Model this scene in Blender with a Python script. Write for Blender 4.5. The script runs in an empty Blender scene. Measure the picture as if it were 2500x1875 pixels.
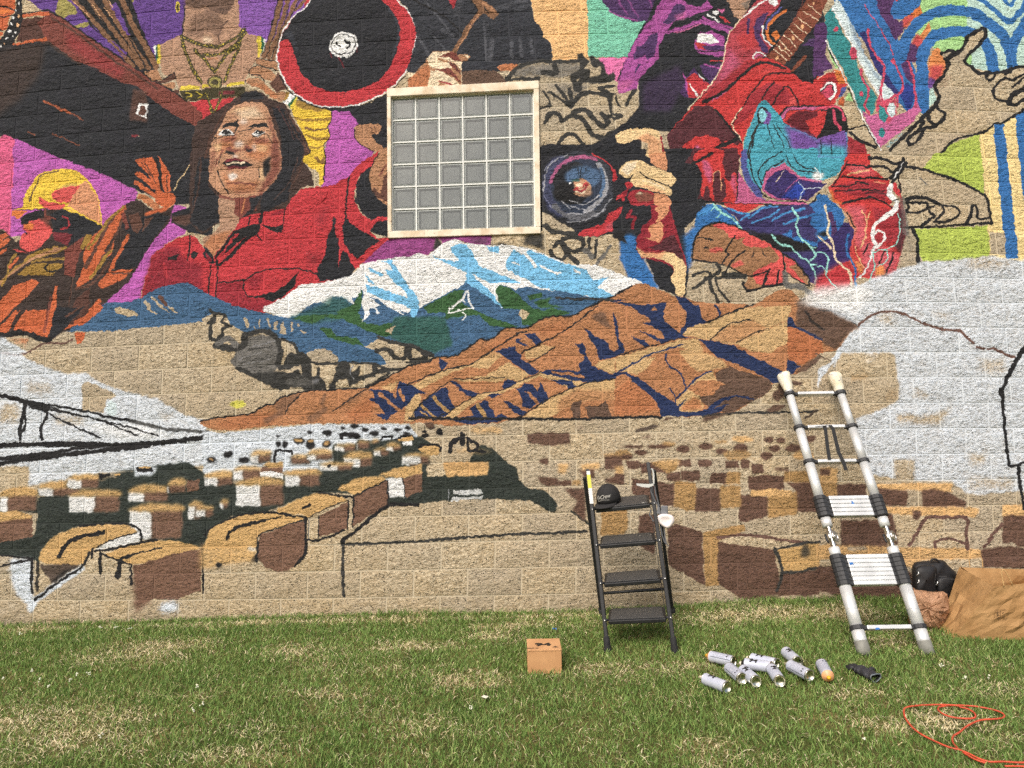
import bpy, math, random
import numpy as np
from mathutils import Vector, Matrix
random.seed(11); RN = np.random.default_rng(11)
sc = bpy.context.scene
COLL = sc.collection
# ================================================================ camera, sky, sun, exposure
F, PITCH, YAW, ROLL, DIST, CAMZ = 1733.0, .09255, -.01606, -.0203, 5.43549, 1.2   # focal length in photo pixels
def cam2w(x, yd, d):
    c, s = math.cos(ROLL), -math.sin(ROLL); x, yd = c*x-s*yd, s*x+c*yd
    X, Y, Z = x, d, -yd
    c, s = math.cos(PITCH), math.sin(PITCH); Y, Z = c*Y-s*Z, s*Y+c*Z
    c, s = math.cos(YAW), -math.sin(YAW); X, Y = c*X-s*Y, s*X+c*Y
    return X, Y, Z
CAM = Vector((0, -DIST, CAMZ))
cd = bpy.data.cameras.new('camera'); cam = bpy.data.objects.new('camera', cd); COLL.objects.link(cam); sc.camera = cam
R_, D_, F_ = (Vector(cam2w(*v)) for v in ((1, 0, 0), (0, 1, 0), (0, 0, 1)))
cam.matrix_world = Matrix(((R_.x, -D_.x, -F_.x, CAM.x), (R_.y, -D_.y, -F_.y, CAM.y), (R_.z, -D_.z, -F_.z, CAM.z), (0, 0, 0, 1)))
cd.sensor_fit = 'HORIZONTAL'; cd.sensor_width = 36; cd.lens = F*36/2500; cd.clip_start = .05; cd.clip_end = 2000
SUN_EL, SUN_AZ = math.radians(47), math.radians(205)      # azimuth from +Y (into the wall), clockwise: behind the camera, a little to the left
world = bpy.data.worlds.new('World'); sc.world = world; world.use_nodes = True
wn = world.node_tree; bg = wn.nodes['Background']
sky = wn.nodes.new('ShaderNodeTexSky'); sky.sky_type = 'NISHITA'; sky.sun_disc = False
sky.sun_elevation = SUN_EL; sky.sun_rotation = SUN_AZ; sky.air_density = 1.0; sky.dust_density = 6.0; sky.ozone_density = 1.0
wn.links.new(sky.outputs[0], bg.inputs[0]); bg.inputs[1].default_value = .1
sd = bpy.data.lights.new('sun', 'SUN'); sun = bpy.data.objects.new('sun', sd); COLL.objects.link(sun)
sd.energy = 1.2; sd.angle = math.radians(26); sd.color = (1, .96, .90)
sdir = Vector((math.sin(SUN_AZ)*math.cos(SUN_EL), math.cos(SUN_AZ)*math.cos(SUN_EL), math.sin(SUN_EL)))
sun.rotation_euler = (-sdir).to_track_quat('-Z', 'Y').to_euler()
vs = sc.view_settings; vs.view_transform = 'Standard'; vs.look = 'None'; vs.gamma = 1; vs.use_curve_mapping = False; vs.exposure = .72
sc.cycles.use_denoising = False; sc.cycles.max_bounces = 6; sc.cycles.transparent_max_bounces = 8

# ================================================================ helpers
def srgb(r, g=None, b=None):
    if g is None: r, g, b = r
    return tuple((v/255/12.92 if v/255 <= .04045 else ((v/255+.055)/1.055)**2.4) for v in (r, g, b))+(1,)
def ray(px, py): return Vector(cam2w((px-1250)/F, (py-937.5)/F, 1))
def on_wall(px, py, y=0.):                       # the point of the plane y seen at a photo pixel
    d = ray(px, py); return CAM+d*((y+DIST)/d.y)
def wall_np(px, py):
    x = (np.asarray(px, float)-1250)/F; yd = (np.asarray(py, float)-937.5)/F
    X, Y, Z = cam2w(x, yd, np.ones_like(x)); return X/Y*DIST, Z/Y*DIST+CAMZ
def to_px(p):
    v = Vector(p)-CAM; d = v.dot(F_); return 1250+F*v.dot(R_)/d, 937.5+F*v.dot(D_)/d
GX = [-9, -4, -2.4, -.9, .34, 1.1, 1.7, 2.6, 9]; GZ = [-.09, -.042, -.019, .004, -.009, .017, .055, .056, .06]
def gz(x, y):                                    # the lawn: falls away from the wall, then levels out
    h = -np.asarray(y, float)
    return np.interp(x, GX, GZ)-.12*np.minimum(h, 3.6)-.03*np.clip(h-3.6, 0, 4)+.012*np.sin(x*2.1+h*1.3)*np.sin(h*2.7+1)*np.clip(h*3, 0, 1)
def on_lawn(px, py, up=0.):
    d = ray(px, py); a, b = .5, 60.
    for _ in range(60):
        m = (a+b)/2; p = CAM+d*m
        if p.z > float(gz(p.x, p.y))+up: a = m
        else: b = m
    return CAM+d*a
def at_line(a, b, py):                           # the point of segment a-b (or its extension) seen at photo row py
    lo, hi = -.3, 1.3; s = 1 if to_px(a+(b-a)*hi)[1] > to_px(a+(b-a)*lo)[1] else -1
    for _ in range(50):
        m = (lo+hi)/2
        if (to_px(a+(b-a)*m)[1]-py)*s < 0: lo = m
        else: hi = m
    return a+(b-a)*lo
def link(o):
    COLL.objects.link(o); return o
def thing(name, label, cat, loc=(0, 0, 0), group=None):
    o = link(bpy.data.objects.new(name, None)); o.location = loc; o.empty_display_size = .05
    return tag(o, label, cat, group)
def tag(o, label=None, cat=None, group=None, kind=None):
    for k, v in (('label', label), ('category', cat), ('group', group), ('kind', kind)):
        if v: o[k] = v
    return o
class MB:
    def __init__(s): s.v = []; s.f = []; s.m = []
    def add(s, v, f, m=0):
        n = len(s.v); s.v += [tuple(p) for p in v]; s.f += [tuple(n+i for i in q) for q in f]; s.m += [m]*len(f); return s
    def hexa(s, p, m=0):                         # p: four below, four above, same order
        return s.add(p, [(3, 2, 1, 0), (4, 5, 6, 7), (0, 1, 5, 4), (1, 2, 6, 5), (2, 3, 7, 6), (3, 0, 4, 7)], m)
    def box(s, c, sz, rot=None, m=0):
        c = Vector(c); h = [x/2 for x in sz]; r = rot or Matrix.Identity(3)
        return s.hexa([c+r@Vector((a*h[0], b*h[1], k*h[2])) for k in (-1, 1) for a, b in ((-1, -1), (1, -1), (1, 1), (-1, 1))], m)
    def bar(s, p, q, w, d, side=(1, 0, 0), m=0):  # box along p-q, w along side, d across
        p, q = Vector(p), Vector(q); a = (q-p).normalized(); u = Vector(side); u = (u-a*u.dot(a)).normalized(); n = a.cross(u)
        return s.hexa([e+u*(w/2*i)+n*(d/2*j) for e in (p, q) for i, j in ((-1, -1), (1, -1), (1, 1), (-1, 1))], m)
    def tube(s, pts, r, seg=8, m=0, cap=True, flat=1., side=(0, 0, 1)):
        pts = [Vector(p) for p in pts]; rs = r if isinstance(r, (list, tuple)) else [r]*len(pts); rings = []
        u = None
        for i, p in enumerate(pts):
            a = (pts[min(i+1, len(pts)-1)]-pts[max(i-1, 0)]).normalized()
            if u is None:
                u = Vector(side); u = u-a*u.dot(a)
                if u.length < 1e-3: u = a.orthogonal()
            u = (u-a*u.dot(a)).normalized(); w = a.cross(u)
            rings.append([p+(u*math.cos(t)*flat+w*math.sin(t))*rs[i] for t in (2*math.pi*k/seg for k in range(seg))])
        v = [p for g in rings for p in g]; n = len(rings)
        f = [(i*seg+k, i*seg+(k+1) % seg, (i+1)*seg+(k+1) % seg, (i+1)*seg+k) for i in range(n-1) for k in range(seg)]
        if cap: f += [tuple(range(seg))[::-1], tuple((n-1)*seg+k for k in range(seg))]
        return s.add(v, f, m)
    def lathe(s, prof, seg=20, mat=None, m=0):    # prof: (radius, height) pairs about local z
        M = mat or Matrix.Identity(4); n = len(prof)
        v = [M@Vector((r*math.cos(2*math.pi*k/seg), r*math.sin(2*math.pi*k/seg), z)) for r, z in prof for k in range(seg)]
        f = [(i*seg+k, i*seg+(k+1) % seg, (i+1)*seg+(k+1) % seg, (i+1)*seg+k) for i in range(n-1) for k in range(seg)]
        return s.add(v, f, m)
    def grid(s, P, m=0):                         # P[i][j] points
        a, b = len(P), len(P[0])
        return s.add([p for r in P for p in r], [(i*b+j, i*b+j+1, (i+1)*b+j+1, (i+1)*b+j) for i in range(a-1) for j in range(b-1)], m)
    def build(s, name, mats, parent=None, smooth=False, bevel=0, local=False, solid=0):
        me = bpy.data.meshes.new(name); me.from_pydata(s.v, [], s.f)
        for m in (mats if isinstance(mats, (list, tuple)) else [mats]): me.materials.append(m)
        if len(set(s.m)) > 1: me.polygons.foreach_set('material_index', s.m)
        if smooth: me.polygons.foreach_set('use_smooth', [True]*len(me.polygons))
        me.update()
        o = link(bpy.data.objects.new(name, me))
        if solid: q = o.modifiers.new('thickness', 'SOLIDIFY'); q.thickness = solid; q.offset = 0
        if bevel: q = o.modifiers.new('bevel', 'BEVEL'); q.width = bevel; q.segments = 2; q.limit_method = 'ANGLE'
        if parent:
            o.parent = parent
            if not local:
                w = parent; t = Vector((0, 0, 0))
                while w: t = t+w.location; w = w.parent
                o.location = -t
        return o
def copy_tree(o, parent=None):
    c = o.copy(); COLL.objects.link(c)
    if parent: c.parent = parent
    for ch in list(o.children): copy_tree(ch, c)
    return c
# ---------------------------------------------------------------- materials
class N:
    def __init__(s, name):
        s.mat = bpy.data.materials.new(name); s.mat.use_nodes = True; s.t = s.mat.node_tree; s.b = s.t.nodes['Principled BSDF']
    def n(s, kind, **kw):
        x = s.t.nodes.new('ShaderNode'+kind)
        for k, v in kw.items():
            if k in x.inputs.keys() if hasattr(x.inputs, 'keys') else False: s.put(x, k, v)
            else: setattr(x, k, v)
        return x
    def put(s, x, k, v):
        if isinstance(v, bpy.types.NodeSocket): s.t.links.new(v, x.inputs[k])
        else: x.inputs[k].default_value = v
    def math(s, op, a, b=0., clamp=False):
        x = s.t.nodes.new('ShaderNodeMath'); x.operation = op; x.use_clamp = clamp; s.put(x, 0, a); s.put(x, 1, b); return x.outputs[0]
    def mix(s, fac, a, b, mode='MIX'):
        x = s.t.nodes.new('ShaderNodeMix'); x.data_type = 'RGBA'; x.blend_type = mode
        s.put(x, 0, fac); s.put(x, 6, a); s.put(x, 7, b); return x.outputs[2]
    def noise(s, scale, detail=3, rough=.55, vec=None, out='Fac'):
        x = s.t.nodes.new('ShaderNodeTexNoise'); x.inputs['Scale'].default_value = scale; x.inputs['Detail'].default_value = detail; x.inputs['Roughness'].default_value = rough
        s.put(x, 'Vector', vec if vec is not None else s.pos()); return x.outputs[out]
    def pos(s):
        if not hasattr(s, '_p'): s._p = s.t.nodes.new('ShaderNodeTexCoord').outputs['Object']
        return s._p
    def ramp(s, v, lo, hi, a=0., b=1.):
        x = s.t.nodes.new('ShaderNodeMapRange'); x.interpolation_type = 'SMOOTHSTEP'
        for k, q in enumerate((v, lo, hi, a, b)): s.put(x, k, q)
        return x.outputs[0]
    def bump(s, h, strength, dist, nrm=None):
        x = s.t.nodes.new('ShaderNodeBump'); s.put(x, 'Strength', strength); s.put(x, 'Distance', dist); s.put(x, 'Height', h)
        if nrm is not None: s.put(x, 'Normal', nrm)
        return x.outputs[0]
    def done(s, col=None, rough=.6, metal=0., nrm=None, spec=None):
        b = s.b
        if col is not None: s.put(b, 'Base Color', col)
        s.put(b, 'Roughness', rough); s.put(b, 'Metallic', metal)
        if nrm is not None: s.put(b, 'Normal', nrm)
        if spec is not None: s.put(b, 'Specular IOR Level', spec)
        return s.mat
def plain(name, rgb, rough=.6, metal=0., var=.12, scale=30., bump=0., spec=None):
    m = N(name); c = srgb(rgb); nz = m.noise(scale, 4)
    f = m.ramp(nz, .3, .7)
    col = m.mix(f, tuple(v*(1-var) for v in c[:3])+(1,), tuple(min(1, v*(1+var)) for v in c[:3])+(1,))
    nr = m.bump(m.noise(scale*4, 3), bump, .004) if bump else None
    return m.done(col, rough, metal, nr, spec)
COL = dict(
 blk=(36,38,44), ink=(30,30,32), jkt=(46,49,57), brblk=(58,46,42), pur=(96,60,142), lpur=(128,78,168), olv=(150,140,70), org=(205,95,50), wht=(222,224,224),
 pch=(225,170,120), ored=(196,92,50), brn=(84,52,43), rbr=(122,60,50), vio=(182,84,174), dvio=(150,64,132), pnk=(218,86,132), stk=(126,88,60), skn=(172,132,105), skd=(104,78,64),
 gold=(214,190,50), dol=(66,60,36), red=(192,48,56), crm=(146,34,48), drd=(104,28,38), grn=(38,100,66), hnd=(172,122,86), hdk=(96,62,50), gry=(92,94,102),
 hair=(66,49,44), fce=(186,136,102), fsh=(128,72,58), mar=(120,40,48), chk=(184,112,70), yel=(226,188,48), mus=(152,116,44), tan=(228,178,116), mint=(110,192,162),
 pk2=(224,108,168), skt=(52,52,50), sgr=(104,102,98), mag=(164,72,150), dpu=(74,46,96), gtr=(172,58,70), frt=(128,66,46), crmw=(226,206,172), red2=(198,50,50), mrn=(84,38,46),
 teal=(62,158,182), lteal=(122,200,214), nvp=(54,42,104), blu2=(34,62,166), prp=(112,74,158), pkb=(192,88,136), bpu=(74,82,152), oran=(214,112,48),
 blue=(44,108,178), tl2=(42,134,138), pale=(196,214,218), navy2=(46,46,112), dblu=(36,58,142), pkm=(196,94,148), drip=(206,66,96), mpur=(84,48,100), gr2=(154,204,128), mn2=(176,210,198),
 ogr=(222,134,72), rd3=(196,70,70), lime=(166,186,72), crem=(226,200,134), wred=(164,42,52), wpk=(210,100,116), whp=(196,206,216), cyn=(140,210,200), cream2=(222,190,136), lor=(208,140,98),
 ljk=(56,50,104), bst=(62,140,206), glv=(154,108,72), grd=(216,78,76), len=(54,58,68), lns=(44,54,74), lbl=(74,104,142), lgr=(150,152,160),
 snow=(220,222,222), ice=(108,182,228), mtn=(58,96,134), mgr=(50,92,50), tgr=(44,90,84), hill=(174,116,74), htan=(194,158,106), hdr=(98,74,60), navy=(32,48,90), hor=(176,102,60),
 dgr=(44,52,47), roof=(194,154,94), side=(116,84,66), fro=(214,216,216), gol2=(168,130,78), or2=(208,164,104), br3=(100,72,58), brl=(106,76,66), tri=(86,72,62), lyl=(200,196,60))
MURAL = """
T A1
p pur 180,-90 2260,-90 2260,300 1960,390 1720,520 1700,760 1500,790 700,300
s olv 640,-20 740,0 840,140 750,165 680,195 600,150 620,80
p olv 850,-40 1480,-40 1440,20 1060,70 900,40
p olv 800,290 940,235 990,250 960,285 840,315
p pur 690,190 840,160 940,235 800,290
p ored -60,-60 175,-60 170,90 130,170 95,200 80,290 40,330 -60,340
p oran -60,90 120,110 110,140 -60,150
k ink 16 -40,60 60,75 160,110
k ink 12 -40,160 40,190 130,170
k ink 14 40,330 -40,320
p ored -60,345 40,350 40,380 -60,400
p ored -60,410 30,405 42,440 -60,455
p ink 185,-60 240,-60 248,230 222,340 150,470 60,535 -60,545 -60,470 40,385 60,320 110,240 150,150 175,90
e wht 208,35 12,16
e wht 175,110 8,10
e wht 150,190 13,14
e pch 200,167 14,18
e wht 125,260 14,18
e pch 190,275 17,20
e wht 100,340 19,16
e wht 172,350 13,13
e wht 75,412 13,13
e wht 145,402 9,9
e pch 50,470 9,9
e wht 8,500 10,12
e wht 50,512 10,8
p blk -90,530 130,485 300,440 520,400 700,500 1000,650 1400,840 2300,1250 2300,1720 540,1700 60,1470 -90,1460
p brblk ~60 -90,560 250,480 500,460 420,800 200,1100 -90,1300
p brn 235,205 530,180 600,220 900,480 700,560 500,470 330,440 180,450 210,350
p rbr 530,120 700,225 1000,430 1300,625 1500,765 1700,875 1900,1005 2000,1080 2040,1100 2212,1230 2300,1290 2300,1470 2212,1420 2060,1330 1900,1250 1700,1120 1480,925 1310,890 1180,820 1000,720 860,680 680,560 500,420 400,250
p wred ~60 @.5 700,330 1100,560 1350,760 1300,860 1000,700 750,520
k brn 24 550,190 800,340 1100,560 1400,760 1700,960
k ink 18 530,110 700,215 1000,425 1300,622 1500,765 1700,875 1900,1005 2010,1085
k brblk 30 ~10 500,460 680,575 860,695
p ored 245,158 530,115 537,160 245,195
k ink 16 245,150 525,105
p ored 140,465 510,405 517,437 133,490
l ored 26 ~10 @.8 480,1090 620,1160 760,1220
l ored 14 ~8 @.6 700,1180 900,1300
l ored 14 ~8 @.6 560,1440 680,1490 850,1570
l ored 14 ~8 @.6 310,1425 380,1460
p ink 740,-60 1400,-60 1560,380 1720,720 1600,790 1480,760 1000,300
k stk 50 770,-30 980,190 1180,420 1440,710
k stk 62 960,-30 1080,150 1330,470 1530,730
k stk 62 1120,-30 1240,200 1450,520 1600,730
k stk 66 1310,-30 1420,250 1600,560 1690,720
k ink 14 1010,60 1180,330 1500,740
k ink 14 1190,20 1350,330 1570,720
p pur 1000,270 1250,530 1380,620 1200,530
p pur 1180,420 1370,560 1370,600
p pur 1190,50 1260,30 1400,370 1370,380
k pch 10 800,20 960,180
k pch 10 1010,60 1080,160
k pch 10 1130,80 1210,200
k pch 10 1180,0 1220,80
e gold 1915,75 26,58
e dol 1920,80 12,40
p skn 1740,480 1960,370 2000,100 2010,-60 2300,-60 2300,960 1930,960 1900,860 1740,780 1730,560
p skd ~30 1990,-60 2300,-60 2300,60 2100,100 2000,60
l ink 14 1990,60 1995,200 1965,360
p skd ~40 @.6 2100,150 2260,120 2260,420 2010,370
c 42 1960,390 2080,450 2240,510
c 42 1955,380 2010,580 2110,790 2180,900
c 36 2100,540 2240,670
p gold 1950,930 2160,930 2165,975 1945,980
p dol 1940,985 2300,975 2300,1075 2000,1085
k gold 10 2010,1000 2080,1030 2020,1060
k gold 10 2130,1000 2190,1030 2140,1060
p red 2040,1098 2300,1070 2300,1290 2130,1180
p wht 1660,490 1690,485 1685,560 1665,600
p grn 1685,487 1705,480 1710,690 1680,620
p gold 1700,480 1735,485 1732,690 1700,705
p hnd 1560,790 1700,730 1750,860 1640,875
p hdk 1690,890 1780,840 1890,780 1905,850 1780,890
p hnd 1720,905 1880,880 1900,940 1850,960
k ink 12 1550,780 1640,870 1850,960
k ink 12 1760,845 1890,785 1900,850
p hdk 1860,970 1940,960 1940,1010 1900,1010
p hdk ~20 @.8 1440,960 1600,990 1590,1320 1400,1310 1410,1130
p wht 1500,1118 1602,1125 1582,1282 1472,1240
s hdk 1520,1150 1560,1145 1580,1200 1550,1250 1495,1235 1510,1190
p mar 1420,1455 1500,1460 1480,1540 1540,1600 1600,1640 1440,1700
p cream2 1500,1470 1570,1480 1655,1605 1560,1610 1500,1550
T A2
p vio 150,-175 540,0 700,65 1080,205 1320,320 1480,395 1480,480 1100,780 240,880 100,900 110,300
p pnk -90,-130 50,-200 155,-165 135,400 110,880 -90,740
p brblk ~40 @.7 1100,180 1480,180 1480,370 1300,300
p vio 1880,560 2020,570 1990,630 1870,650 1860,740 2000,810 2010,860 1900,910 1790,975 1640,1100 1620,1200 1500,1570 1100,1700 1050,1680 1180,1500 1360,1370 1490,1220 1560,1080 1740,800 1840,720
p blk 540,-30 2260,-300 2260,500 1900,560 1480,395 1320,320 1080,205 700,65
p brblk -90,760 100,870 180,955 230,900 480,600 690,590 900,670 1110,775 1360,545 1480,485 1700,640 1880,560 1840,720 1560,1080 1490,1220 1380,1390 1100,1640 860,1830 720,1920 600,1990 530,2020 270,1950 80,1980 -90,1970
p blk 900,680 1100,790 1000,880 920,860 880,920 740,990 740,830 600,900 560,780 540,640 690,590
p blk 1260,760 1700,640 1830,680 1560,1070 1480,1220 1400,1240 1230,1270 1300,1060 1420,880
s yel 130,602 250,560 290,400 400,250 520,185 700,160 850,200 930,270 1020,370 1060,470 1100,770 900,665 690,585 480,592 300,602
p lor 930,290 1050,450 1098,765 900,660 730,560 760,480 850,340
p htan ~20 @.6 600,400 700,340 850,320 760,430
s grd 560,430 640,385 850,350 800,430 740,520 600,510
s grd 430,470 530,520 700,550 660,592 470,582
l hdr 14 320,520 380,340 480,220 640,180
k yel 16 690,590 900,665 1100,772
k ink 8 130,608 480,596
p oran 130,615 310,612 200,705 130,670
s grd 240,740 310,720 450,710 560,820 520,930 440,1010 330,1055 220,1000 210,930 232,870 300,860 245,820 262,790
p ink 215,700 310,640 450,605 485,680 400,720 320,730 320,770 240,775
p oran ~10 260,775 330,740 380,760 340,830 270,800
p ink 240,845 300,860 290,875
l rbr 30 490,600 500,680 600,700
l wred 20 690,680 740,700 735,790 660,810
p mar 560,840 780,860 740,990 600,930
p rbr ~15 @.8 430,700 540,680 530,800
p ored -60,900 60,855 95,880 20,950 -60,960
p ored -60,1000 90,910 130,935 60,1000 -60,1060
p ored -60,1090 80,1010 80,1040 -60,1130
p grd 150,1030 330,1070 200,1060
s mus 330,1080 640,1000 710,1030 420,1130 260,1170
l mus 34 @.9 700,1130 500,1140 360,1170
p mus 180,1310 340,1195 500,1180 690,1190 680,1235 600,1270 570,1310
l ink 16 690,1195 660,1240 540,1270 490,1230 520,1190
l hnd 44 -60,1450 90,1310 350,1130 640,1020
l mus 16 -60,1440 90,1300 340,1115 620,1000
l mus 26 20,1420 80,1290 100,1180 170,1080
l ored 40 110,1220 190,1130
p ored -90,1660 0,1600 150,1420 350,1350 430,1390 300,1530 130,1690 540,1690 600,1430 630,1430 600,1700 520,1980 270,1930 60,1950 -90,1930
k brblk 34 200,1700 480,1380
k brblk 30 0,1850 200,1640
k brblk 40 480,1400 380,1560 200,1760 100,1930
k brblk 28 310,1690 420,1580
k rbr 40 @.7 550,1560 480,1920
p rbr 700,1040 850,930 900,900 860,1100 800,1330 690,1300
p mus 870,1010 930,870 1000,880 980,960 890,1040
p ored 1100,790 1360,550 1370,600 1250,900 1200,1100 1100,1150 1000,1350 830,1450 830,1400 920,1200 900,1060 1000,900
l hdk 40 1250,640 1120,850 1000,1080 930,1230
l mus 34 1330,570 1170,720 1080,860 950,1020
l hdk 30 1350,620 1250,880 1110,1130 1000,1330
l mus 36 1200,1040 1100,1180 980,1330
l brblk 24 1240,900 1140,1050
l rbr 44 1330,660 1370,800
p hdk 1390,660 1500,640 1540,780 1480,860 1420,820
p hdk 1560,700 1660,680 1540,850
l ored 36 1380,890 1270,1100 1190,1260
l hdk 30 1180,1180 1000,1400 820,1460
p ored 1085,1455 1070,1400 1150,1290 1310,1240 1445,1250 1330,1350 1200,1420
l hdk 20 1200,1290 1400,1290
p brn 820,1560 970,1450 960,1700 760,1760
k hdk 10 790,1330 740,1640
k ored 50 1070,1590 980,1700
k brn 30 800,1740 960,1600
p ored 1470,60 1560,45 1650,30 1690,120 1745,400 1700,440 1600,220 1490,120
p ored 1700,10 1800,150 1840,230 1845,400 1790,415 1745,340 1740,120
k ored 56 1490,215 1600,300 1730,410
k ored 54 1475,315 1600,400 1700,460
l chk 74 1520,460 1600,510 1690,565
s ored 1690,430 1860,420 1890,490 1870,560 1760,570 1680,510
k ink 10 1500,40 1640,10
k ink 30 1680,60 1730,200 1750,380
k ink 8 1520,100 1640,250
k brblk 8 1560,80 1690,330
k brblk 9 1800,230 1810,390
p ored ~8 1560,640 1750,580 1860,540 1790,620 1560,670
l cream2 10 2060,110 1950,260 1880,390
p blk 1900,460 2300,100 2300,900 2050,850 1850,740 1860,640 2040,580 2060,450
p hdk ~16 @.8 1870,670 2050,650 2180,700 2000,780 1860,740
p hdk ~16 @.7 2060,560 2130,540 2110,640 2050,650
T B1
p lpur 365,-90 1300,-90 900,500 600,430 450,350 365,290
p skn -10,-90 370,-90 365,285 450,350 565,390 610,620 560,660 465,780 435,890 -10,945
p skd -10,-90 330,-90 310,60 240,160 130,140 -10,60
p skd ~30 @.7 -10,60 150,130 200,260 150,400 60,330 -10,340
p crmw ~30 @.7 -10,400 60,400 90,470 -10,470
l skd 20 ~8 250,220 170,300 150,420 170,500
l chk 24 ~20 @.7 30,640 130,640
c 40 420,320 330,420 150,500 -20,490
c 40 440,350 320,500 130,590 -20,590
c 36 380,480 230,600 110,770
c 36 -20,620 110,780
c 36 400,400 330,600 210,870
e dol 112,885 78,78
e olv 112,885 62,62
e dol 112,885 36,30
p gold 235,900 420,880 425,920 240,938
p gold -20,920 50,920 50,950 -20,955
p dol -20,965 250,940 440,945 440,1045 -20,1065
p mar ~10 150,985 330,980 330,1020 150,1030
p red -30,1075 330,1050 200,1180 90,1285 -30,1310
c 30 10,1000 60,1150 100,1240
c 30 190,990 140,1130 100,1240
p gold 565,390 615,395 620,500 605,615 575,622
p grn 615,395 640,415 640,500 610,605
p wht 640,415 662,420 640,530
k stk 50 830,-40 720,380 640,615
k stk 46 910,-40 775,390 690,625
k stk 46 1000,-40 900,200 790,430 740,640
k stk 40 1100,-40 985,120
k ink 9 860,-40 760,340 670,610
k ink 9 800,-40 690,380 625,590
k ink 9 940,-40 810,380 720,630
k ink 9 1040,-40 920,200
p hnd 555,640 780,665 780,752 560,705
s hnd 470,770 550,715 700,750 770,830 740,885 600,840 480,800
p hdk 780,760 880,880 890,965 780,1000 690,900 740,880
s hnd 440,870 560,840 640,890 730,990 870,1000 850,1085 760,1080 600,960 500,930
p chk ~10 @.7 480,900 620,900 800,1040 760,1075 600,960
k ink 10 560,635 790,665
k ink 10 555,700 780,755
l ink 12 465,790 600,825 640,880
l ink 10 470,790 490,740 560,710
l ink 10 440,870 430,900
p blk 880,950 1000,1060 1200,1180 1370,1205 1560,1205 1660,1335 1975,1360 1975,1000 1800,1110 1500,1160 1200,1140 1000,1040
p vio 1370,1200 1560,1205 1620,1270 1665,1340 1610,1390 1620,1490 1700,1580 1830,1650 1700,1760 1600,1850 1550,1920 1350,2020 1260,2010 1290,1700
p blk 1650,1340 1980,1000 1980,1700 1850,1600
s hnd 1615,1400 1680,1347 1880,1345 1905,1390 1870,1445 1800,1455 1860,1540 1940,1615 1830,1645 1700,1575 1625,1490
k hdk 9 1800,1370 1800,1430 1840,1440
k hdk 9 1840,1360 1850,1420
l ink 9 1615,1400 1625,1490 1700,1575 1830,1645
s red 1190,-60 1060,110 930,210 840,370 797,480 785,640 830,800 910,950 1050,1060 1220,1140 1440,1155 1650,1130 1850,1050 1980,970 2150,800 2240,600 2283,400 2262,250 2200,130 2100,30 2040,-60
p blk 1190,-60 1060,110 935,215 850,370 815,445 905,430 945,520 1000,680 1040,790 1160,920 1320,980 1500,992 1720,947 1900,860 1990,740 2060,600 2100,450 2108,300 2060,180 1980,80 1860,-60
p len ~20 @.8 860,370 940,330 980,420 1000,560 950,500 905,425
l len 24 ~12 1960,60 2060,200 2090,330 2080,460 2030,600
l wht 15 1190,-60 1060,110 930,210 840,370 797,480 785,640 830,800 910,950 1050,1060 1220,1140 1440,1155 1650,1130 1850,1050 1980,970 2150,800 2240,600 2283,400 2262,250 2200,130 2100,30 2040,-60
l ink 14 805,800 890,960 1030,1075 1210,1160 1440,1175 1650,1150 1860,1070 2000,985 2170,820
s wht 1460,350 1610,370 1647,450 1640,540 1560,612 1430,612 1338,540 1350,460 1390,400
l ink 10 1470,375 1590,400 1625,470 1600,550 1520,588 1420,580 1363,500 1390,430 1470,375
l ink 24 1510,440 1560,475 1540,530
l ink 14 1435,455 1430,480 1470,498
k drd 16 ~6 1440,620 1500,720
k drd 14 ~6 1355,570 1370,620
k drd 12 ~6 1640,530 1650,560
p hair -90,1310 100,1230 330,1060 450,990 560,980 650,1020 760,1090 850,1110 920,1200 960,1300 1010,1370 1100,1480 1150,1600 1130,1700 1070,1740 1150,1860 1180,2000 1050,2020 960,2110 900,2240 600,2360 300,2400 150,2400 -30,2540 -160,2400 -160,1700
p blk 720,1150 860,1180 940,1340 1050,1480 1080,1650 950,1900 900,2150 600,2330 620,2000 820,1800 830,1500
p blk -60,1700 60,1700 40,2000 150,2140 160,2380 -20,2500 -160,2400 -100,1900
p blk ~10 400,1010 560,985 650,1060 380,1090
k hdk 20 ~10 @.7 920,1250 1040,1450 1100,1640
k rbr 12 ~8 @.5 780,1150 900,1350 960,1500
k hdk 12 ~6 @.8 180,1260 60,1480 0,1700
k hdk 18 ~10 @.7 -40,1700 -60,2000 -140,2300
k hdk 12 ~8 @.7 1010,1700 930,1950 760,2150
k chk 8 ~6 @.5 1090,1560 1120,1660
k hdk 16 ~8 @.7 250,1150 100,1400 30,1650
k hdk 14 ~8 @.7 860,1210 960,1420 1060,1560
k hdk 20 ~12 @.6 1100,1650 1000,1900 900,2060
k hdk 14 ~8 @.6 330,1110 180,1290
s fce 350,1130 450,1100 600,1110 690,1190 730,1330 790,1500 830,1659 820,1800 790,1900 700,2010 560,2120 300,2130 200,2110 110,2040 50,1950 50,1700 60,1600 100,1480 170,1350 260,1190
p fsh ~24 700,1250 750,1430 800,1550 825,1700 800,1880 700,2000 560,2110 640,1950 720,1800 700,1600 740,1500 690,1300
p chk ~40 @.7 180,1500 330,1460 330,1600 250,1650 130,1650
p chk ~40 @.8 470,1500 700,1520 720,1650 600,1750 450,1680
p rbr ~16 @.6 150,1500 240,1490 320,1480 330,1520 240,1540
p rbr ~16 @.6 500,1510 640,1500 700,1490 690,1540 560,1540
p fsh ~20 @.6 300,1420 340,1440 330,1580 290,1570
p fsh ~24 @.6 60,1640 120,1600 110,1760 60,1900
p fsh ~20 @.7 200,1760 260,1800 300,1830 240,1850
p cream2 ~20 @.6 90,1560 180,1540 170,1620 110,1640
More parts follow.
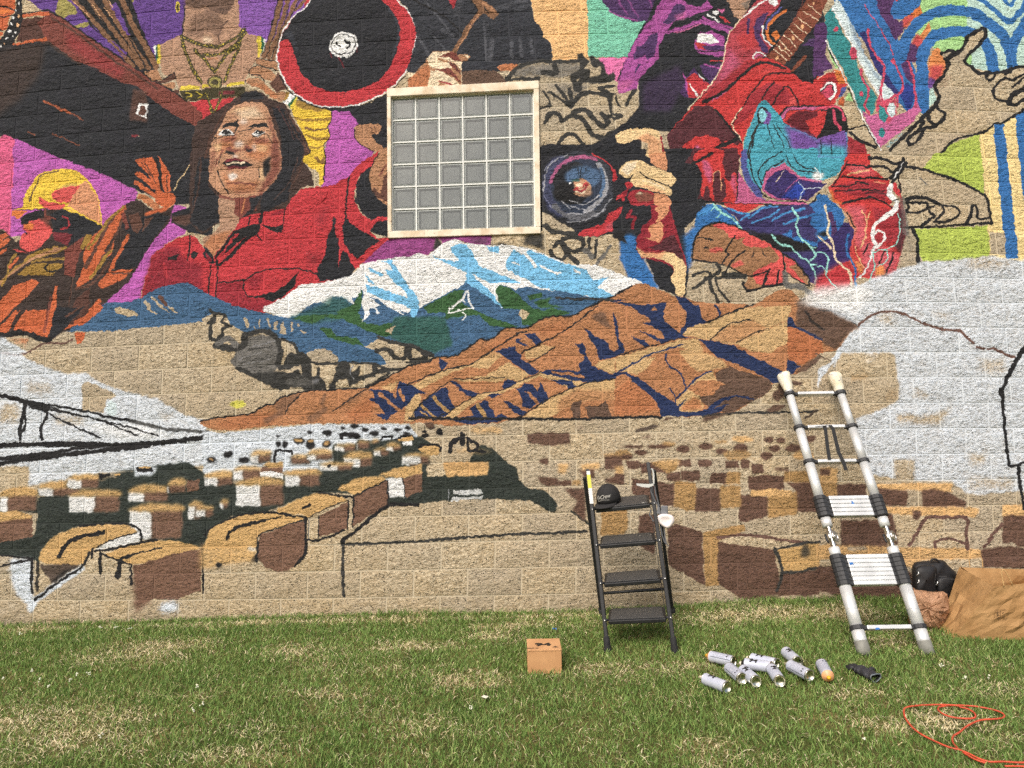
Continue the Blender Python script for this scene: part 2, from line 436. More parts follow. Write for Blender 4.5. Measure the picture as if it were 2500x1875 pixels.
p cream2 ~20 @.5 560,1560 680,1570 660,1640 580,1640
p cream2 ~16 @.6 240,1215 420,1150 560,1160 400,1190
k hdk 8 ~4 @.7 260,1240 430,1215 600,1250
k hdk 8 ~4 @.6 240,1275 330,1260
p cream2 ~16 @.6 590,1810 640,1800 640,1950 600,1960
p fsh ~20 @.5 300,2040 540,2000 600,1950 520,2080 340,2100
p chk ~30 @.7 180,1850 400,1980 600,1950 520,2070 250,2060
p crmw ~40 @.7 320,1200 550,1160 640,1260 400,1290
p crmw ~20 @.9 140,1400 210,1380 160,1440
e wht ~24 @.55 420,1310 50,26
e wht ~24 @.6 370,1555 44,36
e wht ~24 @.55 535,1590 26,50
e wht ~20 @.6 330,1690 34,20
p fsh ~10 220,1600 300,1650 420,1620 500,1660 520,1610 440,1560 400,1620 300,1620 280,1580
p ink 190,1350 350,1300 365,1365 260,1370 190,1385
p ink 440,1385 520,1345 660,1325 705,1390 640,1370 520,1375
k ink 12 350,1300 345,1400 310,1440
l ink 9 370,1420 480,1400 530,1380
p wht 130,1450 200,1400 260,1400 320,1450 220,1470
p ink 170,1440 220,1400 290,1440 240,1460
e wht 215,1440 9,8
l ink 9 110,1490 220,1470 320,1460
p wht 500,1450 560,1400 650,1430 580,1490
p ink 530,1440 570,1400 640,1430 590,1455
e wht 582,1435 8,8
l ink 9 500,1450 550,1480 660,1450 740,1540
p ink ~6 230,1620 330,1650 320,1670 220,1660
p ink ~6 440,1600 520,1610 480,1650
l fsh 16 200,1620 150,1700 120,1800
T B2
p ink 195,95 300,62 440,80 525,125 400,165 260,155
p mar 230,70 330,50 400,60 480,95 330,75 230,100
p mar ~6 240,140 400,135 470,140 400,165 260,158
p crmw 240,112 300,88 440,85 435,108 300,108 245,130
e wht ~20 @.75 300,245 50,36
l ink 10 130,180 160,280 230,380 260,430
l ink 8 180,0 150,120
l fsh 20 ~8 240,330 400,320 560,340
l ink 9 580,140 590,260
l ink 9 640,150 655,230
p ink ~14 630,90 710,40 700,180 640,260
p fsh 150,430 300,480 560,450 640,390 600,480 330,560 160,520
p skn 150,480 330,500 325,640 385,680 310,830 140,1060 110,1112 -20,990 -20,905 90,860 160,780
p chk ~20 @.8 80,880 300,820 130,1080 100,1110 -20,980
p rbr 330,480 600,440 560,620 385,690 320,650
p blk ~8 480,480 620,440 530,640 400,690 500,600
k chk 20 ~8 430,490 400,640
p red 390,690 600,640 860,595 960,450 1050,370 1280,350 1400,330 1560,240 1620,150 1700,80 1890,-30 1800,130 1660,260 1620,400 1620,530 1700,650 1790,720 1850,690 1985,672 1985,722 1850,740 1780,830 1850,910 2005,910 1997,955 1700,1180 1620,1260 1590,1320 1200,1420 1050,1420 900,1530 760,1640 640,1720 350,1700 0,1600 -712,1600 -590,1200 -570,1100 -420,980 -300,910 -160,870 -20,1000 100,1120 140,1060 310,830
p crm ~40 -700,1580 -590,1200 -560,1110 -420,1000 -300,1000 -200,1160 -20,1200 -30,1540 -300,1480 -500,1500
p crm ~30 @.8 120,1380 420,1370 420,1480 500,1560 760,1560 640,1700 200,1640 110,1560
p crm ~30 @.7 470,1330 640,1290 560,1480 470,1460
p drd ~60 @.4 1100,1080 1260,1050 1240,1180 1130,1260
p drd ~60 @.4 1180,700 1300,560 1330,620 1260,820
p drd ~60 @.3 620,930 740,900 700,1030
p red -310,920 -250,960 -160,870 -170,1000 -190,1160 -260,1060
p red -150,1050 -120,880 0,1020 -70,1060
p ink -410,1130 -280,1070 -300,1140 -400,1160
k ink 16 -160,870 -170,1020 -190,1150
p ink -170,1090 -130,1050 -60,1070 -110,1140
p blk -1,985 100,1105 110,1180 60,1190 -20,1090
p crm 10,1070 80,1130 80,1170 30,1160
l red 40 ~10 @.6 -440,1190 -420,1330
p ink 310,840 470,780 560,760 610,750 590,830 560,860 420,970 300,1100 160,1215 108,1215 125,1100 200,980 290,870
p red 390,720 470,680 465,770 330,820
p red 490,670 595,640 565,740 480,775
p red 130,1140 250,960 330,870 370,870 240,1000 200,1090 450,890 380,960 180,1170 150,1190
p ink 460,770 480,690 500,660 478,770
p ink 570,740 605,630 640,620 610,755
p red 610,755 680,655 860,600 852,740 780,775
p crm ~10 690,670 860,600 850,640 720,680
p ink 605,765 770,790 845,755 825,840 790,858 700,820
k ink 14 868,595 850,740 820,840
l ink 14 560,860 575,900 610,930
l ink 20 1555,255 1540,400 1525,560 1520,720
p blk 1700,210 1800,130 1780,330 1830,450 1985,520 1985,675 1850,690 1790,720 1700,640 1650,550 1605,525 1640,480 1630,330
p blk 1850,740 1985,715 1985,905 1850,870 1778,830
p blk 1510,720 1540,700 1560,740 1720,850 1892,940 1780,1020 1640,1142 1560,1060 1505,960 1490,780
p blk 1390,675 1408,690 1412,910 1447,900 1445,1240 1480,1040 1550,1080 1565,1170 1625,1252 1590,1320 1400,1360 1232,1375 1210,1250 1290,1100 1312,1000 1320,880 1370,820
s hnd 1860,20 1990,-40 1990,520 1850,470 1790,370 1778,230 1815,100
p hdk 1800,420 1830,360 1900,430 1930,250 1985,180 1985,520 1850,470
k fsh 20 1960,120 1890,240
l ink 10 1880,0 1815,100 1775,240 1790,370 1850,470
k ink 14 70,1210 45,1420 30,1560
k ink 14 140,1200 125,1380 115,1570
l ink 14 115,1395 280,1385 440,1360
l ink 15 430,1365 640,1255 850,1240 1000,1240 1110,1265 1215,1295
l ink 13 430,1370 420,1450 460,1530 560,1555
p ink 1020,1270 970,1430 800,1570 730,1600 640,1560 500,1545 560,1530 760,1490 900,1390
p red 960,1440 1050,1300 1210,1310 1220,1390 1060,1400 900,1500
T B1
s yel 940,1180 1010,1095 1180,1170 1340,1190 1372,1280 1325,1380 1352,1470 1290,1560 1300,1700 1290,1800 1280,1950 1262,1990 1232,1980 1230,1860 1130,1800 1060,1730 1080,1690 1145,1640 1060,1430 980,1290
p mus ~10 960,1110 1020,1080 1200,1160 1330,1185 1220,1210 1100,1180 1000,1150
l mus 30 ~8 980,1280 1150,1300 1360,1280
l hdk 24 ~8 @.8 1080,1380 1200,1400 1320,1390
l mus 26 ~8 1090,1450 1200,1500 1330,1480
l hdk 34 ~12 @.7 1200,1700 1270,1760 1280,1700
l mus 20 ~6 1140,1590 1220,1600 1290,1570
l ink 12 1372,1210 1372,1290 1328,1390 1352,1470 1290,1570 1305,1690 1280,1960
p mus 880,990 920,1010 870,1090 850,1080
p wht 925,1010 975,1030 895,1140 840,1110
p grn 970,1030 990,1045 925,1170 895,1130
p gold 985,1045 1010,1065 960,1150 925,1185 920,1150
T C1
p jkt -210,-90 1270,-90 1335,120 1350,230 1432,330 1442,400 1525,460 1538,640 1380,650 1160,700 1040,770 560,770 200,800 -20,790 -40,760 60,500 70,400 50,250 0,130 -110,0
k gry 26 ~16 @.6 150,-10 300,180 460,370
k gry 30 ~20 @.6 800,250 830,640
k gry 50 ~26 @.6 890,430 870,640
k gry 40 ~16 @.6 1095,450 1105,620
k gry 40 ~16 @.6 1195,440 1205,600
k gry 40 ~16 @.6 1310,430 1325,580
k gry 36 ~24 @.6 90,400 220,610
k gry 26 ~20 @.5 270,400 400,560
k gry 50 ~30 @.5 950,100 1250,0
k gry 50 ~30 @.4 1150,110 1330,20
k gry 30 ~20 @.5 350,330 470,400
k gry 60 ~40 @.4 560,-20 500,150
k ink 20 0,-20 350,160 600,380
p wred 390,-60 540,-60 465,100
k stk 52 480,560 620,320 760,130
k hnd 22 520,520 740,160
p stk 640,-60 740,-40 900,80 962,150 905,222 860,180 750,120 680,30
p hnd ~8 740,-10 880,70 950,150 880,130
k ink 12 650,0 740,100 690,160
k ink 12 850,140 810,80
k hdk 10 690,180 740,200
k hdk 10 640,250 700,280
p hnd -20,860 190,640 250,552 480,555 560,650 562,930 -20,950
p chk -20,850 190,690 245,850 180,945 -20,950
p crmw 190,640 250,560 420,560 560,660 560,760 480,680 300,620 300,650 450,680 450,740 250,750 200,700
p rbr 300,612 420,570 480,560 560,660 480,650 430,620
p rbr 430,640 480,700 550,770 540,800 430,700
p rbr 260,755 430,740 550,870 560,900 440,810
p crmw 200,880 230,770 330,770 480,850 540,920 420,935 320,870 300,930 190,930
p wred @.8 300,870 440,890 480,930 350,890
p crmw -20,780 60,780 20,830 -20,840
k ink 8 410,670 470,690 550,790
s hnd 530,600 600,580 655,615 610,660 555,650
p crmw 580,585 640,600 640,640 600,600
p hdr 565,770 940,765 1050,880 1040,900 570,925
s chk 945,720 1020,690 1170,695 1110,765 980,765
l crmw 10 940,780 1040,800 1090,770
p tan 1275,-90 1912,-90 1926,645 1542,640 1530,470 1442,400 1432,330 1350,230 1335,110
p mint 1915,-90 2600,-90 2600,620 1926,612
p pk2 2035,622 2520,612 2330,870 2200,870 2110,770
p bare 1050,860 1250,720 1540,650 1850,650 2120,800 2210,870 2300,1400 2300,1700 1400,1700 1395,905 1050,905
s sgr ~22 @.7 1090,830 1250,710 1500,680 1800,680 1850,800 1620,840 1400,830
p sgr ~60 @.5 1430,860 1800,900 2000,880 1900,1010 1650,1060
l skt 44 ~12 1050,850 1160,740 1370,660 1640,665 1830,650 1850,590
l skt 36 ~10 1050,865 1250,850 1390,850
s skt ~8 1800,590 1870,600 1935,680 1880,740 1950,760 1930,850 1830,850 1760,900 1740,820 1840,740
s skt ~8 1940,610 2010,620 2100,700 2130,800 2200,780 2210,870 2050,900 1900,860 2060,800 2050,720 2000,740 1950,690
l skt 60 ~12 1560,700 1580,780 1430,790
l skt 60 ~20 1780,880 1820,980 1860,870 2000,880
l skt 30 ~8 1445,980 1520,1130 1400,1165
l skt 42 ~14 1580,920 1650,1010 1740,1130 1730,960
l skt 26 ~10 1500,1000 1610,1060 1720,1140
l skt 50 ~8 1740,1150 1860,1015 2050,1010 2240,1095
l skt 50 ~8 2050,950 2170,1020 2300,1060
l skt 30 ~8 2060,940 2212,930
l skt 66 ~10 2160,1090 2200,1230
l skt 54 ~10 1460,1320 1530,1220 1620,1255 1640,1310 1750,1250 1880,1310 1970,1450 2090,1480
l skt 60 ~14 1760,1215 1900,1190 2050,1350 2140,1330 2070,1230
l skt 40 ~10 2100,1250 2240,1280
l skt 50 ~8 1600,1565 1680,1455 1790,1460 1870,1565
l skt 60 ~12 2020,1480 2100,1490 2200,1420 2300,1380
p blk ~6 1405,1700 1420,1610 1620,1570 1800,1590 2000,1550 2100,1500 2200,1420 2320,1390 2500,1400 2500,1700
T C2
p dvio -520,1180 -220,920 0,895 300,883 880,878 880,985 640,975 490,920 330,990 200,1085 0,1105
p bare ~16 260,1010 290,900 340,940 360,990 420,950 480,930
p skt ~20 250,1040 295,890 345,990
p skt ~40 @.6 640,920 860,920 840,970 680,960
p bare 880,860 2600,820 2600,1500 1700,1200 880,1000
p blk ~6 1408,-100 2400,-100 2320,500 2240,860 1980,900 1780,890 1780,820 1600,730 1500,650 1408,620
e len 1820,350 390,385
l lgr 8 1445,180 1560,70 1720,5
l lgr 8 1440,300 1450,430 1520,560 1640,650
e bpu ~20 @.35 1620,350 190,330
e lns 1830,350 310,310
l pkb 46 ~8 @.8 1530,300 1590,170 1700,70 1880,35 2000,60
l lgr 12 1440,400 1480,170 1600,50
l lgr 54 ~10 2040,120 2110,260 2110,400 2030,530 1900,620
l gry 60 ~14 1560,560 1680,660 1850,690 1980,640
e blk 1760,320 210,230
e lbl ~24 1870,250 200,110
e ink ~16 1700,420 150,120
l lbl 34 2060,170 2100,300 2050,450
l lgr 12 1720,500 1850,540 1950,520 2040,440
l lgr 10 1740,560 1870,600 1990,560 2080,450
l lgr 10 1640,520 1740,590
l lgr 14 1700,640 1850,650 1990,600
l lgr 9 1700,730 1850,725 2050,640 2180,470
l lgr 9 1960,690 2120,590
e fce 1850,360 110,100
e skn ~14 1900,420 70,50
l red 20 1770,380 1860,350 1910,310
p ink ~10 1700,330 1770,300 1790,420 1720,440
e crmw 1830,340 34,24
e crmw 1840,410 50,20
l wred 18 1770,390 1860,400 1920,330
e wht 1730,315 18,16
e tgr ~8 1790,285 50,16
k ink 8 1820,160 1840,260
k ink 8 1850,150 1850,250
k ink 8 1910,160 1870,250
s red 1820,890 1900,810 2080,750 2150,650 2240,610 2260,760 2140,850 1980,892
p wpk ~14 @.6 2100,800 2230,700 2230,770 2120,850
l red 18 1970,0 2100,70 2180,160 2230,270
l skt 60 ~14 1450,770 1560,840 1780,870
p skt ~30 @.85 1240,870 1460,860 1440,960 1480,1040 1390,1030 1330,1000 1215,990
p skt ~16 @.7 880,980 960,960 1060,970 1060,1000 900,995
l skt 44 ~8 1515,1040 1545,1100 1640,1140 1690,1090
l skt 54 ~8 1560,1000 1620,950 1690,1060 1810,1180
l skt 44 ~8 1650,920 1760,905 1870,930 1850,1040 1730,1045 1660,960
l skt 40 ~8 1940,920 1935,1020
l skt 40 ~8 2020,930 2000,1110
l sgr 60 ~20 1900,1040 1960,1110
l sgr 40 ~20 2160,1000 2020,1190
T D1
p dpu -180,-90 520,-90 390,200 340,235 200,245 60,185 -10,150 -120,40
k mag 20 ~12 @.6 20,-20 140,150
k mag 20 ~12 @.6 140,-20 250,190
k mag 22 ~12 @.6 370,-20 400,90
l mag 20 ~6 @.8 -60,110 60,180 240,235
p blk 480,-90 2260,-90 2260,940 1300,1120 640,1420 500,1420 -30,1410 110,1325 250,1150 255,870 30,860 130,620 270,320 340,240
p dpu ~40 @.5 300,900 700,700 760,900 600,1200 300,1200
p mag 520,-20 600,-60 700,-40 790,50 930,70 990,20 1060,80 1000,110 900,150 640,240 540,370 475,500 470,640 260,850 240,960 60,1020 20,940 130,620 240,400 400,200
s dpu 630,80 700,40 770,110 620,250 520,260 580,180
p dpu 380,370 480,340 440,590 350,640 330,590 210,640 200,590 250,510 330,470
p dpu 250,690 290,690 200,820 240,730
p pkm ~20 @.6 640,170 780,110 760,210 650,230
p pkm ~30 @.7 40,880 230,860 100,1000 30,1000
p bare ~20 -20,1030 120,1020 255,950 255,1150 110,1330 -20,1400
l skt 30 ~10 10,1060 50,1140
l skt 40 ~20 220,970 120,1130
l skt 40 ~10 -10,1230 80,1250 -10,1280
l mag 40 580,350 760,290 930,230 1080,290 1250,340
l pkm 14 640,350 800,310 930,250
l mag 34 ~8 960,190 1100,260 1270,300
p mag 870,430 930,350 1050,335 1180,390 1195,560 1180,610 960,590 860,540
s wht 880,425 930,365 1030,370 1115,440 1110,470 900,462
p red 860,470 900,460 1000,490 1010,535 900,525
p dpu 930,490 1190,500 1190,540 1010,545
k ink 14 860,540 1000,560 1190,545
k wht 22 1005,155 1120,235
p ink 1040,120 1100,90 1150,170 1240,250 1200,240 1080,200
e wht 1092,138 36,26
p pkm 1110,90 1190,100 1160,160
p red 1120,180 1170,180 1250,250 1200,240
p dpu 700,1000 760,860 860,720 960,880 1100,900 900,1060 750,1050
p dpu 920,700 1160,690 1120,830 1030,890 960,800
l mag 20 970,690 1080,730 1130,740
p red 870,780 1040,930 900,1060 800,1050 740,800 780,850
p dpu 880,700 900,800 1000,910 900,820
p wht 795,890 820,900 912,1040 890,1048
p wht 900,790 970,860 935,860
p mag 740,790 770,830 800,1000 770,960
k red 16 1040,660 1180,655
p skn 1190,-60 1490,-60 1440,100 1350,215 1290,190 1260,110
p sgr ~10 @.6 1360,40 1470,0 1430,110
p gtr 1560,-60 1780,-60 1795,20 1760,80 1650,180 1590,290 1600,400 1690,500 1640,600 1500,640 1330,740 1200,840 1130,920 1030,970 900,1070 880,1050 1100,850 1180,620 1200,500 1240,360 1350,210 1480,80
p pkm ~50 @.5 1200,500 1300,560 1350,700 1150,880 1100,880 1180,640
p red2 ~30 @.6 1300,400 1480,300 1560,500 1400,560
s dpu 1530,210 1660,130 1600,260 1570,380 1660,540 1600,560 1510,380
k dpu 34 1440,220 1440,350
p wht 1620,-30 1750,-40 1765,40 1715,65 1670,20
k wht 20 1650,-10 1500,85 1390,190
l crmw 14 1380,190 1240,360 1190,560 1130,770 980,970 780,1190
l wht 20 1590,285 1605,400 1690,505
l oran 34 1840,120 1690,230 1640,330 1680,450 1730,475
l bpu 24 1790,90 1660,220 1625,320
l wht 16 1500,630 1510,580 1560,565 1640,605
p pkm 1515,615 1530,580 1620,605
p frt 2130,-90 2330,-90 2230,170 1890,650 1800,715 1640,600 1760,470
k crmw 11 2090,50 2230,160
k crmw 11 2040,120 2190,225
k crmw 11 1980,185 2120,300
k crmw 11 1925,250 2080,365
k crmw 11 1880,315 2030,450
k crmw 11 1825,380 1960,515
k crmw 11 1785,430 1910,590
k crmw 11 1745,480 1890,610
k crmw 11 1700,520 1860,640
e pch 2150,40 16,18
e pch 2030,285 16,18
e pch 1920,415 18,20
e pch 1840,530 14,16
e pch 1760,620 18,18
k rbr 10 2050,-20 1900,320 1700,560
k rbr 10 2200,-20 2050,330 1840,620
p oran 1690,360 1750,325 1800,390 1740,440
p dpu 2020,500 2110,420 2260,420 2260,860 2140,800 2150,500
k frt 44 1900,780 2050,620
k ink 14 1640,590 1750,460
p red2 600,1420 800,1180 900,1080 1040,965 1250,820 1430,650 1650,620 1860,720 1900,770 2030,870 2140,905 2260,850 2330,1000 2330,1700 1850,1340 1600,1090 1540,1160 1400,1480 1370,1700 600,1700 660,1560
p wred ~20 920,1100 1040,970 1420,660 1560,640 1180,980 1040,1090
p mrn 600,1420 870,1140 1040,1130 1230,1380 1365,1515 1330,1570 1200,1510 1160,1560 1130,1520 1080,1480 860,1480 700,1620 600,1700 560,1480
l ink 34 960,1105 1180,990 1350,840 1530,695 1700,690 1840,745
p grd ~30 @.6 1500,760 1740,730 1860,770 1660,800
l ink 18 1430,1060 1540,920 1650,805 1800,795 1950,790
l ink 10 1250,1370 1390,1140 1470,1010
p wred 1470,1010 1560,950 1680,880 1830,930 1990,1130 1700,1130 1600,1070 1400,1300 1270,1370
l ink 18 1590,1060 1660,950 1720,880
l ink 18 1690,1140 1790,990 1840,940 1900,960 1990,1140
p grd 1880,1080 1930,1060 1970,1140 1890,1160
k pkm 10 1055,1090 1200,990
k ink 26 1090,1180 1250,1390 1370,1530
k crmw 10 1260,1345 1310,1430 1370,1510
k crmw 9 1250,1340 1370,1170
p drd 1840,1310 1960,1200 2260,1200 2260,1540 2000,1420
p red2 2060,1300 2212,1240 2260,1400 2212,1500 2120,1440
l ink 60 1785,1290 1870,1180 2000,1160 2260,1165
l pkb 34 1790,1290 1880,1180 2000,1165 2260,1175
s red2 690,1700 770,1550 840,1600 870,1470 925,1520 960,1475 1010,1460 1035,1540 1085,1480 1135,1515 1110,1580 1000,1700
p pkm ~14 860,1590 900,1560 930,1600 880,1620
k ink 40 1010,1640 1180,1560 1320,1500
k grd 14 1000,1660 1180,1580
p teal 1580,1085 1645,1090 1745,1200 1835,1330 2020,1420 2220,1510 2340,1420 2510,1390 2510,1660 2500,1770 2400,1890 2212,1960 2000,1900 1830,1750 1650,1900 1560,2100 1450,1990 1390,1880 1365,1700 1420,1450 1540,1160
p prp ~40 1840,1350 2020,1420 2212,1510 2340,1420 2500,1400 2500,1600 2300,1620 2000,1640 1900,1600
e ink 1605,1250 72,92
e prp 1640,1265 50,78
e lteal 1598,1245 50,68
l ink 16 1570,1330 1500,1470 1460,1700
l skt 16 1540,1350 1470,1520 1440,1700
l ink 10 1650,1330 1680,1480 1730,1640 1680,1700
l ink 9 1700,1340 1780,1480 1850,1640
l ink 9 1740,1340 1850,1500 1920,1650
T D2
p blk -20,-60 1330,-60 1330,520 1180,540 1000,540 870,690 760,800 800,1300 760,1560 640,1520 480,1460 330,1130 250,1000 100,900 -20,830
p mrn 860,-60 1330,-60 1340,200 1300,560 900,480 960,300 890,120 760,100
s red2 850,30 1000,-60 1180,-30 1160,100 1250,200 1310,230 1310,510 1180,520 1060,500 1020,470 930,450 950,260 890,120
p pkm ~20 @.7 930,60 1010,80 1060,200 1030,330 970,220
p pkm ~16 @.6 1260,230 1310,240 1310,480 1250,330
k ink 34 840,110 1060,-10
p mrn 1180,40 1350,0 1340,180 1290,200 1240,300 1190,260 1180,140
s mrn 1065,300 1080,200 1110,180 1142,215 1150,420 1152,300 1170,270 1195,300 1190,490 1080,500
s mrn 950,470 985,350 1018,370 1024,480 980,500
l pch 7 1060,300 1075,205 1110,180 1140,210 1150,400
p pkb 1330,180 1400,280 1480,410 1650,510 2060,520 2060,550 1310,510
p bpu ~16 1365,0 1370,150 1400,260 1520,430 1640,500 1590,490 1480,400 1370,200
l bpu 70 1400,-20 1400,150 1450,290 1560,440
l ink 14 1445,-40 1465,150 1520,300 1600,440 1700,480 2060,520
p teal 1470,-60 2300,-60 2300,280 2000,230 1830,80 1640,180 1580,320 1500,180
l ink 12 1580,340 1550,200 1640,80 1800,-30
l ink 12 1590,300 1660,170 1830,70
l ink 12 1850,10 1880,100 2000,180 2240,210
l ink 10 1920,0 1990,120 2150,180
p pkb 1585,350 1640,200 1700,160 1830,95 2000,245 2240,285 2240,310 2090,500 1900,500 1700,480 1600,410
p nvp 1615,390 1650,280 1720,210 1850,150 2000,280 2300,320 2090,492 1900,495 1720,460
p blu2 ~16 1850,430 1990,290 2060,400 2000,490 1800,470
l crmw 7 1740,300 1800,230 1830,180
l pkm 8 1840,410 1930,310 1980,270
l pale 9 1980,300 2040,380 2010,420 2010,490
l pale 9 2040,380 2110,370 2240,370
e wht ~24 2190,240 60,50
k wht 10 2150,150 2240,220
l pkb 34 1310,512 1700,520 2060,545
l ink 22 1150,540 1400,540 1700,550 2080,555 2212,430
k ink 12 1330,180 1320,500
p red2 1180,535 1620,545 1480,600 1400,645 1330,630 1210,570
s blue 870,690 980,560 1060,545 1150,560 1250,650 1300,700 1400,830 1200,775 1050,755 950,800 880,850
p bst ~10 @.7 880,680 990,570 1060,560 980,680
l cyn 24 1070,548 1150,630 1250,690 1390,820
l cyn 16 1140,610 1130,660 1100,690
l cyn 12 1080,560 1040,620
p ljk 1150,560 1340,640 1430,645 1620,560 1840,560 2100,540 2260,480 2260,1400 2130,1400 1950,1210 1810,1080 1700,980 1500,880 1400,835 1330,720
p ink ~20 1400,800 1560,850 1800,880 2100,950 2200,1020 2050,1050 1800,1060 1640,960
l bst 26 1230,590 1330,640 1440,650 1360,720
l bst 24 ~6 1450,700 1600,590 1760,570
l bst 22 ~6 1480,740 1650,690 1780,600
l bst 26 ~6 1700,720 1850,640 2040,600
l bst 26 ~6 1830,760 1980,700 2080,690
p blue 2100,550 2300,440 2300,900 2100,760 2120,690 2050,670 2160,640
p blue 1800,860 1920,820 1900,900 2000,880 2080,930 2212,960 2212,1010 1950,940
l cyn 24 1910,590 1980,680 1960,780 2000,890 2110,1000 2170,1090 2110,1150
l cyn 20 1700,880 1780,970 1900,1010 2000,1100 2110,1190 2160,1300 2170,1400
l cyn 16 2110,1190 2220,1200
l cyn 14 2110,1000 2160,1010
p bst ~20 @.5 2160,850 2260,820 2260,1000 2180,960
p blue ~24 60,900 160,870 240,900 300,1110 480,1450 280,1420 150,1340 60,1150
p blue ~40 740,900 860,780 920,800 850,980 840,1150 790,1310 770,1180
p ink ~12 -20,820 120,830 100,900 130,980 60,940 -20,900
s glv 840,1150 850,1000 900,850 1000,775 1130,742 1300,790 1490,880 1640,955 1800,1065 1822,1150 1835,1240 1825,1400 1740,1420 1640,1420 1600,1430 1450,1470 1390,1420 1440,1320 1300,1260 1180,1200 1000,1170
s grd 1050,765 1200,755 1490,885 1640,960 1800,1075 1825,1250 1822,1400 1740,1420 1650,1420 1530,1390 1500,1280 1600,1220 1740,1150 1700,1040 1450,1000 1380,960 1400,900 1280,930 1180,830
s grd ~8 @.8 1020,1040 1100,1010 1180,1040 1100,1060
s grd ~8 @.8 1260,1200 1350,1150 1390,1190 1300,1230
s glv 1600,1030 1680,1010 1760,1100 1760,1160 1700,1170 1650,1080
p glv 1830,1100 1900,1140 2010,1250 2085,1340 2095,1415 2000,1375 1850,1260
p grd 1830,1110 1920,1130 1940,1190 1880,1220 1980,1310 2060,1400 1990,1370 1850,1260
l ink 18 840,1150 850,1000 900,850 1000,770 1130,740 1300,785 1500,880 1650,950 1810,1070 1900,1130 2020,1250 2100,1350 2100,1420
l ink 18 1290,890 1270,940 1200,1040 1230,1080 1160,1190
l ink 20 1170,1310 1250,1180 1330,1100 1410,1050
l ink 16 900,910 1000,915 1060,930
l ink 16 960,1010 1010,1020
l ink 22 840,1150 1000,1165 1180,1200
l ink 18 1240,1220 1440,1320 1640,1270
k ink 26 1660,1260 1620,1380 1600,1430
k ink 24 1780,1260 1740,1400
l ink 20 1820,1090 1830,1260 1830,1400
l ink 30 1390,1380 1380,1420 1450,1480 1600,1440 1820,1410
l ink 18 1840,1270 2000,1380 2100,1430
k ink 12 1600,1050 1630,1110
k ink 12 1490,1110 1510,1060
p sgr ~40 @.5 1000,1180 1200,1220 1150,1280 900,1240
l skt 34 ~8 850,1310 960,1270 1030,1300 960,1380 850,1450
l skt 40 ~8 1100,1190 1140,1260 1040,1340 1040,1440 1120,1600
l skt 40 ~8 1100,1345 1200,1330 1310,1330
l skt 28 ~8 1100,1350 1110,1450 1240,1600
l skt 60 ~16 1180,1300 1400,1320
l sgr 60 ~30 1840,1290 1860,1420 2000,1430 2100,1500
s cream2 10,-190 150,-270 400,-270 490,-220 510,-100 510,30 350,30 350,-100 270,-160 200,-150 110,-100 45,-110
p lor ~14 @.7 230,-170 360,-220 490,-140 500,20 370,20 350,-110
k crm 20 500,-180 530,30
p lor 360,0 545,-20 575,130 560,185 440,140 385,80
s cream2 40,185 130,95 240,65 400,130 580,200 655,250 650,310 580,350 400,280 260,205 140,260
p crmw ~10 60,180 140,100 250,80 200,180 140,230
s cream2 170,285 260,205 420,290 580,360 622,405 600,450 480,420 300,370 200,340
p lor ~10 @.6 200,330 400,350 600,440 480,420
l crmw 12 320,290 420,320 540,380
l ink 14 260,205 420,285 590,355
s wred 155,430 260,390 380,400 480,470 420,545 300,558 170,545
s fsh ~10 220,440 320,410 440,470 350,520 230,500
e crmw ~8 270,430 30,12
p crm 380,560 600,540 625,700 650,760 740,1050 775,1200 765,1300 745,1550 660,1510 610,1330 640,1260 600,1210 480,1160 300,1130 235,1040 235,920 300,780 350,760 400,700
p mrn 560,900 640,880 730,1070 760,1180 620,1060 480,1040 360,1020 500,960
p lor 430,420 570,450 610,520 600,600 530,690 460,745 440,730 470,640 430,600 500,560 430,560
s lor 400,770 510,740 525,880 480,955 400,930 310,895 390,900 370,820
s cream2 240,1010 310,1060 420,1080 600,1060 750,1180 765,1300 742,1550 660,1510 612,1350 640,1270 600,1195 460,1130 300,1115
p lor ~12 @.7 240,1000 320,1060 560,1060 500,1130 300,1115
p blk 330,1130 480,1160 600,1210 640,1260 610,1330 660,1510 560,1500 480,1450
s red -20,180 10,180 25,270 -20,290
e red 152,340 42,38
p crm 60,430 180,340 120,470
e red 65,480 50,44
p ink 20,510 70,480 80,530
p red -20,640 90,560 50,680 -20,740
l crm 36 180,620 130,680 210,690 190,790
l crm 12 600,560 590,700 630,770
T E1
p blue 130,-90 700,-90 850,430 1000,650 1060,860 1100,1190 960,1225 850,1100 700,860 560,570 400,350 180,60
p mpur 600,-90 900,-90 790,30 770,140 850,230 960,220 960,260 825,440 700,240 620,60
p gr2 1100,-90 1595,-90 1600,560 1310,570 1100,450 1000,330
p mn2 1590,-90 2420,-90 2420,760 2040,750 1880,790 1660,730 1560,650 1590,440
p gr2 1580,640 1640,560 1640,720 1580,700
p oran 890,200 1090,60 1110,140 900,310
p rd3 ~16 890,210 1000,140 1020,200 890,310
p ogr 1060,420 1180,240 1200,325 1110,440
p rd3 ~16 960,520 1050,360 1120,430 1060,540
p mpur ~12 900,670 970,470 1070,520 1040,670
p blue 790,30 870,-90 1120,-90 1090,60 880,215 800,205 768,130
p rd3 800,-60 870,-20 820,30
s ogr 1180,640 1230,540 1270,520 1330,590 1365,700 1300,850 1180,920
p rd3 ~30 1180,720 1340,700 1310,840 1180,900
p prp ~20 1175,840 1260,860 1230,940 1170,960
l blue 122 870,680 900,520 960,370 1080,235 1250,135 1450,110 1650,140 1850,265 2010,440 2090,740
l blue 128 1130,1180 1105,680 1140,520 1240,390 1400,345 1560,345 1720,410 1830,540 1885,790
l blue 62 1700,-40 1900,120 2065,235 2240,0
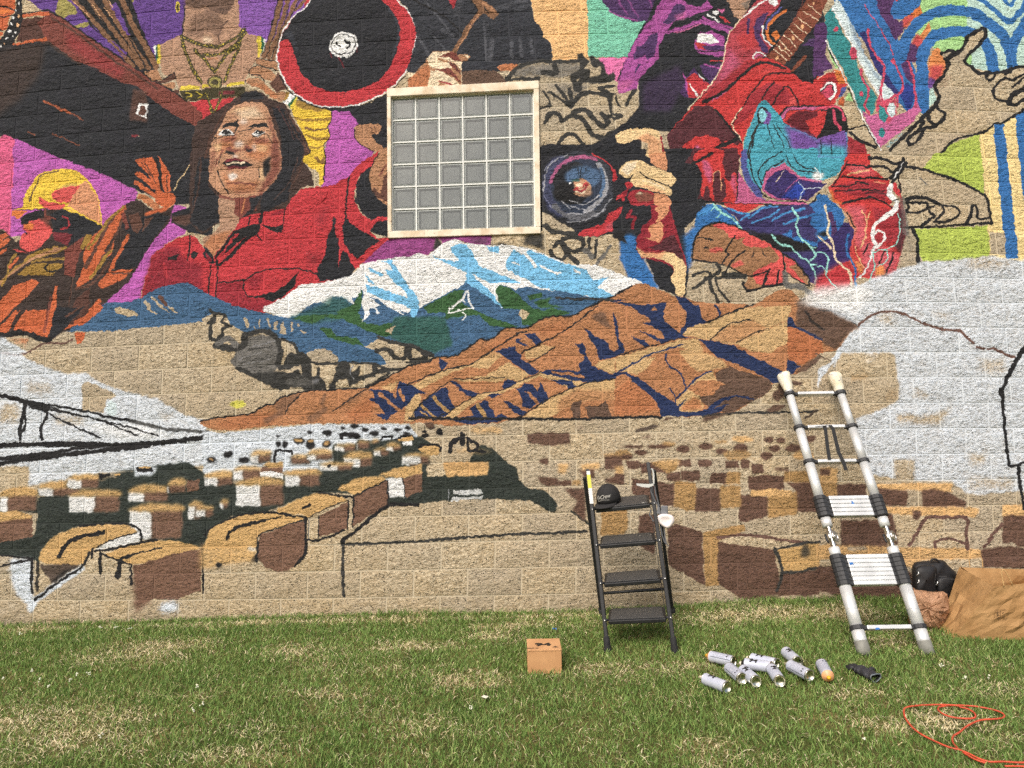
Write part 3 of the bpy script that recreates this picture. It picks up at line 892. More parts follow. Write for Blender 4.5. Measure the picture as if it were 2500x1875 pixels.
l blue 110 2070,560 2110,430 2270,160
l blue 44 1980,-30 2055,60 2120,-30
p navy2 430,350 480,340 590,540 720,800 860,1010 820,1080 700,900 560,640
p tl2 50,170 130,80 240,330 350,520 430,760 615,1060 600,1180 560,1230 500,1190 460,1230 350,980 240,740 110,500 60,350
p pale 130,70 190,-20 260,90 400,360 470,560 600,740 700,900 830,1040 700,1095 640,1030 480,780 340,480 200,220
p lbl ~20 @.5 270,110 400,360 500,620 700,920 600,820 400,480
l wht 14 130,80 330,450 450,700 640,1030 720,1200
p dblu 880,950 930,895 1000,915 1020,1010 965,1225 860,1040
p mpur 880,690 960,650 1030,860 1020,920 940,860
p pkm 455,1190 540,1240 640,1230 720,1300 820,1250 930,1215 1000,1150 1040,1050 1095,1190 1000,1320 650,1600 480,1260
p drip ~16 @.8 620,1060 760,1080 830,1060 840,1230 730,1340 630,1250
l drip 26 515,330 560,520 690,700 690,830 650,1020 620,1200
l drip 26 440,750 470,870 530,980 490,1130 540,1230
l drip 26 800,650 840,760 900,870 880,990 710,1095
l drip 24 950,660 1010,830 1020,1000 1040,1150
l drip 22 670,950 690,1120 740,1270
l drip 22 830,1040 850,1150
e drip 520,335 20,24
e drip 798,655 26,30
p tl2 640,1130 700,1170 732,1260 690,1325 650,1280
e pale 775,1190 46,84
e tl2 672,1430 34,54
e drip 175,318 24,26
e drip 362,575 42,66
e drip 445,1020 24,34
l drip 10 480,50 700,380 800,600
p gr2 70,430 110,500 210,750 160,740 90,540
k ink 16 75,440 110,560 210,750
p mpur -60,270 50,250 85,300 70,600 135,745 0,800 -60,840
p red2 -60,850 60,800 140,770 210,765 270,830 310,900 230,1000 150,1135 -60,1140
p oran 140,760 220,765 285,840 305,895 200,905 180,830
p wred ~10 60,860 160,820 200,1000 100,1100 0,1000
l crmw 8 -30,850 70,800 150,785
s drip 20,970 110,900 145,1000 95,1065
l wht 30 20,970 100,895 155,910 165,1000 115,1065
l ink 12 20,985 90,915 140,920 150,1000
p bpu 240,940 305,945 250,1030 200,1060
p ored 200,1090 270,1030 260,1140 200,1140
p gr2 290,1010 330,1000 360,1100 280,1090
k ink 14 310,960 370,1100 480,1330
p bare 280,1105 370,1100 490,1350 630,1590 660,1660 520,1660 300,1450
l ink 22 300,1390 400,1375 500,1355 620,1580
l ink 36 330,1430 420,1510 600,1590
p wred 300,1470 490,1560 520,1700 290,1700
p ink -20,1180 240,1160 290,1250 310,1420 0,1500 -20,1500
p red2 -20,1200 80,1190 40,1380 -20,1460
l drip 32 -20,1175 150,1150 230,1190 265,1290
l drip 34 140,1200 160,1290 225,1395
p prp -20,1500 270,1405 300,1700 -20,1700
p teal ~40 -20,1560 290,1580 300,1710 -20,1710
k ink 10 120,1500 130,1660
k ink 10 10,1520 20,1660
l wht 13 75,440 210,740 330,960 480,1290 655,1620
k teal 40 ~30 @.5 740,1590 900,1440
p bare 1325,600 1400,545 1500,560 1590,430 1760,300 1792,390 1590,620 1580,690 1700,770 1880,800 2212,725 2420,690 2420,1130 2212,1180 2000,1310 1870,1345 1800,1425 1400,1560 1260,1700 640,1700 900,1440 1180,1195 1260,1100 1235,950 1250,900 1350,780 1385,700 1350,650
p rd3 ~40 @.25 1290,900 1420,820 1430,900 1300,940
p mn2 ~10 1185,960 1235,950 1260,1080 1190,1150
l ink 40 1320,580 1400,540 1500,565 1575,460 1600,400 1720,330 1775,298 1795,330 1785,400 1700,510 1590,610 1575,680 1640,720 1720,790 1880,790 2010,770 2100,735 2300,710
l ink 60 1480,565 1380,640 1390,700
l ink 44 1350,640 1385,700 1330,830 1250,910 1285,1030 1250,1130 1160,1225 950,1430 760,1620
l ink 34 1805,800 1800,850 1860,855 1900,800
l ink 34 2000,800 2060,770
l ink 32 2240,790 2080,860 1990,845 1880,960 1895,1060 2050,1100
l ink 26 2085,940 2240,820
l ink 60 2050,1110 2090,1020 2240,950
l ink 44 2050,1115 2120,1130 2240,1040
l ink 40 1255,1135 1300,1200 1355,1225 1330,1290 1230,1370 1130,1385 1080,1490 990,1560 950,1520 980,1470 1060,1420 1120,1310
l ink 40 1165,1250 1190,1310 1230,1340
p lime 1270,1690 1400,1560 1720,1450 1740,1700
p crem 1720,1450 1850,1345 2000,1310 2100,1255 2212,1180 2420,1120 2420,1700 1740,1700
p blue 1870,1345 1985,1325 2025,1700 1905,1700
p blue 2105,1245 2240,1150 2420,1100 2420,1700 2150,1700
l ink 28 2300,1140 2212,1180 2000,1310 1870,1345 1790,1420 1700,1445 1450,1515 1350,1610 1260,1690
T E2
p lime 1260,-10 1745,-10 1785,440 1500,295 1100,170
p crem 1740,-10 2420,-10 2420,1180 2140,1160 2010,1130 1830,1110 1790,420
p blue 1900,-20 2020,-20 2145,1140 2012,1140
p blue 2140,-20 2420,-20 2420,700 2225,600 2180,350
p bare ~10 1830,850 1990,850 2005,1090 1840,1080
p lime 1000,815 1815,775 1835,1100 1600,1135 1100,1165 1060,950
p red2 250,110 300,0 500,-10 540,0 560,150 640,230 760,280 740,390 780,500 770,570 860,560 870,260 930,700 925,900 870,1090 820,1260 700,1320 600,1350 420,1320 330,1400 100,1290 240,1190 330,1150 330,1000 370,820 260,600 100,420 90,380 200,250
p wpk ~40 @.7 270,130 500,130 620,230 420,240
p wpk ~40 @.7 280,560 480,560 520,900 380,1050 350,800
p wpk ~50 @.7 430,950 600,950 800,1050 880,1100 800,1270 600,1340 450,1250
p wred ~24 560,560 850,640 880,900 720,980 600,700
p wred ~20 200,330 500,290 740,330 720,520 500,480 250,420
p mrn ~24 830,560 900,600 930,900 880,1080 800,1000 870,850
l ink 22 250,240 400,265 560,260 740,270
l ink 20 280,120 430,130 540,150
l ink 16 140,350 350,340 420,300 530,340
l ink 16 170,400 400,390 700,400
l ink 24 250,530 400,500 540,470
l ink 18 540,470 700,520 780,590
k ink 14 300,80 160,330
l mrn 20 ~8 480,430 620,420 740,450
l pch 20 ~8 300,220 420,200 540,180
l pch 16 ~8 @.7 600,300 700,320
p oran ~16 100,390 130,380 160,480 260,530 160,540 110,430
p lor ~24 250,560 310,640 390,780 370,920 330,1060 400,1300 320,1180 360,880
k ink 16 290,640 380,790
l ink 18 640,1180 690,1080 720,1040
l ink 18 690,1320 770,1150 800,1060
l ink 16 470,1080 500,1010 540,980
p ogr ~16 600,1230 690,1200 700,1300 600,1340
p ogr ~16 380,1150 450,1180 460,1290 400,1270
p blue -30,440 80,455 160,530 240,590 265,680 245,840 180,870 150,910 -30,980
l dpu 50 120,650 155,800 140,930
p nvp -30,960 100,920 250,760 300,740 375,820 330,1010 330,1150 240,1195 100,1265 -30,1230
p ink ~16 -30,880 60,830 90,900
p red ~50 -40,1330 100,1260 250,1180 350,1190 400,1300 350,1400 200,1480 -40,1560
p bare 560,40 690,50 780,105 890,105 770,270 640,230 550,140
p bare 900,140 1090,165 1300,230 1500,300 1760,430 1800,440 1850,740 1400,770 940,800 930,700 870,400 870,220
l ink 40 535,45 690,55 780,100 890,105
l ink 34 535,130 690,145 770,190 830,190
l ink 34 920,140 1090,165 1300,230 1500,300 1760,430
l ink 28 1790,430 1825,560 1855,745
l ink 28 1850,750 1400,775 930,802
k sgr 16 ~8 1080,250 1150,330
k ink 50 910,60 840,160 780,260
k ink 40 930,105 850,220 790,310
k wht 9 905,95 800,270
p red 800,310 830,320 870,430 850,480 790,380
k ink 20 850,220 870,420
l wht 60 770,345 755,430 800,490
l wht 50 810,480 835,560 780,640
l wht 46 790,620 690,690 600,770 580,840 575,930 620,1000
l wht 26 590,870 640,830 700,860 690,930 640,990
e wred 640,910 50,54
l ink 10 780,520 850,490
k wht 26 ~10 600,990 560,1060
l crmw 26 60,560 75,640 105,740 80,850 140,980 180,1140 260,1230 330,1310 345,1540
l crmw 18 -20,890 70,960 120,1030
l cyn 14 840,650 870,760 840,940 740,1020 640,1040 570,1080 590,1200 540,1380
l cyn 12 700,1040 740,1060 720,1150 620,1220
l wht 20 565,1050 530,1180 480,1270 440,1330
l pch 16 450,610 505,720 505,800 490,900 440,1020
k pch 14 540,620 510,730
l pch 14 380,1000 430,1130 470,1230
l blue 24 310,870 290,1000 320,1120 380,1250 390,1460
l cyn 14 -20,1210 50,1230 80,1330 160,1420 230,1500
l cyn 20 -20,1060 60,1080 95,1160 70,1290
p sgr ~40 @.4 940,850 1000,850 1010,1160 960,1180
l ink 40 1000,820 1050,920 1060,1030 1060,1165
l sgr 70 ~30 @.7 890,500 920,700 930,850
l ink 40 935,500 1000,475 1150,480 1290,540
l ink 28 940,525 1130,530 1180,550
l ink 30 945,545 965,580 940,625 1050,632 1240,560
l ink 34 1165,570 1180,620 1235,670 1170,720 1110,775
l ink 28 1320,560 1330,630 1240,740 1440,705 1495,625 1450,570 1320,550
l ink 34 1585,760 1630,660 1645,570 1685,560 1700,660 1730,710 1840,690
T A2
s mtn 1060,1690 1200,1610 1420,1590 1560,1530 1680,1460 1850,1415 2000,1400 2120,1440 2260,1520 2600,1700 2260,1800 1290,1900 900,1860
T A3
p mtn 720,258 860,165 1080,0 1150,-60 2260,-60 2260,115 1280,155 1275,255
p ored 810,270 935,262 880,390 830,390
p bare ~20 700,256 780,270 760,340 600,320
k ored 70 860,165 1080,10
k ored 44 ~6 700,215 900,130
p blk 600,0 920,0 800,130 720,210 600,320 530,350 560,200
k hdk 30 720,100 880,-10
k brn 34 760,170 930,50
l ink 54 -60,300 60,300 180,265 260,275 360,300 440,340 550,350
p lor ~20 @.5 110,330 330,330 300,380 180,400
p hor ~20 @.5 200,320 330,340 270,440
l brl 22 ~6 780,340 700,390 500,385 430,410 340,470
l brl 24 -60,480 40,490 210,505 330,480
p whp ~14 @.78 -120,310 60,330 180,410 300,480 230,500 300,560 500,640 700,710 920,705 1100,810 1300,890 1500,935 1700,985 2000,1160 2240,1220 2240,1700 1500,1760 900,1800 700,1860 300,1930 310,1720 -120,1720
p bare ~8 890,830 960,800 1225,925 1245,960 1140,1000 1130,1145 890,1100
p bare ~70 @.5 280,820 560,820 560,920 300,930
p bare ~70 @.6 30,1020 200,1060 230,1230 -30,1250
p bare ~60 @.5 560,1170 900,1170 900,1260 620,1280
p bare ~60 @.4 1700,1130 1900,1140 1800,1240
p bare ~60 @.5 -60,1700 300,1730 310,2000 -60,2000
p wht ~40 @.6 900,1260 1500,1260 1900,1400 1300,1420
e pale ~10 1205,1090 60,90
e bare 1360,48 130,38 12
p bare 1590,-10 1610,0 1700,75 1690,82 1580,10
p bare 1720,-10 1760,0 1840,60 1780,30
k bare 18 1830,-10 1900,48
k bare 40 1570,-60 1610,-10
k bare 26 1640,-110 1760,0
k hdk 40 ~10 1720,-120 1800,-30
k ink 50 -60,930 250,1005 520,1070
p ink 250,1000 500,1040 555,1085 510,1145 300,1065
l ink 26 ~6 530,1050 900,1110 1200,1190 1450,1225
l skt 34 ~18 @.8 1400,1220 1800,1310 2240,1340
l ink 20 ~5 550,1100 1000,1195 1250,1280 1480,1385
l ink 18 ~4 540,1150 800,1280 1080,1410
l ink 16 ~6 540,1075 900,1170 1300,1265 1700,1385
l ink 44 270,1020 265,1130 225,1260 215,1430
l ink 26 275,1160 280,1260 245,1340
l ink 34 510,1120 495,1200 445,1290 460,1430
l ink 54 -60,1490 400,1480 900,1470 1300,1485 1800,1455 2240,1395
l ink 40 ~8 -60,1640 450,1580 900,1510 1200,1490
l ink 50 ~8 -60,1700 200,1650 600,1600 1100,1545 1600,1490
T B2
s snow 600,1680 760,1600 900,1510 1050,1405 1200,1400 1400,1360 1600,1300 1700,1190 1870,1150 2060,1120 2212,1100 2310,1070 2410,1090 2540,990 2700,920 2850,975 3400,1000 3720,1100 3940,1190 4212,1200 4424,1270 4520,1310 4720,1405 4424,1540 4200,1640 3600,1640 2600,1800 1400,1760 880,1780 760,1740
p crm ~8 350,1650 640,1640 620,1690 540,1705
p ice 1720,1285 1760,1380 1880,1450 2212,1560 2212,1650 1960,1580 1750,1490 1728,1410 1850,1440
p ice 1770,1230 1930,1300 1910,1335 1790,1275
p ice 1890,1160 2010,1150 2080,1250 2200,1430 2212,1520 2050,1390 1940,1255 2030,1270 1990,1180
T C2
p ice 440,1010 590,970 640,1010 710,1130 740,1210 940,1285 1150,1370 1210,1392 870,1392 660,1290 880,1500 1000,1650 900,1620 700,1450 600,1410 610,1290 400,1180 210,1090 350,1140 520,1162 525,1130 450,1060
p ice 820,995 970,1000 955,1072 870,1050
p ice 1040,1150 1120,1035 1200,1100 1290,1035 1420,1080 1650,1180 1760,1200 1900,1260 1980,1365 2145,1325 2025,1445 2212,1530 2150,1560 2000,1570 1900,1530 1750,1550 1600,1490 1400,1445 1250,1350 1040,1245
k snow 34 1230,1060 1360,1215
p snow 1400,1195 1560,1270 1645,1280 1600,1312 1440,1245
p snow 1755,1225 1830,1260 1845,1300 1790,1285
k snow 18 1100,1170 1190,1195
p snow 870,1392 1210,1392 1400,1445 1530,1465 1400,1470 1100,1440 880,1430
p ice -30,1430 30,1470 95,1560 105,1680 -30,1660
T B3
p mtn 340,-20 550,45 760,82 900,110 1000,80 1100,0 1180,-40 1260,-55 1350,-10 1370,-110 1480,-120 1560,-50 1610,-20 1590,-120 1650,-110 1690,-210 1712,-150 1690,-40 1760,20 1900,-20 1770,-120 1880,-80 1990,0 2200,60 2260,20 2320,0 2500,-100 2750,-220 2830,-270 2920,-210 3060,-110 3210,10 3200,-20 3130,-180 3180,-240 3270,-230 3350,-190 3470,-220 3620,-190 3920,-160 4200,-100 4430,-110 4430,0 4200,60 3960,100 3710,110 3540,220 3270,230 3080,360 2960,350 2850,440 2700,520 2460,530 2340,480 2212,410 2000,370 1880,330 1730,420 1850,470 1980,600 1900,620 1420,600 1180,600 1010,480 960,390 830,345 780,305 650,245 430,265 290,190 230,100 -20,110 -20,-30
s bare 1100,500 1180,460 1300,450 1420,520 1420,600 1180,600
p bare 1740,420 1850,460 1960,590 1990,660 2240,640 2240,400 1900,330 1890,370 1950,440
p tgr ~30 @.8 900,110 1200,0 1360,-110 1500,-110 1640,60 1500,130 1150,180 1000,130
p mgr 950,110 1200,70 1450,80 1420,40 1600,-30 1690,-200 1700,-50 1650,60 1720,160 1880,200 2020,170 2060,120 2212,220 2212,330 1900,300 1700,230 1500,130 1300,110 1150,180
p tgr ~20 2040,100 2700,100 2900,200 2700,400 2480,500 2240,420 2000,330
p mtn ~20 2600,120 3150,140 3080,330 2850,420 2700,480 2650,300
p mgr 1230,220 1350,215 1420,310 1640,330 1730,420 1500,380 1330,320
p mgr 2360,0 2500,-90 2740,-190 2800,-190 2760,-60 2860,0 2930,40 3160,130 3400,200 3260,220 3080,200 2950,70 2770,100 2600,120 2600,60 2400,60
p mtn ~10 2800,-180 2960,-180 3120,0 2950,0 3000,40 2850,-30
p mgr 3130,-180 3180,-235 3270,-225 3370,-150 3500,-20 3540,20 3230,10 3200,-20
p mgr 3480,-130 3640,-150 3640,-100 3500,-80
p mgr 3480,0 3660,30 3750,0 3950,60 3820,90 3560,210 3420,180 3400,30
p mgr ~10 3560,-60 3740,-110 3700,-40 3880,0 3600,0
k snow 14 2640,0 2630,60 2690,50 2780,20 2900,0
l snow 14 2780,50 2820,90 2780,130
k snow 24 2820,-180 2780,-80 2660,10
k snow 20 2840,-180 2850,-60 2900,10
k snow 12 2760,-80 2800,-60
p snow 1690,-60 1790,-20 1770,80 1700,165 1722,60
k snow 24 1810,-20 1870,55
k snow 18 2010,0 2150,75
p ice 2212,10 2310,0 2270,115 2230,90
p bare 3400,20 3430,10 3500,60 3440,140 3390,80
p bare 1940,250 2060,190 2010,290
k bare 34 435,115 468,215
k bare 14 592,130 582,210
k bare 24 685,120 697,215
k bare 34 768,165 762,230
p bare 850,145 890,295 803,270
k bare 24 940,165 938,250
e bare 1010,195 12,16
k bare 16 1040,250 1080,275
k bare 14 540,210 545,240
p bare -30,120 100,60 230,100 260,180 440,270 640,260 780,320 820,480 860,380 960,400 1000,480 900,640 800,640 300,600 -30,480
s sgr ~20 300,540 450,330 640,300 770,310 810,400 800,640 620,740 400,680 290,600
k lgr 10 ~10 @.5 360,560 620,480
k lgr 10 ~10 @.5 400,620 700,560
k skt 14 ~10 @.7 380,600 760,520
k skt 14 ~10 @.7 430,660 780,610
k lgr 12 ~10 @.5 520,420 760,360
k skt 16 ~10 @.7 480,460 780,420
l skt 56 ~14 440,290 640,255 770,320 820,470 790,610
l skt 80 ~20 120,410 300,440 420,400 440,300
l sgr 70 ~20 140,380 250,330 330,400
l skt 36 ~8 65,170 70,340 180,310 200,230 290,205
l skt 40 ~10 60,30 100,80 90,160 40,170
l skt 34 ~10 90,60 220,80 190,160 280,200
e skt ~10 90,140 40,44
l skt 100 ~14 900,620 930,540 1040,560 1100,640 1100,760
l skt 60 ~12 820,650 920,620 1000,610
l skt 44 ~12 340,650 520,730 750,850 900,870
s skt ~14 540,720 850,690 1000,740 1250,760 1290,870 1110,920 1030,860 880,870 740,840
e sgr ~14 @.6 1030,800 160,50
e lgr ~14 @.5 1200,790 50,30
l skt 50 ~8 850,720 960,730 990,690 1030,745
l skt 40 ~8 1225,660 1225,740 1130,760
l skt 30 ~8 1220,740 1270,800 1300,870
l skt 30 ~5 830,345 960,390 1010,480 1080,510 1180,600 1420,600 1800,605 1990,670 2240,640
s skt ~8 1430,620 1560,615 1600,700 1650,630 1690,640 1650,780 1600,800 1560,860 1540,780 1440,790 1400,870 1340,870 1400,740
l lgr 8 1600,630 1570,700 1620,790
l skt 54 ~10 1990,670 1860,690 1830,640
l skt 44 ~14 1820,720 1700,760 1590,810
l skt 26 ~8 2000,700 1850,800 1740,850
l skt 46 ~8 1850,460 1990,460 2050,540 2160,540 2175,440
l skt 40 ~10 1880,320 2000,370 2212,410 2350,470 2460,520
l skt 50 ~8 2212,440 2230,560 2390,540 2350,490
l skt 26 ~6 2180,600 2400,570 2480,550
e lyl ~16 @.8 355,1045 90,44
T C3
s hill -2260,1230 -2080,1185 -1730,1140 -1570,1055 -1470,1040 -1380,970 -1180,915 -1080,900 -710,870 -470,860 -210,730 0,625 230,570 300,530 480,520 640,430 760,340 860,350 1050,220 1240,220 1500,100 1740,95 1900,10 2212,-130 2390,-230 2510,-260 2630,-220 2850,-120 2930,-120 3110,-60 3610,-40 3710,-20 3910,-150 4080,-200 4210,-100 4424,20 4580,70 4680,140 4860,210 4770,270 4630,440 4530,470 4424,500 4212,700 4090,730 3910,830 3900,870 3810,960 3710,1010 3490,1130 3110,1180 2710,1170 2212,1195 1740,1205 1200,1200 1000,1235 600,1270 300,1270 130,1245 0,1250 -1080,1255 -1380,1275 -1610,1285 -2010,1330 -2212,1290
p htan -20,860 300,700 620,620 760,550 900,460 1000,520 840,660 620,640 450,700 300,790 60,900
p htan 620,740 820,740 1060,590 1300,720 1170,810 1100,770 1000,760 800,770
p htan 480,780 1030,750 1000,800 600,800
p htan 250,1210 680,970 760,930 1000,890 1160,815 1420,700 1750,760 1900,820 1720,880 1600,800 1400,740 1250,810 1000,930 850,960 650,1040 500,1180
p htan 1200,1195 1500,985 1720,885 1900,825 2212,770 2212,1000 1950,1000 1700,1080 1500,1190
p hill ~30 @.7 1600,1000 1800,880 2212,900 2212,1180 1600,1190
p htan 60,820 130,1000 40,1220 -60,1230 -40,1050
p htan 2040,580 2212,545 2212,730 2000,640
p htan @.9 1240,470 1430,400 1560,420 1400,540 1250,560
p hor ~60 @.4 700,500 1000,320 1150,300 950,520
p hor ~60 @.4 1350,230 1700,130 1700,260 1450,330
p hdr ~20 @.8 1960,100 2050,40 2110,60 2150,180 2212,230 2100,210
p hdr 1730,1090 1770,1030 1850,1005 1840,1185 1760,1185
p hdr 1890,1065 2050,1050 2120,995 2180,1185 1930,1190
p hdr ~30 @.6 -1470,1050 -1380,980 -1180,920 -1260,1020 -1400,1180
p hor ~40 @.6 -2100,1250 -1700,1150 -1400,1150 -1500,1270 -2000,1310
p hdr ~20 @.6 -1600,1210 -1420,1130 -1360,1150 -1540,1260
p hdr ~20 @.5 -1120,1180 -900,1060 -880,1100 -1060,1260
p hdr ~20 @.6 -930,920 -900,930 -920,1060 -970,1040
p hdr ~24 @.5 -720,1030 -500,890 -470,880 -600,1010
p hor ~40 @.6 -700,1150 -470,980 -350,980 -420,1180 -600,1240
p htan ~8 @.9 -320,850 -130,800 -150,860 -200,900
p navy -120,800 0,825 60,860 180,920 60,935 0,1030 -92,1110 -150,1125 -250,1215 -380,1140 -260,1160 -340,1050 -440,990 -380,970 -390,920 -450,882 -250,880 -190,920 -150,980
k hill 32 -330,930 -110,1110
k hill 34 -110,890 -70,1000
p navy 318,545 412,600 340,692 325,620
p navy 915,470 1080,430 1140,430 1130,470 1215,500 1200,560 1280,600 1390,690 1310,730 1080,570 980,500
p navy 1225,285 1350,275 1425,370 1380,412 1300,340
p navy 1150,345 1210,330 1175,360 1280,412 1230,412 1150,372
p navy 1875,210 1960,270 2000,320 2100,340 2140,390 2150,450 2270,500 2270,520 2040,572 2020,450 1920,290
p navy 1780,390 1870,382 1900,440 1902,520 1942,570 1962,630 2212,740 2240,760 1930,812 1740,780 1650,760 1400,705 1480,680 1620,665 1830,700 1850,680 1820,620 1870,570 1890,520 1820,480 1840,440
k hill 30 1540,700 1720,715 1880,755
p navy 1510,775 1740,790 1760,830 1815,840 1720,888 1700,850
k navy 12 1740,760 1760,830
p navy 1020,780 1080,762 1165,820 1020,882 1000,840
p navy 430,790 470,790 600,880 745,930 680,972 540,890
p navy 50,1120 150,1000 250,930 380,858 432,890 420,960 482,1080 380,1172 260,1195 55,1195
k gol2 38 255,970 350,1080 430,1130
k gol2 28 130,1060 280,1190
k gol2 16 120,1120 200,1190
p navy 835,955 900,933 1005,945 900,968
p navy 465,1215 560,1180 690,1170 650,1090 700,1040 800,1000 855,1010 850,1060 912,1120 920,1172 1000,1143 1085,1190 900,1240 620,1262
k gol2 46 735,1050 790,1130 825,1195
p hill 600,1160 640,1110 680,1170
p navy 1010,1008 1060,1010 1265,1130 1200,1172 1100,1100
p navy 1135,872 1200,868 1240,818 1312,820 1380,902 1410,805 1452,880 1505,970 1440,1043 1390,1030 1300,920 1235,900 1362,1040 1310,1092 1220,1060 1195,930
l ink 16 ~4 2030,-20 1720,220 1420,385 1210,485
l ink 16 ~4 -20,830 300,700 620,622 760,550 900,450 1150,290 1260,250
l ink 10 ~4 480,775 780,765 1030,750
l ink 12 ~4 40,1225 50,1120 250,925 430,800
l ink 10 ~4 260,1215 680,972 760,932 1000,890 1160,812 1420,692
l ink 13 ~4 1180,1195 1500,982 1720,882 1900,820 2212,762
l ink 12 ~6 1560,430 1400,540 1290,590
l ink 18 ~5 -2260,1225 -2080,1190 -1730,1145 -1570,1055 -1470,1040 -1380,970 -1180,915 -1080,900 -710,870 -470,860 -210,735 0,625 230,575 300,530 480,520 640,430 760,340 860,350 1050,220 1240,225 1500,100 1740,95 1900,10 2212,-130 2390,-230
l ink 12 ~5 -1350,1140 -1260,1010 -1170,935
l ink 13 ~6 -830,1120 -600,960 -470,885
T D3
p htan 725,285 800,210 1000,165 1180,90 1420,0 1900,-20 1875,130 1650,230 1300,405 1040,350 900,330
p hill ~20 @.6 1040,340 1200,210 1480,130 1650,220 1300,390
p htan 1310,400 1560,280 1870,140 1860,380 1700,480 1500,480
p hill ~20 @.7 1400,440 1600,500 1860,500 1860,690 1600,560
p htan 0,540 400,430 750,340 900,335 960,470 860,460 640,430 400,520 150,640 20,700
p htan ~10 @.9 690,470 850,430 1150,560 1220,640 900,700 780,600
p htan ~10 60,690 300,560 440,530 370,640 250,730
p htan 780,870 920,740 1060,690 1100,780 1190,840 1130,780 900,790
p htan 670,1010 780,880 910,950 940,990 960,1090 900,1120 700,1120 680,1080
p hor ~14 @.7 720,1060 860,960 930,1000 940,1100 720,1110
p hor ~20 @.6 0,900 150,770 400,940 490,1100 200,1160 0,1160
p hdr 1090,700 1130,670 1240,640 1640,770 1690,800 1695,870 1600,960 1500,1010 1250,1140 1030,1090 945,1020 910,950 1050,950 1130,860 1195,840 1100,780
p hill ~8 @.8 1040,1090 1130,990 1300,960 1160,1010
p navy -170,-90 150,-80 260,-20 560,-60 540,0 520,100 545,160 700,272 760,190 775,-30 900,-20 950,130 1015,160 800,210 725,290 800,320 930,340 1090,370 1280,410 1500,530 1830,700 1900,740 1760,810 1700,815 1640,760 1300,600 1100,530 940,370 880,330 720,320 500,385 440,345 530,335 490,250 280,150 380,165 380,110 280,80 190,-10 -20,-60
p hill 380,25 430,-10 475,20 420,40
p navy 250,250 420,300 510,360 440,350
p navy 180,310 320,360 400,425 320,425
p hill 200,-190 300,-100 290,-20 260,-40 -10,-60 140,-80
p navy -20,40 30,130 50,330 115,440 115,485 -20,530 -20,500 40,440 10,300
p navy 640,-130 760,-100 890,0 940,100 780,60
p navy 150,720 270,760 450,900 650,1020 680,1050 775,985 700,1065 690,1120 940,1120 1010,1080 1130,990 1300,938 1520,985 1500,1000 1300,960 1180,1010 1050,1095 1240,1040 1130,1130 960,1175 500,1172 490,1100 430,990 200,800
l navy 18 -20,730 30,700 400,500 740,400
l navy 18 560,500 555,570 600,640 720,720 770,880
l navy 17 1040,690 900,750 850,790 770,885 670,980 668,1030
l navy 14 590,870 670,975
l navy 30 -20,735 100,710 200,760
k navy 24 1090,-20 1130,60 1118,105
p hor 1870,195 1980,240 2240,370 2240,490 2010,620 1880,560 1860,400
p navy 1875,105 1910,105 1960,190 2240,320 2240,365 1980,235 1868,195
p navy 1860,548 1920,580 2005,630 1900,725 1862,705
l ink 14 1030,350 1200,200 1300,160 1480,125
l ink 10 ~4 1310,390 1500,280 1660,230
l ink 10 ~4 0,530 440,400 750,322
p hdr ~14 1960,-60 2110,-130 2212,-70 2460,70 2640,210 2540,260 2390,450 2280,400 2200,310 1960,190
l ink 30 ~12 @.7 2060,40 2150,170 2250,230
l ink 14 ~4 2212,20 2460,75 2640,210
l ink 18 ~6 1000,160 1420,-10 1500,-30
p hdr ~16 @.9 2000,640 2200,520 2240,540 2070,690 1950,700
l skt 22 ~6 -640,-100 -20,-80
l ink 30 ~10 -2212,1190 -1500,1200 -1000,1200 -470,1205 0,1190 500,1180
l skt 22 ~8 940,1180 1280,1135 1840,1130 2180,1120
p hdr ~16 @.9 940,1240 970,1180 1270,1130 1100,1200
p hdr ~12 @.9 500,1240 560,1190 680,1180
e hdr ~14 1740,1085 105,36 -14
e tri ~14 350,1305 140,26 -14
e brl ~14 @.7 340,1395 50,20 -14
l tri 20 ~8 2050,1200 2180,1110
e hdr ~14 1760,950 60,60
e hdr ~14 1940,810 100,20 8
e hdr ~14 1800,870 50,70
T E3
p whp ~14 @.74 430,195 340,255 200,460 130,700 250,490 800,490 830,700 855,1000 680,1090 370,1195 440,1450 500,1700 540,1800 1000,1870 1430,1880 1570,2000 1680,2020 2420,1960 2420,-560 2100,-500 1900,-560 1100,-490 820,-410 600,-330 200,-140 -160,-30 60,10 250,120
p wht ~60 @.9 -250,-60 0,-230 400,-260 600,-160 400,60 60,0
p bare ~50 @.5 1600,-530 2050,-520 2000,-420 1600,-420
p bare ~60 @.45 640,70 800,60 800,180 660,190
p bare ~60 @.4 1200,60 1400,60 1350,150
p bare ~40 @.7 830,1160 1200,1170 1430,1060 1300,1260 830,1240
p bare ~50 @.4 1060,860 1200,960 1000,1000
p bare ~60 @.4 1700,560 2000,560 2000,720 1740,700
p bare ~60 @.5 1500,600 1400,700
p whp ~12 @.8 -20,900 -20,660 100,600 210,430 350,250 340,330 250,480 130,620 20,770
p bare ~60 @.5 1600,1580 1820,1560 1760,1700 1640,1700
p bare ~24 @.85 810,1640 1020,1650 1010,1860 810,1860
p bare ~60 @.5 1600,1840 2100,1840 2080,1960 1620,1960
l brl 26 420,190 520,110 620,60 800,45 950,90 1090,160
l brl 30 1120,170 1220,200 1400,245 1520,250 1580,320 1650,390
l brl 28 1690,420 1780,440
l brl 28 1820,445 1880,440 1960,480 2100,540
p gol2 ~16 @.5 340,720 520,710 510,780 340,790
p gol2 ~40 @.4 700,900 850,880 830,1010 680,1020
e wht ~40 @.3 560,540 60,60
l hdr 14 ~8 -40,500 100,570
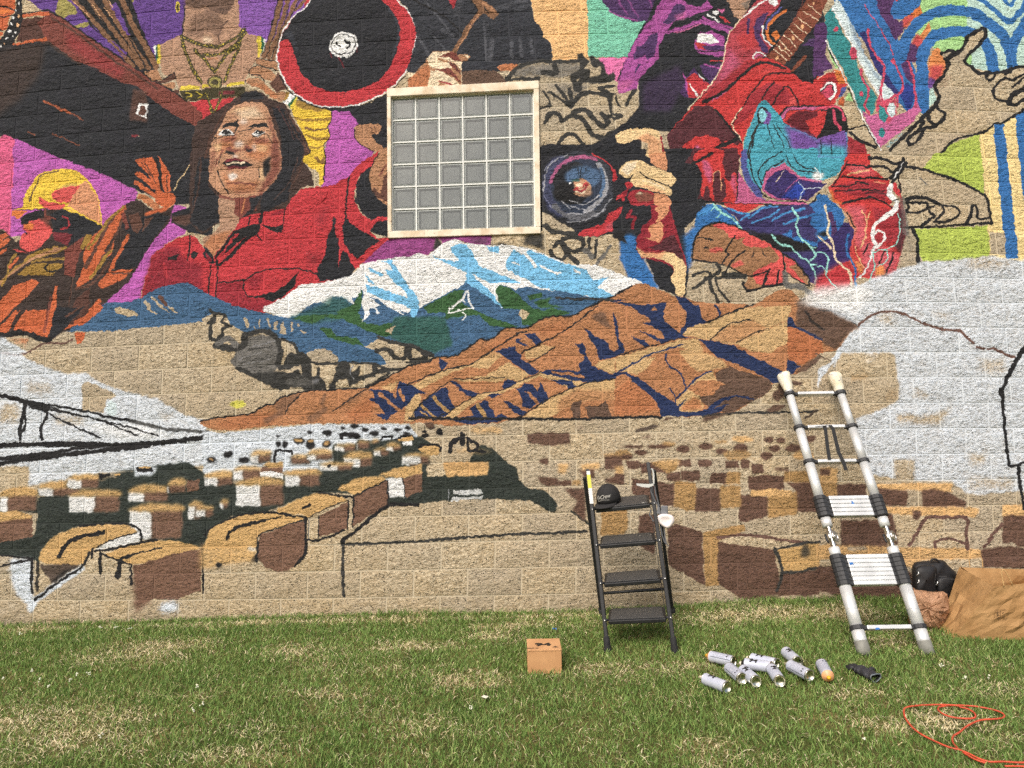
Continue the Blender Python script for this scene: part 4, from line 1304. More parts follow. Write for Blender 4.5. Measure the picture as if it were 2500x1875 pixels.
l ink 44 2280,330 2212,440 2080,640 2000,820 1955,890 1965,960
l ink 36 1965,950 1980,1100 2000,1350 2040,1700
T B3
p whp ~8 @.93 -20,1335 200,1350 830,1290 1130,1262 1960,1258 2212,1262 2300,1400 2250,1560 2100,1700 1000,1760 0,1800 -20,1800
T A4
p dgr ~10 170,525 400,460 410,390 750,345 1000,290 1060,230 1330,150 1500,170 1700,40 2040,10 2212,140 2212,260 2520,250 2850,200 3050,150 3450,100 3900,50 4300,0 4345,-60 4390,-90 4600,-20 4612,165 5065,150 5075,-30 5090,-60 5190,-180 5310,-140 5420,-50 5460,0 5580,80 5600,200 5690,290 5870,310 6010,430 6010,545 5950,555 5730,425 5400,410 5000,410 4212,490 4180,480 4100,380 3700,340 3400,340 3200,420 2900,540 2500,590 2300,700 2212,880 2150,930 1900,860 1750,850 1850,730 1970,690 1400,670 900,690 640,770 440,960 430,1100 340,1050 -90,1000 -90,890 380,790 400,560
p dgr ~30 @.7 1060,140 1200,140 1300,240 1060,260
p dgr ~30 1200,140 1650,60 2050,30 2050,160 1700,160 1400,250
p whp ~20 1450,60 1700,60 1640,160 1450,160
H 0,90,390 370,540 95
p side -90,600 350,600 365,800 150,850 -90,890
p roof ~6 -90,560 180,535 350,580 340,610 -90,660
H 425,585,850 285,372 68
H 735,885,1060 190,290 52
p ink 1060,135 1195,135 1190,165 1110,170 1110,200 1080,200
p roof ~4 1240,140 1300,135 1290,160 1230,160
p ink 1460,70 1500,60 1640,60 1650,110 1480,120
p roof ~4 1490,60 1620,55 1600,80 1500,80
H 745,1030,1295 370,550 70
H 1385,1558,1810 330,440 85
H 1810,1835,2010 255,345 80
p side 2030,200 2150,190 2160,310 2030,330
H 1395,1640,1970 530,835 80
H 2030,2112,2185 480,625 55
s roof ~6 450,1085 460,950 620,790 850,715 1130,685 1360,690 1485,750 1430,790 1200,850 1040,930 960,1000 870,1115
p fro ~8 1010,955 1200,855 1480,775 1510,860 1250,920
l ink 24 ~5 860,700 1130,670 1370,680 1520,740 1520,870
l ink 14 ~4 1480,770 1200,850 1040,925
l ink 44 650,1020 720,890 850,820 1120,765
p tri ~8 430,1112 860,1112 560,1320 450,1180
p ink ~14 @.7 620,1220 860,1110 560,1320
p bare ~10 430,1190 500,1240 560,1310 400,1480
s roof ~6 1150,1000 1540,865 1700,850 1900,860 2150,930 1830,1020 1450,1112 1330,1080
p side 1440,1130 1830,1012 2175,940 2165,1400 2050,1430 1900,1500 1640,1480 1500,1560
p side ~50 @.8 1440,1130 1640,1200 1640,1480 1560,1600 1440,1640 1420,1300
l ink 28 ~4 1020,970 1250,935 1540,870 1690,850
l ink 22 ~4 1110,1000 1290,1075 1420,1120
l ink 34 1300,1070 1340,1040 1450,1000
l ink 16 ~4 1450,1000 1750,930
l ink 56 1300,1090 1270,1240
l ink 30 ~6 1410,1120 1420,1320
l ink 34 ~5 1090,990 1085,1210
l ink 26 ~5 990,950 990,1040
l ink 26 ~6 2180,880 2190,1100 2190,1420
p whp ~40 120,1040 350,1050 360,1500 330,1590 180,1440 120,1300
l whp 70 ~40 @.9 880,1150 620,1330 390,1500 330,1590
l ink 30 ~8 960,990 880,1140 620,1310 380,1500
l ink 30 ~6 350,1040 345,1250 350,1410
l ink 34 ~12 @.8 410,1100 400,1390
l ink 24 ~4 -60,1155 180,1090 350,1060
l ink 20 ~6 -60,1000 340,1050
e whp ~50 @.9 1830,1570 110,60
T B3
e ink ~5 1130,1345 28,20
e ink ~5 1320,1355 52,30
e ink ~5 800,1475 30,36
e ink ~5 865,1478 28,34
e ink ~5 1140,1475 48,62
e gol2 ~5 1140,1440 36,18
e ink ~5 1020,1437 62,36
e roof ~5 1015,1430 48,20
e ink ~5 1315,1470 48,38
e gol2 ~5 1312,1462 36,22
e ink ~5 255,1582 46,38
e ink ~5 70,1638 50,32
e gol2 ~5 70,1640 32,12
e ink ~5 430,1645 62,26
e ink ~5 1495,1300 22,13
e ink ~5 1620,1277 46,24
e ink ~5 1735,1320 38,22
k ink 40 1470,1400 1480,1365 1550,1370
e ink ~5 1610,1380 76,38
e ink ~5 1830,1355 54,26
e ink ~5 1935,1310 35,18
e ink ~5 2080,1322 42,16
e ink ~5 2190,1297 35,18
e ink ~5 2185,1360 40,20
e ink ~5 790,1385 28,10
k ink 22 1900,1430 1930,1400 2030,1385 2020,1420
k ink 24 2060,1425 2120,1390 2240,1385
p dgr ~10 1380,1480 1620,1480 1660,1420 1800,1430 1900,1440 2080,1420 2212,1400 2350,1400 2500,1500 2400,1640 2300,1700 1380,1690
H 495,580,715 1590,1670 50
k ink 26 760,1660 770,1540 940,1550 940,1580
H 935,940,1135 1620,1690 40
H 1105,1210,1372 1580,1640 55
H 1400,1510,1625 1490,1550 20
H 1500,1680,1805 1620,1720 75
H 1645,1655,1780 1450,1525 20
H 1790,1800,1880 1450,1470 30
H 1820,1900,1985 1540,1600 30
H 1950,2035,2110 1500,1545 45
p roof 2070,1420 2240,1390 2260,1430 2090,1440
p fro 2130,1440 2230,1430 2230,1480 2140,1490
H 2130,2212,2420 1640,1700 60
T C3
s roof 100,1510 180,1480 310,1490 320,1540 300,1600 130,1560
l ink 24 ~4 100,1510 170,1480 310,1485 330,1560
H -80,120,200 1600,1680 30
e ink ~4 160,1338 32,16
e ink ~4 165,1382 42,26
e ink ~4 325,1342 38,40
e ink ~6 235,1300 32,20
p hdr ~10 160,1240 260,1240 250,1310 180,1290
p or2 ~30 @.6 650,1290 980,1270 1020,1360 680,1360
p or2 ~30 @.5 420,1560 600,1500 900,1550 760,1580
l ink 54 ~6 440,1550 450,1470 530,1410
l ink 58 ~6 570,1370 570,1460
l ink 36 ~6 620,1410 720,1470 715,1535 640,1535 630,1430
l ink 24 ~6 720,1540 820,1560
p br3 ~14 @.9 1270,1355 1730,1350 1740,1470 1500,1490 1270,1460
p br3 ~24 @.5 1760,1260 1900,1280 1880,1310 1770,1300
p or2 ~30 @.7 2080,1580 2212,1540 2212,1660 2100,1630
p br3 ~16 1410,1640 1500,1620 1500,1680 1420,1680
p br3 ~16 2110,1640 2240,1640 2240,1740 2110,1740
e br3 ~14 3190,1500 80,36
e br3 ~14 3870,1430 52,34
e br3 ~14 4000,1430 52,42
e br3 ~14 2950,1525 72,40
e br3 ~14 3570,1510 84,50
e br3 ~14 3940,1525 72,36
e br3 ~14 4140,1520 90,46
e br3 ~14 3850,1600 70,42
e br3 ~14 2690,1500 140,26
e br3 ~14 2410,1500 130,18
e br3 ~14 3370,1550 70,30
e or2 ~20 @.8 3590,1420 130,34
e gol2 ~20 @.7 3360,1450 80,24
e gol2 ~20 @.7 2800,1470 80,30
e gol2 ~20 @.7 3540,1590 160,60
e gol2 ~20 @.8 2300,1590 100,60
e br3 ~14 2500,1565 70,34
e br3 ~14 2350,1610 70,30
e br3 ~14 4330,1410 60,40
e or2 ~20 @.8 4250,1600 120,50
T B4
H 0,145,295 165,262 68
H 310,415,600 95,205 45
p side 605,60 850,60 850,120 605,110
p roof ~5 610,50 700,5 840,10 845,60 700,70
p fro 605,110 720,105 855,130 855,185 605,165
H 335,600,845 250,480 72
H 868,1030,1240 145,268 62
H 1240,1442,1590 42,98 40
e ink 1340,50 22,20
H -90,10,92 515,600 40
H 165,205,250 450,512 48
p fro ~5 1950,180 2140,165 2165,385 1985,390
p side 2140,190 2350,110 2350,330 2165,385
p roof ~8 1860,150 2060,70 2350,30 2350,130 2130,180 1960,165
k ink 10 2140,180 2160,390
s roof ~6 1430,305 1640,185 1880,162 1955,200 1800,290 1620,362 1560,330
p side 1600,380 1975,200 1970,475 1810,570 1600,705
k ink 16 1600,375 1960,205
k ink 12 1975,200 1975,470
k ink 30 ~5 1210,340 1580,385
k ink 28 1600,380 1590,700
s roof ~6 770,540 1000,420 1240,345 1550,420 1380,475 1120,602 1050,572
k ink 10 ~3 1130,600 1380,470 1550,420
p side 1228,592 1552,432 1545,722 1350,790 1228,815
p bare 1115,612 1222,600 1215,835 1105,832
k sgr 10 1130,610 1125,830
k ink 14 1228,600 1225,830
k ink 18 1550,430 1545,730
l ink 26 ~5 1105,845 1230,845 1400,790 1500,735
p bare 1562,430 1592,430 1592,705 1560,735
s roof ~8 0,900 60,740 200,650 400,580 700,560 1080,610 820,700 600,790 560,830 550,930 0,940
p roof ~40 @.75 -60,900 550,900 560,1080 200,1120 -60,1170
p side 570,870 600,800 850,702 1095,632 1092,1000 960,1130 870,1190 760,1180 640,1140 575,1050
p side ~40 @.7 620,1040 960,1040 900,1210 650,1160
l ink 22 ~5 0,800 60,730 200,645 400,575 700,550 1090,610
l ink 14 ~4 560,880 590,800 830,700 1090,625
l ink 30 ~6 1095,620 1085,900 1090,1000 970,1130
l ink 26 ~6 570,860 565,1000 560,1080
l ink 34 ~3 250,830 270,760 400,695 640,640
l ink 14 ~4 640,640 820,600
e ink ~12 155,1115 36,26
p ink ~20 @.6 490,1060 560,1000 590,1080 520,1090
e whp ~14 @.6 510,945 44,24
k ink 30 ~5 1070,500 1140,470
p bare ~6 1490,870 1990,515 2212,505 2212,850
l ink 40 ~10 1480,860 1640,740 1980,480 2300,470
l skt 30 ~16 1480,890 1700,890 2212,870 2812,820 3412,785 4112,755
l skt 36 ~16 1490,880 1490,1200 1500,1450
e ink ~8 1490,860 30,30
T C4
p or2 ~8 355,15 850,5 850,150 400,168
p gol2 ~20 @.6 355,15 850,5 850,90 380,100
p wht @.75 480,310 780,300 790,350 465,360
p wht @.75 450,390 790,372 790,402 440,428
k lgr 8 430,300 410,420
k dgr 26 ~6 1750,540 1960,690
p br3 ~16 @.9 1385,165 1600,170 1620,260 1480,270 1400,220
p br3 ~10 1615,205 1745,205 1745,262 1615,262
p br3 ~24 @.9 1650,290 1900,280 1900,660 1760,540 1800,430
p or2 ~30 @.8 1600,10 1730,30 1680,150 1600,140
p gol2 ~16 @.8 1750,200 1850,200 1850,260 1750,260
p br3 ~20 @.9 1820,90 2000,80 2000,180 1900,180
p br3 ~20 @.9 2100,-60 2300,-60 2300,50 2100,30
p or2 ~24 @.8 1820,30 2060,10 2060,80 1850,90
p br3 ~24 @.9 2100,170 2300,160 2300,260 2100,240
p br3 ~16 @.9 1400,-10 1500,-20 1500,40 1430,40
p gol2 ~20 2070,540 2330,540 2330,790 2060,800
T D4
p br3 ~6 65,0 150,0 150,45 80,45
p br3 ~6 150,10 320,10 320,72 160,75
p or2 ~14 @.9 0,25 60,25 60,80 0,80
p br3 ~6 0,78 62,78 62,140 0,140
p br3 ~6 108,105 370,140 368,275 320,280 108,200
p br3 ~8 145,330 255,330 250,580 150,520
p br3 ~6 395,-10 470,-10 470,32 400,32
p br3 ~6 515,-10 600,-10 600,32 520,32
p br3 ~6 410,58 520,55 525,120 410,118
p br3 ~6 325,68 405,65 405,120 325,120
p br3 ~6 588,75 690,70 690,140 585,138
p br3 ~6 495,170 655,165 655,310 500,312
p br3 ~6 680,-5 770,-5 770,40 680,42
p br3 ~6 845,15 918,15 918,75 848,75
p br3 ~6 780,-5 835,-5 835,45 780,45
p br3 ~6 820,90 1050,88 1050,170 830,180
p br3 ~6 775,205 950,215 948,340 820,372 768,370
p br3 ~6 1068,135 1269,125 1269,315 1130,310 1120,190
p gol2 ~8 370,120 500,130 500,300 440,305 370,280
p gol2 ~8 655,155 780,150 780,280 655,290
p gol2 ~8 690,70 780,65 780,140 690,140
p gol2 ~8 950,190 1130,190 1130,330 950,350
p gol2 ~10 1050,60 1240,60 1240,130 1050,130
p gol2 ~8 0,300 80,300 80,430 0,440
p gol2 ~8 220,5 390,10 390,55 320,70
p or2 ~6 845,180 960,168 1090,180 1090,210 840,215
p or2 ~14 @.7 270,-10 410,-10 400,20 270,20
p br3 ~8 @.8 990,35 1080,35 1080,60 990,60
p br3 ~5 330,400 390,385 540,440 558,772 440,700 330,640
p gol2 ~5 545,440 620,420 800,388 812,430 690,470 640,492 642,770 560,772
p br3 ~6 636,500 990,545 1032,820 800,858 640,762
p roof ~5 988,550 1269,500 1269,660 1040,692
p br3 ~6 1030,700 1269,670 1269,830 1020,830
l brl 18 ~8 640,475 760,455 900,465 1180,505
l skt 20 ~8 990,540 1025,620 1030,700 1005,800
l skt 14 ~8 990,545 1120,515 1269,495
l skt 16 ~10 1040,690 1150,680 1269,655
e skt ~16 @.8 1180,555 30,40
p br3 ~20 @.8 780,830 1040,820 1000,850 820,862
T E4
p or2 ~10 @.9 0,40 110,40 110,130 0,130
p br3 ~8 0,50 60,50 60,90 0,90
p br3 ~8 105,140 290,140 290,225 105,228
p gol2 ~10 0,130 105,130 105,230 0,230
p or2 ~10 345,140 580,135 820,140 820,190 345,170
p br3 ~8 345,165 540,180 540,270 370,275
p br3 ~8 632,172 720,170 820,200 905,250 905,282 635,282
p or2 ~10 385,280 990,285 960,345 390,325
p br3 ~10 575,300 630,310 610,360 570,350
p or2 ~10 1130,270 1320,265 1320,340 1130,340
p br3 ~10 360,330 460,330 490,520 380,480
p br3 ~8 130,365 420,360 420,590 140,590
p br3 ~8 1135,335 1320,330 1320,530 1220,530 1215,505 1130,510
p or2 ~10 0,520 70,520 1000,540 1010,600 400,615 0,600
p or2 ~10 -20,520 70,510 80,600 -20,605
p bare ~10 @.7 160,530 270,520 300,550 180,560
p br3 ~8 1000,545 1150,525 1320,545 1320,665 1010,655
p or2 ~14 @.8 480,600 640,610 590,660 500,660
p br3 ~10 -20,650 140,640 560,680 600,800 540,870 200,870 -20,790
l brl 20 ~4 550,515 610,430 660,352 780,348 905,352 912,440 915,540
l brl 18 ~4 715,535 720,492 830,485 910,512
l brl 18 ~4 1015,530 1070,460 1130,390
l ink 16 1165,-10 1180,30 1269,0 1330,-20
l ink 18 1225,30 1240,130 1250,200 1265,290
"""
# ---------------------------------------------------------------- the painted picture (rasterised from outlines, in wall metres)
def catmull(P, closed, n=4):
    P = np.asarray(P, float)
    if len(P) < 3: return P
    Q = np.vstack([P[-1], P, P[0], P[1]]) if closed else np.vstack([2*P[0]-P[1], P, 2*P[-1]-P[-2]])
    t = (np.arange(n)/n)[:, None]; out = []
    for i in range(1, len(Q)-2):
        a, b, c, d = Q[i-1], Q[i], Q[i+1], Q[i+2]
        out.append(.5*(2*b+(c-a)*t+(2*a-5*b+4*c-d)*t*t+(3*b-a-3*c+d)*t**3))
    if not closed: out.append(P[-1:])
    return np.vstack(out)
def vnoise(h, w, cell, rng):
    g = rng.random((int(h/cell)+3, int(w/cell)+3)).astype(np.float32)
    y = np.arange(h)/cell; x = np.arange(w)/cell
    yi = y.astype(int); xi = x.astype(int)
    fy = (y-yi)[:, None]; fx = (x-xi)[None]
    fy = (fy*fy*(3-2*fy)).astype(np.float32); fx = (fx*fx*(3-2*fx)).astype(np.float32)
    a = g[yi][:, xi]; b = g[yi][:, xi+1]; c = g[yi+1][:, xi]; d = g[yi+1][:, xi+1]
    return (a*(1-fx)+b*fx)*(1-fy)+(c*(1-fx)+d*fx)*fy
def boxblur(m, r):
    if r < 1: return m
    for ax in (0, 1):
        for _ in range(2):
            p = np.pad(m, [(r+1, r) if k == ax else (0, 0) for k in (0, 1)], mode='edge')
            c = np.cumsum(p, axis=ax, dtype=np.float32)
            n = m.shape[ax]
            m = (np.take(c, np.arange(2*r+1, 2*r+1+n), axis=ax)-np.take(c, np.arange(n), axis=ax))/(2*r+1)
    return m
def paint(Wd, Ht, to_img, unit):
    """Wd x Ht picture; to_img maps photo pixels to picture pixels; unit = picture pixels per photo pixel"""
    rng = np.random.default_rng(5)
    rgb = np.zeros((Ht, Wd, 3), np.float32); rgb[:] = np.array((182, 166, 138))/255.
    alp = np.zeros((Ht, Wd), np.float32)
    wx = (vnoise(Ht, Wd, 9*unit, rng)-.5)*4.5*unit+(vnoise(Ht, Wd, 3*unit, rng)-.5)*2.6*unit
    wy = (vnoise(Ht, Wd, 9*unit, rng)-.5)*4.5*unit+(vnoise(Ht, Wd, 3*unit, rng)-.5)*2.6*unit
    tone = .82+.36*vnoise(Ht, Wd, 26*unit, rng)
    yy, xx = np.mgrid[0:Ht, 0:Wd].astype(np.float32)
    def put(m, x0, y0, col, a):
        h, w = m.shape
        s = np.s_[y0:y0+h, x0:x0+w]
        if col == 'bare':
            alp[s] *= 1-m*a; return
        m = np.clip(m*a, 0, 1)
        c = np.array(COL[col], np.float32)/255.
        k = m/np.maximum(m+alp[s]*(1-m), 1e-4)            # colour weight where the wall was bare
        rgb[s] = rgb[s]*(1-k[..., None])+c*k[..., None]
        alp[s] = alp[s]*(1-m)+m
    def box(P, pad):
        x0 = int(max(0, P[:, 0].min()-pad)); x1 = int(min(Wd, P[:, 0].max()+pad+1))
        y0 = int(max(0, P[:, 1].min()-pad)); y1 = int(min(Ht, P[:, 1].max()+pad+1))
        return (x0, y0, x1, y1) if x1 > x0 and y1 > y0 else None
    def poly(P, col, soft, a):
        r = int(round(soft*.55*unit)); B = box(P, 6*unit+2*r)
        if not B: return
        x0, y0, x1, y1 = B
        X = xx[y0:y1, x0:x1]+wx[y0:y1, x0:x1]; Y = yy[y0:y1, x0:x1]+wy[y0:y1, x0:x1]
        ins = np.zeros(X.shape, bool)
        for (ax, ay), (bx, by) in zip(P, np.roll(P, -1, 0)):
            if ay == by: continue
            lo, hi = min(ay, by)-7*unit-y0, max(ay, by)+7*unit-y0
            l, h = max(0, int(lo)), min(y1-y0, int(hi)+1)
            if h <= l: continue
            Ys = Y[l:h]
            ins[l:h] ^= ((ay > Ys) != (by > Ys)) & (X[l:h] < (bx-ax)*(Ys-ay)/(by-ay)+ax)
        m = ins.astype(np.float32)
        m = boxblur(m, max(r, 1) if r else 0) if r else m
        put(m, x0, y0, col, a)
    def line(P, col, w, soft, a):
        w = max(w*.5, .9*unit); s = max(soft, .7*unit); B = box(P, w+s+5*unit)
        if not B: return
        x0, y0, x1, y1 = B
        X = xx[y0:y1, x0:x1]+wx[y0:y1, x0:x1]; Y = yy[y0:y1, x0:x1]+wy[y0:y1, x0:x1]
        D = np.full(X.shape, 1e9, np.float32); pad = w+s+5*unit
        for (ax, ay), (bx, by) in zip(P[:-1], P[1:]):
            i0 = max(0, int(min(ax, bx)-pad-x0)); i1 = max(0, int(max(ax, bx)+pad+1-x0))
            j0 = max(0, int(min(ay, by)-pad-y0)); j1 = max(0, int(max(ay, by)+pad+1-y0))
            xs = X[j0:j1, i0:i1]; ys = Y[j0:j1, i0:i1]
            if xs.size == 0: continue
            dx, dy = bx-ax, by-ay; L = dx*dx+dy*dy+1e-9
            t = np.clip(((xs-ax)*dx+(ys-ay)*dy)/L, 0, 1)
            D[j0:j1, i0:i1] = np.minimum(D[j0:j1, i0:i1], (xs-ax-t*dx)**2+(ys-ay-t*dy)**2)
        m = np.clip((w+s*.5-np.sqrt(D))/s, 0, 1)
        put(m*m*(3-2*m), x0, y0, col, a)
    ox = oy = 0.; sc = 4.424
    def pts(tok): return np.array([[float(v) for v in t.split(',')] for t in tok])
    def tim(P): return to_img(ox+P[:, 0]/sc, oy+P[:, 1]/sc)
    for ln in MURAL.strip().splitlines():
        k = ln.split(); c = k.pop(0)
        if c == 'T':
            ox = 'ABCDE'.index(k[0][0])*500.; oy = (int(k[0][1])-1)*375.
            sc = 2.538 if k[0] in ('D4', 'E4') else 4.424
            continue
        if c == 'H':
            x0, xm, x1 = [float(v) for v in k[0].split(',')]; yt, yb = [float(v) for v in k[1].split(',')]; rh = float(k[2])
            w = x1-x0
            poly(tim(np.array([(x0-4, yt-6), (x1+8, yt-6), (x1+10, yb), (xm, yb+10), (x0-8, yb)])), 'dgr', 6, .8)
            if xm > x0: poly(tim(np.array([(x0, yt), (xm, yt+4), (xm, yb+4), (x0, yb-2)])), 'fro', 2, .95)
            poly(tim(np.array([(xm, yt), (x1, yt-8), (x1, yb-12), (xm, yb+2)])), 'side', 4, .95)
            poly(tim(catmull([(x0, yt+4), (x0+.12*w, yt-.55*rh), (x0+.45*w, yt-rh), (x1, yt-.75*rh), (x1, yt), (xm+.1*w, yt+6)], True)), 'roof', 6, .95)
            continue
        col = k.pop(0) if c != 'c' else 'dol'
        soft, a = 0., 1.
        wd = float(k.pop(0)) if c in 'lkc' else 0
        while k[0][0] in '~@':
            t = k.pop(0)
            if t[0] == '~': soft = float(t[1:])
            else: a = float(t[1:])
        su = soft/sc
        if c == 'e':
            cx, cy = [float(v) for v in k[0].split(',')]; rx, ry = [float(v) for v in k[1].split(',')]
            ro = math.radians(float(k[2])) if len(k) > 2 else 0
            th = np.linspace(0, 2*math.pi, 18, endpoint=False)
            ex, ey = rx*np.cos(th), ry*np.sin(th)
            poly(tim(np.stack([cx+ex*math.cos(ro)-ey*math.sin(ro), cy+ex*math.sin(ro)+ey*math.cos(ro)], 1)), col, su, a)
            continue
        P = pts(k)
        if c == 'p': poly(tim(P), col, su, a)
        elif c == 's': poly(tim(catmull(P, True)), col, su, a)
        elif c == 'k': line(tim(P), col, wd/sc*unit, su*unit, a)
        elif c == 'l': line(tim(catmull(P, False)), col, wd/sc*unit, su*unit, a)
        elif c == 'c':
            Q = catmull(P, False, 8)
            line(tim(Q), 'dol', wd/sc*unit, 6*unit/sc, 1)
            seg = np.r_[0, np.cumsum(np.hypot(*np.diff(Q, axis=0).T))]
            for d in np.arange(8, seg[-1], 19):
                q = np.array([[np.interp(d, seg, Q[:, 0]), np.interp(d, seg, Q[:, 1])]])+rng.normal(0, wd*.16, 2)
                line(tim(np.vstack([q, q+2])), 'gold', 11/sc*unit, 0, .9)
    rgb *= (.93+.14*tone)[..., None]*.965
    lum = rgb@np.array((.3, .59, .11), np.float32); rgb = lum[..., None]+(rgb-lum[..., None])*.86
    return np.clip(rgb, 0, 1), alp
# ================================================================ the wall
IX0, IX1, IZ0, IZ1, PPM = -4.9, 4.8, -.35, 5.3, 300
IW, IH = int((IX1-IX0)*PPM), int((IZ1-IZ0)*PPM)
def to_img(px, py):
    x, z = wall_np(px, py); return np.stack([(x-IX0)*PPM, (IZ1-z)*PPM], 1)
_rgb, _a = paint(IW, IH, to_img, PPM*DIST/F)
pic = bpy.data.images.new('mural_paint', IW, IH, alpha=True)
pic.alpha_mode = 'CHANNEL_PACKED'
_buf = np.concatenate([_rgb, _a[..., None]], 2)[::-1].astype(np.float32).ravel()
pic.pixels.foreach_set(_buf); pic.update(); pic.pack()
def mural_material(name, joint):
    m = N(name); g = m.n('NewGeometry'); sp = m.n('SeparateXYZ'); m.put(sp, 0, g.outputs['Position'])
    P = g.outputs['Position']
    u = m.math('DIVIDE', m.math('SUBTRACT', sp.outputs[0], IX0), IX1-IX0); v = m.math('DIVIDE', m.math('SUBTRACT', sp.outputs[2], IZ0), IZ1-IZ0)
    cb = m.n('CombineXYZ'); m.put(cb, 0, u); m.put(cb, 1, v)
    im = m.n('TexImage'); im.image = pic; im.extension = 'CLIP'; im.interpolation = 'Linear'; m.put(im, 0, cb.outputs[0])
    mp = m.n('Mapping'); m.put(mp, 'Vector', P); mp.inputs['Scale'].default_value = (.75, 1, 1.25); mp.inputs['Rotation'].default_value = (0, .5, 0); st = mp.outputs[0]
    fine = m.noise(150, 2, .6, P); mid = m.noise(62, 4, .6, st); big = m.noise(1.6, 4, .6, P); lum = m.noise(19, 3, .6, st)
    at = m.n('Attribute'); at.attribute_name = 'tone'
    tone = at.outputs['Fac']
    c = m.mix(m.ramp(mid, .3, .72), srgb(148, 131, 104), srgb(214, 200, 172))
    c = m.mix(m.ramp(big, .35, .7, 0., .45), c, srgb(188, 164, 124))
    c = m.mix(m.math('MULTIPLY', m.ramp(tone, .0, 1., 0., 1.), .5), c, srgb(158, 148, 132))
    low = m.ramp(sp.outputs[2], .0, .42, .45, 0.)                        # earth splashed up on the lowest courses
    c = m.mix(m.math('MULTIPLY', low, m.ramp(lum, .25, .7)), c, srgb(146, 128, 94))
    nn = m.math('ADD', m.math('MULTIPLY', fine, .4), m.math('MULTIPLY', m.math('ADD', mid, lum), .3))
    kk = m.math('MULTIPLY', m.math('POWER', m.math('SUBTRACT', 1., im.outputs['Alpha'], True), .6), 3.4)
    cov = m.math('ADD', im.outputs['Alpha'], m.math('MULTIPLY', m.math('SUBTRACT', nn, .5), kk), True)
    cov = m.ramp(cov, .08, .92)
    cov = m.math('MULTIPLY', cov, m.ramp(im.outputs['Alpha'], 0., .06))
    # paint sits on the raised grain; shade of the deep grain is darkened into its colour
    if joint:
        col = m.mix(cov, m.mix(.6, c, srgb(196, 186, 164)), m.mix(.015, m.mix(1., im.outputs['Color'], (1.06, 1.06, 1.06, 1), 'MULTIPLY'), (.9, .9, .9, 1)))
        nr = m.bump(m.noise(90, 3, .5, P), .35, .004)
        return m.done(col, .85, nrm=nr, spec=.2)
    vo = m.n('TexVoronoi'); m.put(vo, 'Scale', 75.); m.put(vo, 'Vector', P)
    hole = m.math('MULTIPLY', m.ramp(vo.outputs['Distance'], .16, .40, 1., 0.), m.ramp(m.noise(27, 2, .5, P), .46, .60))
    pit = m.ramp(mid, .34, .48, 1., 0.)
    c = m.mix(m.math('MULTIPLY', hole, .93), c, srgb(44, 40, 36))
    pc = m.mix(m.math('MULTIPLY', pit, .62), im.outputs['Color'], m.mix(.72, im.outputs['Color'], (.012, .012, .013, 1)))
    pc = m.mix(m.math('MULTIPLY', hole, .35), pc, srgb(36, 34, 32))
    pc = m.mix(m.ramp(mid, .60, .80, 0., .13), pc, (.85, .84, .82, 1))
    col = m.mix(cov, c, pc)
    h = m.math('ADD', m.math('MULTIPLY', mid, .8), m.math('MULTIPLY', lum, 1.5))
    h = m.math('SUBTRACT', h, m.math('MULTIPLY', hole, .35))
    nr = m.bump(h, .9, .017)
    nr = m.bump(fine, .25, .003, nr)
    return m.done(col, .82, nrm=nr, spec=.3)
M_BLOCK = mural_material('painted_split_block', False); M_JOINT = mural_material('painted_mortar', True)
# the courses as they really run (slightly out of true), fitted to the photograph
CY = [-5.03, -17.85, -3.89, 25.84, -4.29, -.92, 1.93, 14.8, 3.37, 3.65]; CX = [10.91, -8.66, -27.14, 5.26, 2.17, .05]
U0, V0, K1, BW, BH = 4.3103, -2.93459, -.08346, .4064, .2032
def lattice(cx, cy):
    cx = np.asarray(cx, float); cy = np.asarray(cy, float)
    X = cx*BW-U0; Y = np.full_like(X, DIST); Z = -cy*BH-V0
    c, s = math.cos(YAW), math.sin(YAW); X, Y = c*X-s*Y, s*X+c*Y
    c, s = math.cos(PITCH), math.sin(PITCH); Y, Z = c*Y+s*Z, -s*Y+c*Z
    x = X/Y; y = -Z/Y; c, s = math.cos(ROLL), math.sin(ROLL); x, y = c*x-s*y, s*x+c*y
    g = 1+K1*np.minimum(x*x+y*y, .9); x, y = 1250+F*x*g, 937.5+F*y*g
    a = np.clip((x-1250)/1250, -1.12, 1.12); b = np.clip((y-937)/937, -1.12, 1.12)
    mono = lambda n: [a**i*b**j for i in range(n+1) for j in range(n+1-i)]
    return wall_np(x+sum(k*q for k, q in zip(CX, mono(2))), y+sum(k*q for k, q in zip(CY, mono(3))))
WX0, WX1, WZ1 = -6.6, 6.4, 6.0
wall = thing('block_wall', 'long split-face block wall painted with a colourful unfinished mural', 'wall', (0, 0, 0))
NXB, NZB = 6, 4
